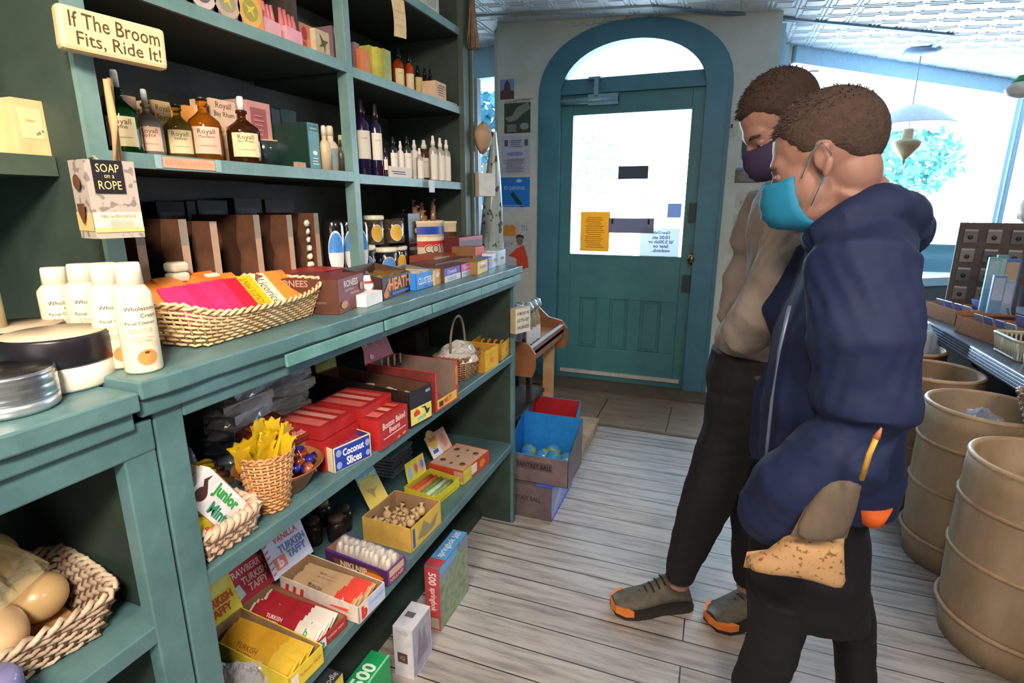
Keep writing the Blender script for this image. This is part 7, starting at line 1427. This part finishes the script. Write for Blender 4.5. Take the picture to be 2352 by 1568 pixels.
def head_parts(Mh, root, s, hairc, maskc, hairlen=.008, seed=1):
    """adds features to builders; returns builder of skin pieces"""
    sk = MB(); sk.M = Mh; sk.use(SKIN, True)
    B = lambda c, r: sk.ball([q*s for q in c], s, 20, 14, *r)
    B((-.014, 0, .035), (.092, .073, .082)); B((-.036, 0, -.030), (.044, .050, .055)); B((.030, 0, -.020), (.058, .060, .078)); B((.036, 0, -.072), (.046, .046, .036)); B((.052, 0, .022), (.036, .052, .03)); B((.078, 0, -.088), (.017, .02, .016))
    for e in (-1, 1):
        B((.058, e*.036, -.028), (.026, .022, .022)); sk.tube([(-.012*s, e*.070*s, .022*s), (-.026*s, e*.080*s, .012*s), (-.024*s, e*.082*s, -.012*s), (-.008*s, e*.076*s, -.034*s)], [.007*s, .008*s, .007*s, .007*s], 8); B((-.008, e*.073, -.006), (.012, .006, .02))
    sk.tube([(.082*s, 0, .012*s), (.098*s, 0, -.012*s), (.108*s, 0, -.03*s), (.09*s, 0, -.04*s)], [.008*s, .009*s, .0125*s, .009*s], 10)
    B((.086, 0, -.058), (.014, .022, .007)); B((.085, 0, -.070), (.012, .018, .007))
    # eyes
    for e in (-1, 1):
        mb = MB(); mb.M = Mh @ Matrix.Translation(Vector((.0672, e*.030, -.001))*s); mb.use(mat('d8d4d0', .2), True); mb.ball((0, 0, 0), .0115*s, 14, 10); mb.use(mat('3a2a20', .2), True); mb.ball((.0085*s, 0, -.004*s), .006*s, 10, 8); mb.use(SKIN, True); mb.ball((-.0012*s, 0, .0025*s), .0132*s, 14, 10, 1, 1.05, .85); mb.build('eye', root)
    for e in (-1, 1):
        mb = MB(); mb.M = Mh; mb.use(mat(hairc, .8), True); mb.tube([(.082*s, e*.014*s, .020*s), (.080*s, e*.034*s, .025*s), (.066*s, e*.052*s, .018*s)], [.0025*s, .0035*s, .002*s], 6, flat=1.2)
        mb.build('eyebrow', root)
    # short hair shell + bristles
    mb = MB(); mb.M = Mh; mb.use(mat(hairc, .85, var=.25, scale=80, bump=.8, bscale=200), True); seg, rg = 40, 28; vs = []; fs = []; ok = {}
    rnd = random.Random(seed)
    def P(th, ph, e=0): d = Vector((sin(th)*cos(ph), sin(th)*sin(ph), cos(th))); return Vector((-.014, 0, .036))*s+Vector((d.x*(.0955*s+e), d.y*(.076*s+e), d.z*(.0865*s+e))), d
    def line(x):      # hairline height for a given forward position
        x /= s
        if x > .048: return .058
        if x > .012: return .058-(.048-x)*1.6
        if x > -.035: return .0-(0.012-x)*.1
        return -.006-(-.035-x)*1.9
    for j in range(rg+1):
        for i in range(seg):
            p, d = P(pi*j/rg, 2*pi*i/seg); zl = line(p.x)*s; k = (p.z-zl)/(.022*s)
            if k < 1: k = max(0, k); c0 = Vector((-.014, 0, .036))*s; p = c0+(p-c0)*(.86+.14*k)
            vs.append(p)
    for j in range(rg):
        for i in range(seg):
            k = (i+1) % seg; q = (j*seg+i, (j+1)*seg+i, (j+1)*seg+k, j*seg+k); fs.append(q)
    mb.add(vs, fs, True)
    for i in range(1500):
        th = math.acos(rnd.uniform(-.35, 1)); ph = rnd.uniform(0, 2*pi); p, d = P(th, ph, -.002*s)
        if p.z < line(p.x)*s+.018*s: continue
        L = hairlen*(.5+.7*rnd.random())*(.9 if p.z > .07*s else .3); t = (d+Vector((.7 if p.z > .06*s else 0, 0, -.25))+Vector((rnd.gauss(0, .2), rnd.gauss(0, .2), 0))).normalized(); u = d.cross(Vector((rnd.gauss(0, 1), rnd.gauss(0, 1), .3))).normalized()*.0016
        mb.add([p-u, p+u, p+t*L], [(0, 1, 2)], False)
    mb.build('hair', root)
    # cloth face mask
    mb = MB(); mb.M = Mh; mb.use(mat(maskc, .7, var=.08, scale=20, bump=.35, bscale=30), True); n1, n2 = 16, 12; vs = []; fs = []
    for j in range(n2+1):
        t = j/n2; z = (-.004-.106*t)*s
        for i in range(n1+1):
            a = (-1+2*i/n1)*1.28; r_x = (.093+.023*sin(pi*min(1, t*1.15))**.8-.045*max(0, t-.7)/.3); r_y = .067+.004*sin(pi*t)-.018*max(0, t-.6)/.4
            vs.append((.012*s+r_x*s*cos(a)*(1+.02*sin(9*t*pi)), r_y*s*sin(a), z-.006*s*abs(sin(a))+.012*s*cos(a)**4*(1-t)))
    for j in range(n2):
        for i in range(n1): fs.append((j*(n1+1)+i, j*(n1+1)+i+1, (j+1)*(n1+1)+i+1, (j+1)*(n1+1)+i))
    mb.add(vs, fs, True); mk = mb.build('face_mask', root); so_ = mk.modifiers.new('so', 'SOLIDIFY'); so_.thickness = .0015
    for e in (-1, 1):
        mb = MB(); mb.M = Mh; mb.use(mat(maskc, .6), True); mb.tube([(.03*s, e*.066*s, -.02*s), (.0, e*.078*s, .012*s), (-.02*s, e*.083*s, .02*s), (-.028*s, e*.084*s, -.004*s), (-.0, e*.076*s, -.04*s), (.03*s, e*.064*s, -.07*s)], .0008, 5)
        mb.build('ear_loop', root)
    return sk
def headM(c, fwd, roll=0):
    f = Vector(fwd).normalized(); s_ = Vector((0, 0, 1)).cross(f).normalized(); u = f.cross(s_)
    M = Matrix((( f.x, s_.x, u.x, c.x), (f.y, s_.y, u.y, c.y), (f.z, s_.z, u.z, c.z), (0, 0, 0, 1)))
    return M @ Matrix.Rotation(roll, 4, 'X')
def shoe(name, root, toe, heel, lift=0, s=1, col='5e5a52', toec='e8843a'):
    d = (toe-heel); L = math.hypot(d.x, d.y); a = math.atan2(d.y, d.x); w = L*.36
    M = Matrix.Translation((heel.x, heel.y, .002)) @ Matrix.Rotation(a, 4, 'Z')
    mb = MB(); mb.M = M; mb.use(mat(col, .7, var=.2, scale=60, bump=.4), True)
    sec = [(-.02, .30, .10, .015), (.04, .36, .30, .015), (.14, .38, .42, .015), (.28, .37, .40, .015), (.42, .38, .30, .015), (.58, .44, .22, .015), (.76, .46, .17, .015), (.9, .40, .135, .015), (1.0, .22, .10, .02)]
    vs = []; fs = []; n = 14
    for (t, ww, hh, z0) in sec:
        for i in range(n): an = 2*pi*i/n; zz_ = (.5-.5*cos(an)); vs.append((L*t, L*ww/2*sin(an)*(1-.35*zz_), z0+L*hh*zz_))
    for j in range(len(sec)-1):
        for i in range(n): k = (i+1) % n; fs.append((j*n+i, j*n+k, (j+1)*n+k, (j+1)*n+i))
    fs += [tuple(range(n)), tuple(range((len(sec)-1)*n, len(sec)*n))[::-1]]; mb.add(vs, fs, True); sh = mb.build('shoe', root)
    mb = MB(); mb.M = M; mb.use(mat('2c2a28', .8, bump=.5)); out = [(L*t, L*ww*.52) for t, ww, _, _ in sec]; pts = out+[(x, -y) for x, y in out[::-1]]; mb.prism(pts[::-1], 'z', 0, .024); mb.build('sole', sh)
    mb = MB(); mb.M = M; mb.use(mat(toec, .6)); pts = [(L*.80, L*.232), (L*.9, L*.212), (L*1.0, L*.12), (L*1.03, 0), (L*1.0, -L*.12), (L*.9, -L*.212), (L*.80, -L*.232), (L*.86, -L*.15), (L*.93, 0), (L*.86, L*.15)]; mb.prism(pts, 'z', .012, .034); o = mb.build('toe_guard', sh); o['label'] = 'orange rubber toe guard'
    mb = MB(); mb.M = M; mb.use(mat('1f1d1c', .7), True)
    for k in range(5): t = .36+.07*k; zz_ = .015+L*(.36-.045*k); mb.tube([(L*t, -L*.1, zz_-.012), (L*(t+.02), 0, zz_+.004), (L*t, L*.1, zz_-.012)], .0028, 5)
    mb.prism([(L*.20, L*.40), (L*.30, L*.40), (L*.28, L*.52), (L*.22, L*.53)], 'y', -.014, .014); mb.build('laces', sh)
    return sh
# ---------------- boy in the navy jacket
NAVY = mat('16264f', .75, var=.15, scale=6, bump=.25, bscale=10); NAVYD = mat('14161f', .75, var=.15, scale=10, bump=.3, bscale=14)
pA = thing('person', 'person in a navy hooded jacket and blue mask looking down, in front', 'person', (0, 0, 0))
YH = 1.08
hc = px(1896, 372, YH); s1 = .93
Mh = headM(hc, (-.86, .34, -.42), 0)
sk = head_parts(Mh, pA, s1, '4a3a34', '1f86b4', .010, 1)
nk0 = Mh @ Vector((-.035, 0, -.05)); nk1 = px(1932, 520, YH+.03); sk.M = Matrix.Identity(4)
sk.tube([nk0, (nk0+nk1)/2, nk1, nk1+Vector((.01, 0, -.08))], [.047, .045, .046, .048], 16)
Yb = 1.12
rings(sk, sil([(600, 1925, 2040, Yb, .08), (650, 1885, 2050, Yb, .11), (700, 1840, 2065, Yb, .13), (900, 1820, 2030, Yb+.03, .11), (1080, 1810, 2000, Yb+.06, .10), (1190, 1800, 1960, Yb+.09, .085)]))
legL = [(1180, 1780, 1880, 1.20, .06), (1300, 1730, 1885, 1.20, .072), (1400, 1728, 1855, 1.20, .062), (1500, 1725, 1830, 1.21, .055), (1600, 1690, 1780, 1.23, .048), (1690, 1680, 1750, 1.26, .04)]
legR = [(1180, 1860, 1960, 1.28, .06), (1300, 1875, 1990, 1.30, .07), (1400, 1900, 1998, 1.30, .06), (1500, 1922, 2003, 1.30, .052), (1600, 1930, 2000, 1.31, .042), (1660, 1930, 1990, 1.31, .038)]
rings(sk, sil(legL)); rings(sk, sil(legR))
bd = sk.build('body', pA); remesh(bd, .0045, 3)
# jacket: torso, sleeves and hood fused
mb = MB(); mb.use(NAVY, True)
rings(mb, sil([(508, 1885, 2085, Yb, .09), (540, 1868, 2095, Yb, .13), (590, 1852, 2090, Yb, .165), (650, 1826, 2090, Yb, .175), (720, 1795, 2093, Yb, .17), (800, 1772, 2092, Yb+.01, .165), (900, 1755, 2083, Yb+.02, .16), (1000, 1745, 2075, Yb+.04, .155), (1060, 1743, 2068, Yb+.06, .15), (1100, 1760, 2062, Yb+.07, .145), (1128, 1800, 2056, Yb+.08, .14)]), 32)
# hood bundle behind the neck
mb.tube([px(1925, 520, Yb-.09), px(1975, 482, Yb-.06), px(2020, 472, Yb), px(2060, 480, Yb+.05)], [.026, .036, .04, .034], 12)
h0 = [px(1872, 540, Yb-.10), px(1935, 510, Yb-.12), px(2010, 480, Yb-.09), px(2070, 500, Yb), px(2088, 545, Yb+.06)]
mb.tube(h0, [.022, .032, .042, .05, .04], 14); mb.tube([px(2040, 475, Yb-.03), px(2078, 520, Yb), px(2092, 560, Yb)], [.028, .042, .036], 14); mb.tube([px(1872, 545, Yb-.10), px(1868, 550, Yb), px(1880, 545, Yb+.1)], [.022, .02, .022], 12)
# near sleeve
sh0 = px(1975, 610, Yb-.13); el = px(1985, 940, Yb-.17); wr = px(1830, 1110, Yb-.16); hand = px(1765, 1195, Yb-.10)
mb.tube([px(1990, 560, Yb-.07), sh0, px(1985, 780, Yb-.165), el, px(1945, 1030, Yb-.175), wr, px(1785, 1170, Yb-.12), hand], [.06, .082, .08, .076, .07, .068, .066, .058], 16)
mb.tube([px(1900, 590, Yb+.12), px(1830, 720, Yb+.16), px(1800, 900, Yb+.17), px(1775, 1060, Yb+.12)], [.06, .07, .065, .05], 14)
jk = mb.build('jacket', pA); remesh(jk, .006, 4, (.018, .09))
# zip and pale piping
mb = MB(); mb.use(mat('6a7590', .4, .3), True); zp = [px(1812, 690, Yb-.055), px(1788, 790, Yb-.06), px(1773, 900, Yb-.055), px(1762, 1000, Yb-.035), px(1758, 1080, Yb-.02)]; mb.tube([p+Vector((-.004, -.055, 0)) for p in zp], .0032, 6); o = mb.build('zip', pA); o['label'] = 'pale zip line down the jacket front'
mb = MB(); mb.use(mat('f06a22', .6)); rings(mb, sil([(1130, 1925, 2045, Yb+.0, .085), (1166, 1945, 2025, Yb+.0, .075)]), 18); o = mb.build('shirt_hem', pA); o['label'] = 'bright orange shirt hem below the jacket'
mb = MB(); mb.use(NAVYD, True)
rings(mb, sil([(1100, 1770, 2030, Yb+.08, .12), (1160, 1735, 1995, Yb+.09, .125), (1200, 1720, 2000, Yb+.1, .135), (1260, 1714, 2000, Yb+.1, .14), (1340, 1713, 2002, 1.24, .135), (1385, 1716, 2004, 1.25, .11)]), 26)
rings(mb, sil([(1340, 1713, 1895, 1.20, .098), (1400, 1713, 1862, 1.20, .085), (1455, 1714, 1845, 1.20, .078), (1517, 1704, 1825, 1.21, .072), (1568, 1680, 1792, 1.22, .066), (1660, 1668, 1765, 1.25, .058)]))
rings(mb, sil([(1340, 1868, 2003, 1.29, .09), (1400, 1890, 2008, 1.30, .078), (1455, 1906, 2012, 1.30, .072), (1517, 1912, 2011, 1.30, .066), (1568, 1915, 2012, 1.30, .06), (1640, 1918, 2005, 1.31, .055)]))
tr = mb.build('trousers', pA); remesh(tr, .006, 3, (.012, .07))
shoe('shoe', pA, Vector((.26, 1.22, 0)), Vector((.50, 1.32, 0)), col='3a3836', toec='4a4644'); shoe('shoe', pA, Vector((.10, 1.12, 0)), Vector((.32, 1.26, 0)), col='3a3836', toec='4a4644')
# tan bag against the thigh, held under the sleeve
YBg = Yb-.20
def pg(pts, Y, th, m, m2=None):
    mb = MB(); mb.use(m, True); n = len(pts); out = []
    P_ = [px(u, v, Y) for u, v in pts]; c = sum(P_, Vector())/n
    vs = list(P_); N_ = Vector((0, th, 0)); ring1 = [p*.94+c*.06-N_*.5 for p in P_]; ring2 = [p*.6+c*.4-N_ for p in P_]; b1 = [p+N_*.5 for p in ring1]
    vs = P_+ring1+ring2+[c-N_*1.1]; fs = []
    for i in range(n): k = (i+1) % n; fs += [(i, k, n+k, n+i), (n+i, n+k, 2*n+k, 2*n+i), (2*n+i, 2*n+k, 3*n)]
    o0 = len(vs); vs += [p+N_*.6 for p in P_]
    for i in range(n): k = (i+1) % n; fs.append((i, o0+i, o0+k, k))
    fs.append(tuple(o0+i for i in range(n))); mb.add(vs, fs, True); return mb
bg = thing('cloth_bag', 'tan seed spotted bag with a grey brown upper held against the thigh', 'bag', (0, 0, 0))
mb = pg([(1708, 1312), (1716, 1276), (1765, 1270), (1815, 1232), (1870, 1242), (1945, 1236), (1938, 1290), (1946, 1345), (1930, 1352), (1870, 1328), (1800, 1316)], YBg, .02, speck('b8936a', '7d5a36', 120, .60, .75, .08)); o = mb.build('lower_pouch', bg); ss = o.modifiers.new('s', 'SUBSURF'); ss.levels = 1; ss.render_levels = 1
mb = pg([(1815, 1236), (1850, 1170), (1890, 1110), (1925, 1098), (1985, 1100), (1970, 1170), (1946, 1240), (1880, 1246)], YBg-.035, .009, worn('6e6255', '4f463c', .5, .7, 12, (1, 1, .3))); o = mb.build('upper_flap', bg); o['label'] = 'grey brown upper part of the bag'; ss = o.modifiers.new('s', 'SUBSURF'); ss.levels = 1; ss.render_levels = 1
mb = MB(); mb.use(mat('e0b050', .5), True); mb.tube([px(1979, 1100, YBg-.09), px(1998, 1040, YBg-.11), px(2012, 1005, YBg-.11)], .004, 6); mb.use(mat('c07a50', .5)); mb.tube([px(2012, 1005, YBg-.11), px(2025, 982, YBg-.11)], [.0055, .001], 6)
tag(mb.build('pencil'), 'yellow pencil sticking up beside the bag against the navy jacket', 'pencil')
# ---------------- boy in the grey sweatshirt
pB = thing('person', 'person in a grey sweatshirt and dark mask leaning forward, behind the navy jacket', 'person', (0, 0, 0))
YG = 1.42
hc = px(1796, 284, YG); s2 = .92
Mh = headM(hc, (-.72, -.16, -.66), 0)
sk = head_parts(Mh, pB, s2, '3f3029', '3a2f52', .011, 5)
sk.M = Matrix.Identity(4); nk0 = Mh @ Vector((-.04, 0, -.05)); nk1 = px(1850, 420, YG+.08)
sk.tube([nk0, (nk0+nk1)/2, nk1], [.056, .058, .075], 14)
rings(sk, sil([(440, 1770, 1890, YG+.06, .1), (520, 1750, 1900, YG+.08, .13), (650, 1740, 1860, YG+.11, .11), (800, 1700, 1800, YG+.13, .09), (880, 1690, 1790, 1.55, .08)]))
rings(sk, sil([(860, 1680, 1760, 1.50, .06), (1000, 1645, 1720, 1.50, .055), (1150, 1590, 1650, 1.52, .045), (1250, 1555, 1610, 1.54, .036), (1345, 1535, 1582, 1.555, .03)]))
rings(sk, sil([(860, 1680, 1790, 1.60, .08), (1000, 1680, 1780, 1.60, .07), (1150, 1690, 1765, 1.60, .055), (1300, 1690, 1745, 1.60, .04), (1350, 1690, 1740, 1.60, .036)]))
bd = sk.build('body', pB); remesh(bd, .0045, 3)
GREY = mat('948c88', .8, var=.1, scale=12, bump=.4, bscale=25)
mb = MB(); mb.use(GREY, True)
rings(mb, sil([(402, 1775, 1880, YG+.06, .09), (425, 1752, 1915, YG+.07, .135), (470, 1732, 1905, YG+.08, .165), (540, 1716, 1895, YG+.09, .17), (600, 1716, 1885, YG+.10, .165), (660, 1708, 1870, YG+.11, .16), (720, 1672, 1855, YG+.13, .155), (770, 1642, 1845, YG+.14, .15), (810, 1645, 1850, YG+.15, .15), (846, 1672, 1830, YG+.13, .145)]), 32)
mb.tube([px(1835, 455, YG-.03), px(1825, 520, YG-.08), px(1800, 640, YG-.10), px(1755, 720, YG-.08), px(1700, 775, YG-.02)], [.065, .075, .07, .062, .055], 16)
mb.tube([px(1760, 450, YG+.20), px(1722, 560, YG+.26), px(1700, 640, YG+.27), px(1690, 710, YG+.22), px(1680, 730, YG+.18)], [.055, .058, .052, .045, .04], 14)
mb.tube([px(1790, 405, YG-.02), px(1840, 395, YG+.0), px(1880, 410, YG+.06)], [.03, .035, .035], 12)
o = mb.build('sweatshirt', pB); remesh(o, .006, 4, (.02, .10))
mb = MB(); mb.use(mat('4a4644', .8, bump=.5), True); rings(mb, sil([(828, 1666, 1832, YG+.13, .150), (858, 1670, 1822, YG+.13, .146)]), 28); o = mb.build('hem_band', pB); remesh(o, .006, 2)
mb = MB(); mb.use(mat('15161e', .8, var=.15, bump=.3, bscale=14), True)
rings(mb, sil([(800, 1634, 1830, YG+.12, .13), (860, 1618, 1830, YG+.12, .14), (930, 1625, 1820, YG+.12, .14), (985, 1628, 1790, YG+.12, .12)]), 26)
rings(mb, sil([(900, 1622, 1790, 1.50, .10), (980, 1615, 1760, 1.50, .095), (1060, 1590, 1722, 1.50, .085), (1140, 1565, 1690, 1.51, .075), (1220, 1545, 1650, 1.53, .064), (1290, 1532, 1610, 1.545, .054), (1325, 1530, 1592, 1.55, .05)]))
rings(mb, sil([(900, 1660, 1800, 1.60, .1), (1000, 1668, 1790, 1.60, .09), (1150, 1675, 1780, 1.60, .07), (1290, 1680, 1756, 1.60, .055), (1330, 1682, 1750, 1.60, .05)]))
o = mb.build('trousers', pB); remesh(o, .006, 3, (.010, .06))
shoe('shoe', pB, onz(1408, 1388, .02), onz(1578, 1372, .02)); shoe('shoe', pB, onz(1632, 1425, .02), onz(1745, 1392, .02)+Vector((.05, .06, 0)))
# ---------------- person at the right edge
pC = thing('person', 'person in a maroon jacket cut off at the right edge, beyond the window counter', 'person', (0, 0, 0))
YP_ = 4.2; hc = px(2380, 492, YP_); Mh = headM(hc, (.5, .85, -.1), 0)
sk = MB(); sk.M = Mh; sk.use(mat('d09a84', .5), True)
B = lambda c, r: sk.ball(c, 1, 18, 12, *r)
B((-.014, 0, .035), (.092, .073, .082)); B((.030, 0, -.020), (.058, .060, .078)); B((.036, 0, -.072), (.046, .046, .036))
for e in (-1, 1): B((-.01, e*.074, -.006), (.02, .01, .03))
sk.tube([(.082, 0, .012), (.1, 0, -.012), (.108, 0, -.03), (.09, 0, -.04)], [.008, .009, .0125, .009], 10); B((.086, 0, -.06), (.012, .022, .01))
sk.M = Matrix.Identity(4); cx_ = hc.x; zt0 = hc.z-.12; sk.tube([Mh @ Vector((-.03, 0, -.05)), hc+Vector((0.02, 0, -.18))], [.055, .065], 12)
rings(sk, [(cx_+.04, YP_, z, rx, ry) for z, rx, ry in ((.75, .1, .14), (.9, .1, .14), (1.0, .11, .15), (zt0-.06, .09, .1))]); rings(sk, [(cx_+.04, YP_-.08, z, r, r) for z, r in ((.03, .04), (.1, .045), (.4, .06), (.8, .08))]); rings(sk, [(cx_+.04, YP_+.09, z, r, r) for z, r in ((.03, .04), (.1, .045), (.4, .06), (.8, .08))])
o = sk.build('body', pC); remesh(o, .007, 2)
mb = MB(); mb.M = Mh; mb.use(mat('9a8c84', .85, var=.3, bump=.8, bscale=100), True); mb.ball((-.02, 0, .045), 1, 20, 14, .096, .079, .085, .01); mb.ball((-.05, 0, -.01), 1, 16, 12, .055, .07, .055); mb.build('hair', pC)
mb = MB(); mb.use(mat('6e2438', .7, bump=.3), True)
rings(mb, [(cx_+.05, YP_, z, rx, ry) for z, rx, ry in ((.78, .12, .15), (.85, .125, .17), (zt0-.15, .135, .18), (zt0-.05, .12, .16), (zt0+.02, .09, .08))], 24)
for e in (-1, 1): mb.tube([(cx_+.05, YP_+e*.15, zt0-.06), (cx_+.05, YP_+e*.2, zt0-.2), (cx_+.12, YP_+e*.2, zt0-.38)], [.06, .06, .045], 12)
mb.tube([(cx_-.05, YP_-.05, zt0-.01), (cx_+.03, YP_-.08, zt0), (cx_+.10, YP_-.05, zt0)], .035, 10)
o = mb.build('jacket', pC); remesh(o, .008, 3, (.015, .09))
mb = MB(); mb.use(NAVYD, True)
for e in (-.08, .09): rings(mb, [(cx_+.04, YP_+e, z, r, r) for z, r in ((.06, .06), (.4, .075), (.82, .1))])
mb.build('trousers', pC)
for e in (-.08, .09): shoe('shoe', pC, Vector((cx_+.22, YP_+e+.05, 0)), Vector((cx_-.02, YP_+e, 0)), col='3a3836', toec='4a4644')
# ============================================================ LIGHT
w = bpy.data.worlds.new('world'); SC.world = w; w.use_nodes = True
bg = w.node_tree.nodes['Background']; bg.inputs['Color'].default_value = (.68, .86, 1, 1); bg.inputs['Strength'].default_value = 6.5
def area(name, loc, rot, size, power, col, sy=None):
    l = bpy.data.lights.new(name, 'AREA'); l.energy = power; l.size = size; l.color = col
    if sy: l.shape = 'RECTANGLE'; l.size_y = sy
    o = bpy.data.objects.new(name, l); COL.objects.link(o); o.location = loc; o.rotation_euler = rot; return o
# shop ceiling lamps (behind and beside the visitor), then two added fill lights
area('ceiling_light_warm', (-.35, -.6, 2.3), (0, 0, 0), .5, 22, (1, .74, .50))
area('ceiling_light_warm', (1.7, .6, 2.2), (0, 0, 0), .4, 10, (1, .80, .62))
area('rear_fill_light', (.6, -3.3, 1.5), (R90, 0, 0), 2.2, 18, (1, .95, .9), 1.5)  # added fill from behind the camera for camera-facing sides; no window there
o = area('shelf_fill_warm', (.45, -.7, 2.25), (0, 0, 0), .35, 10, (1, .86, .70)); o.data.spread = radians(80); o.rotation_euler = (Vector((-1.05, .85, .95))-Vector((.45, -.7, 2.25))).to_track_quat('-Z', 'Y').to_euler()  # added narrow warm fill aimed at the left shelves, no actual lamp
# daylight pouring in through the shop windows
d = Vector((wr1[0]-wr0[0], wr1[1]-wr0[1], 0)); a = math.atan2(d.y, d.x)
o = area('window_daylight', ((wr0[0]+wr1[0])/2+.08, (wr0[1]+wr1[1])/2+.15, 1.45), (R90, 0, a+pi), 2.0, 30, (.62, .82, 1), 1.5)
o.rotation_euler = (-R90, 0, a)
o = area('door_daylight', (-.62, YW+.35, 1.45), (-R90, 0, 0), .75, 8, (.6, .82, 1), .9)
cy = SC.cycles; cy.max_bounces = 6; cy.diffuse_bounces = 3; cy.glossy_bounces = 3; cy.transmission_bounces = 6; cy.transparent_max_bounces = 12; cy.use_denoising = True
cy.caustics_reflective = False; cy.caustics_refractive = False; cy.sample_clamp_indirect = 6; cy.use_adaptive_sampling = True; cy.adaptive_threshold = .03; cy.diffuse_bounces = 3
vs = SC.view_settings; vs.view_transform = 'Standard'; vs.look = 'None'; vs.gamma = 1; vs.exposure = 1.02; vs.use_curve_mapping = False
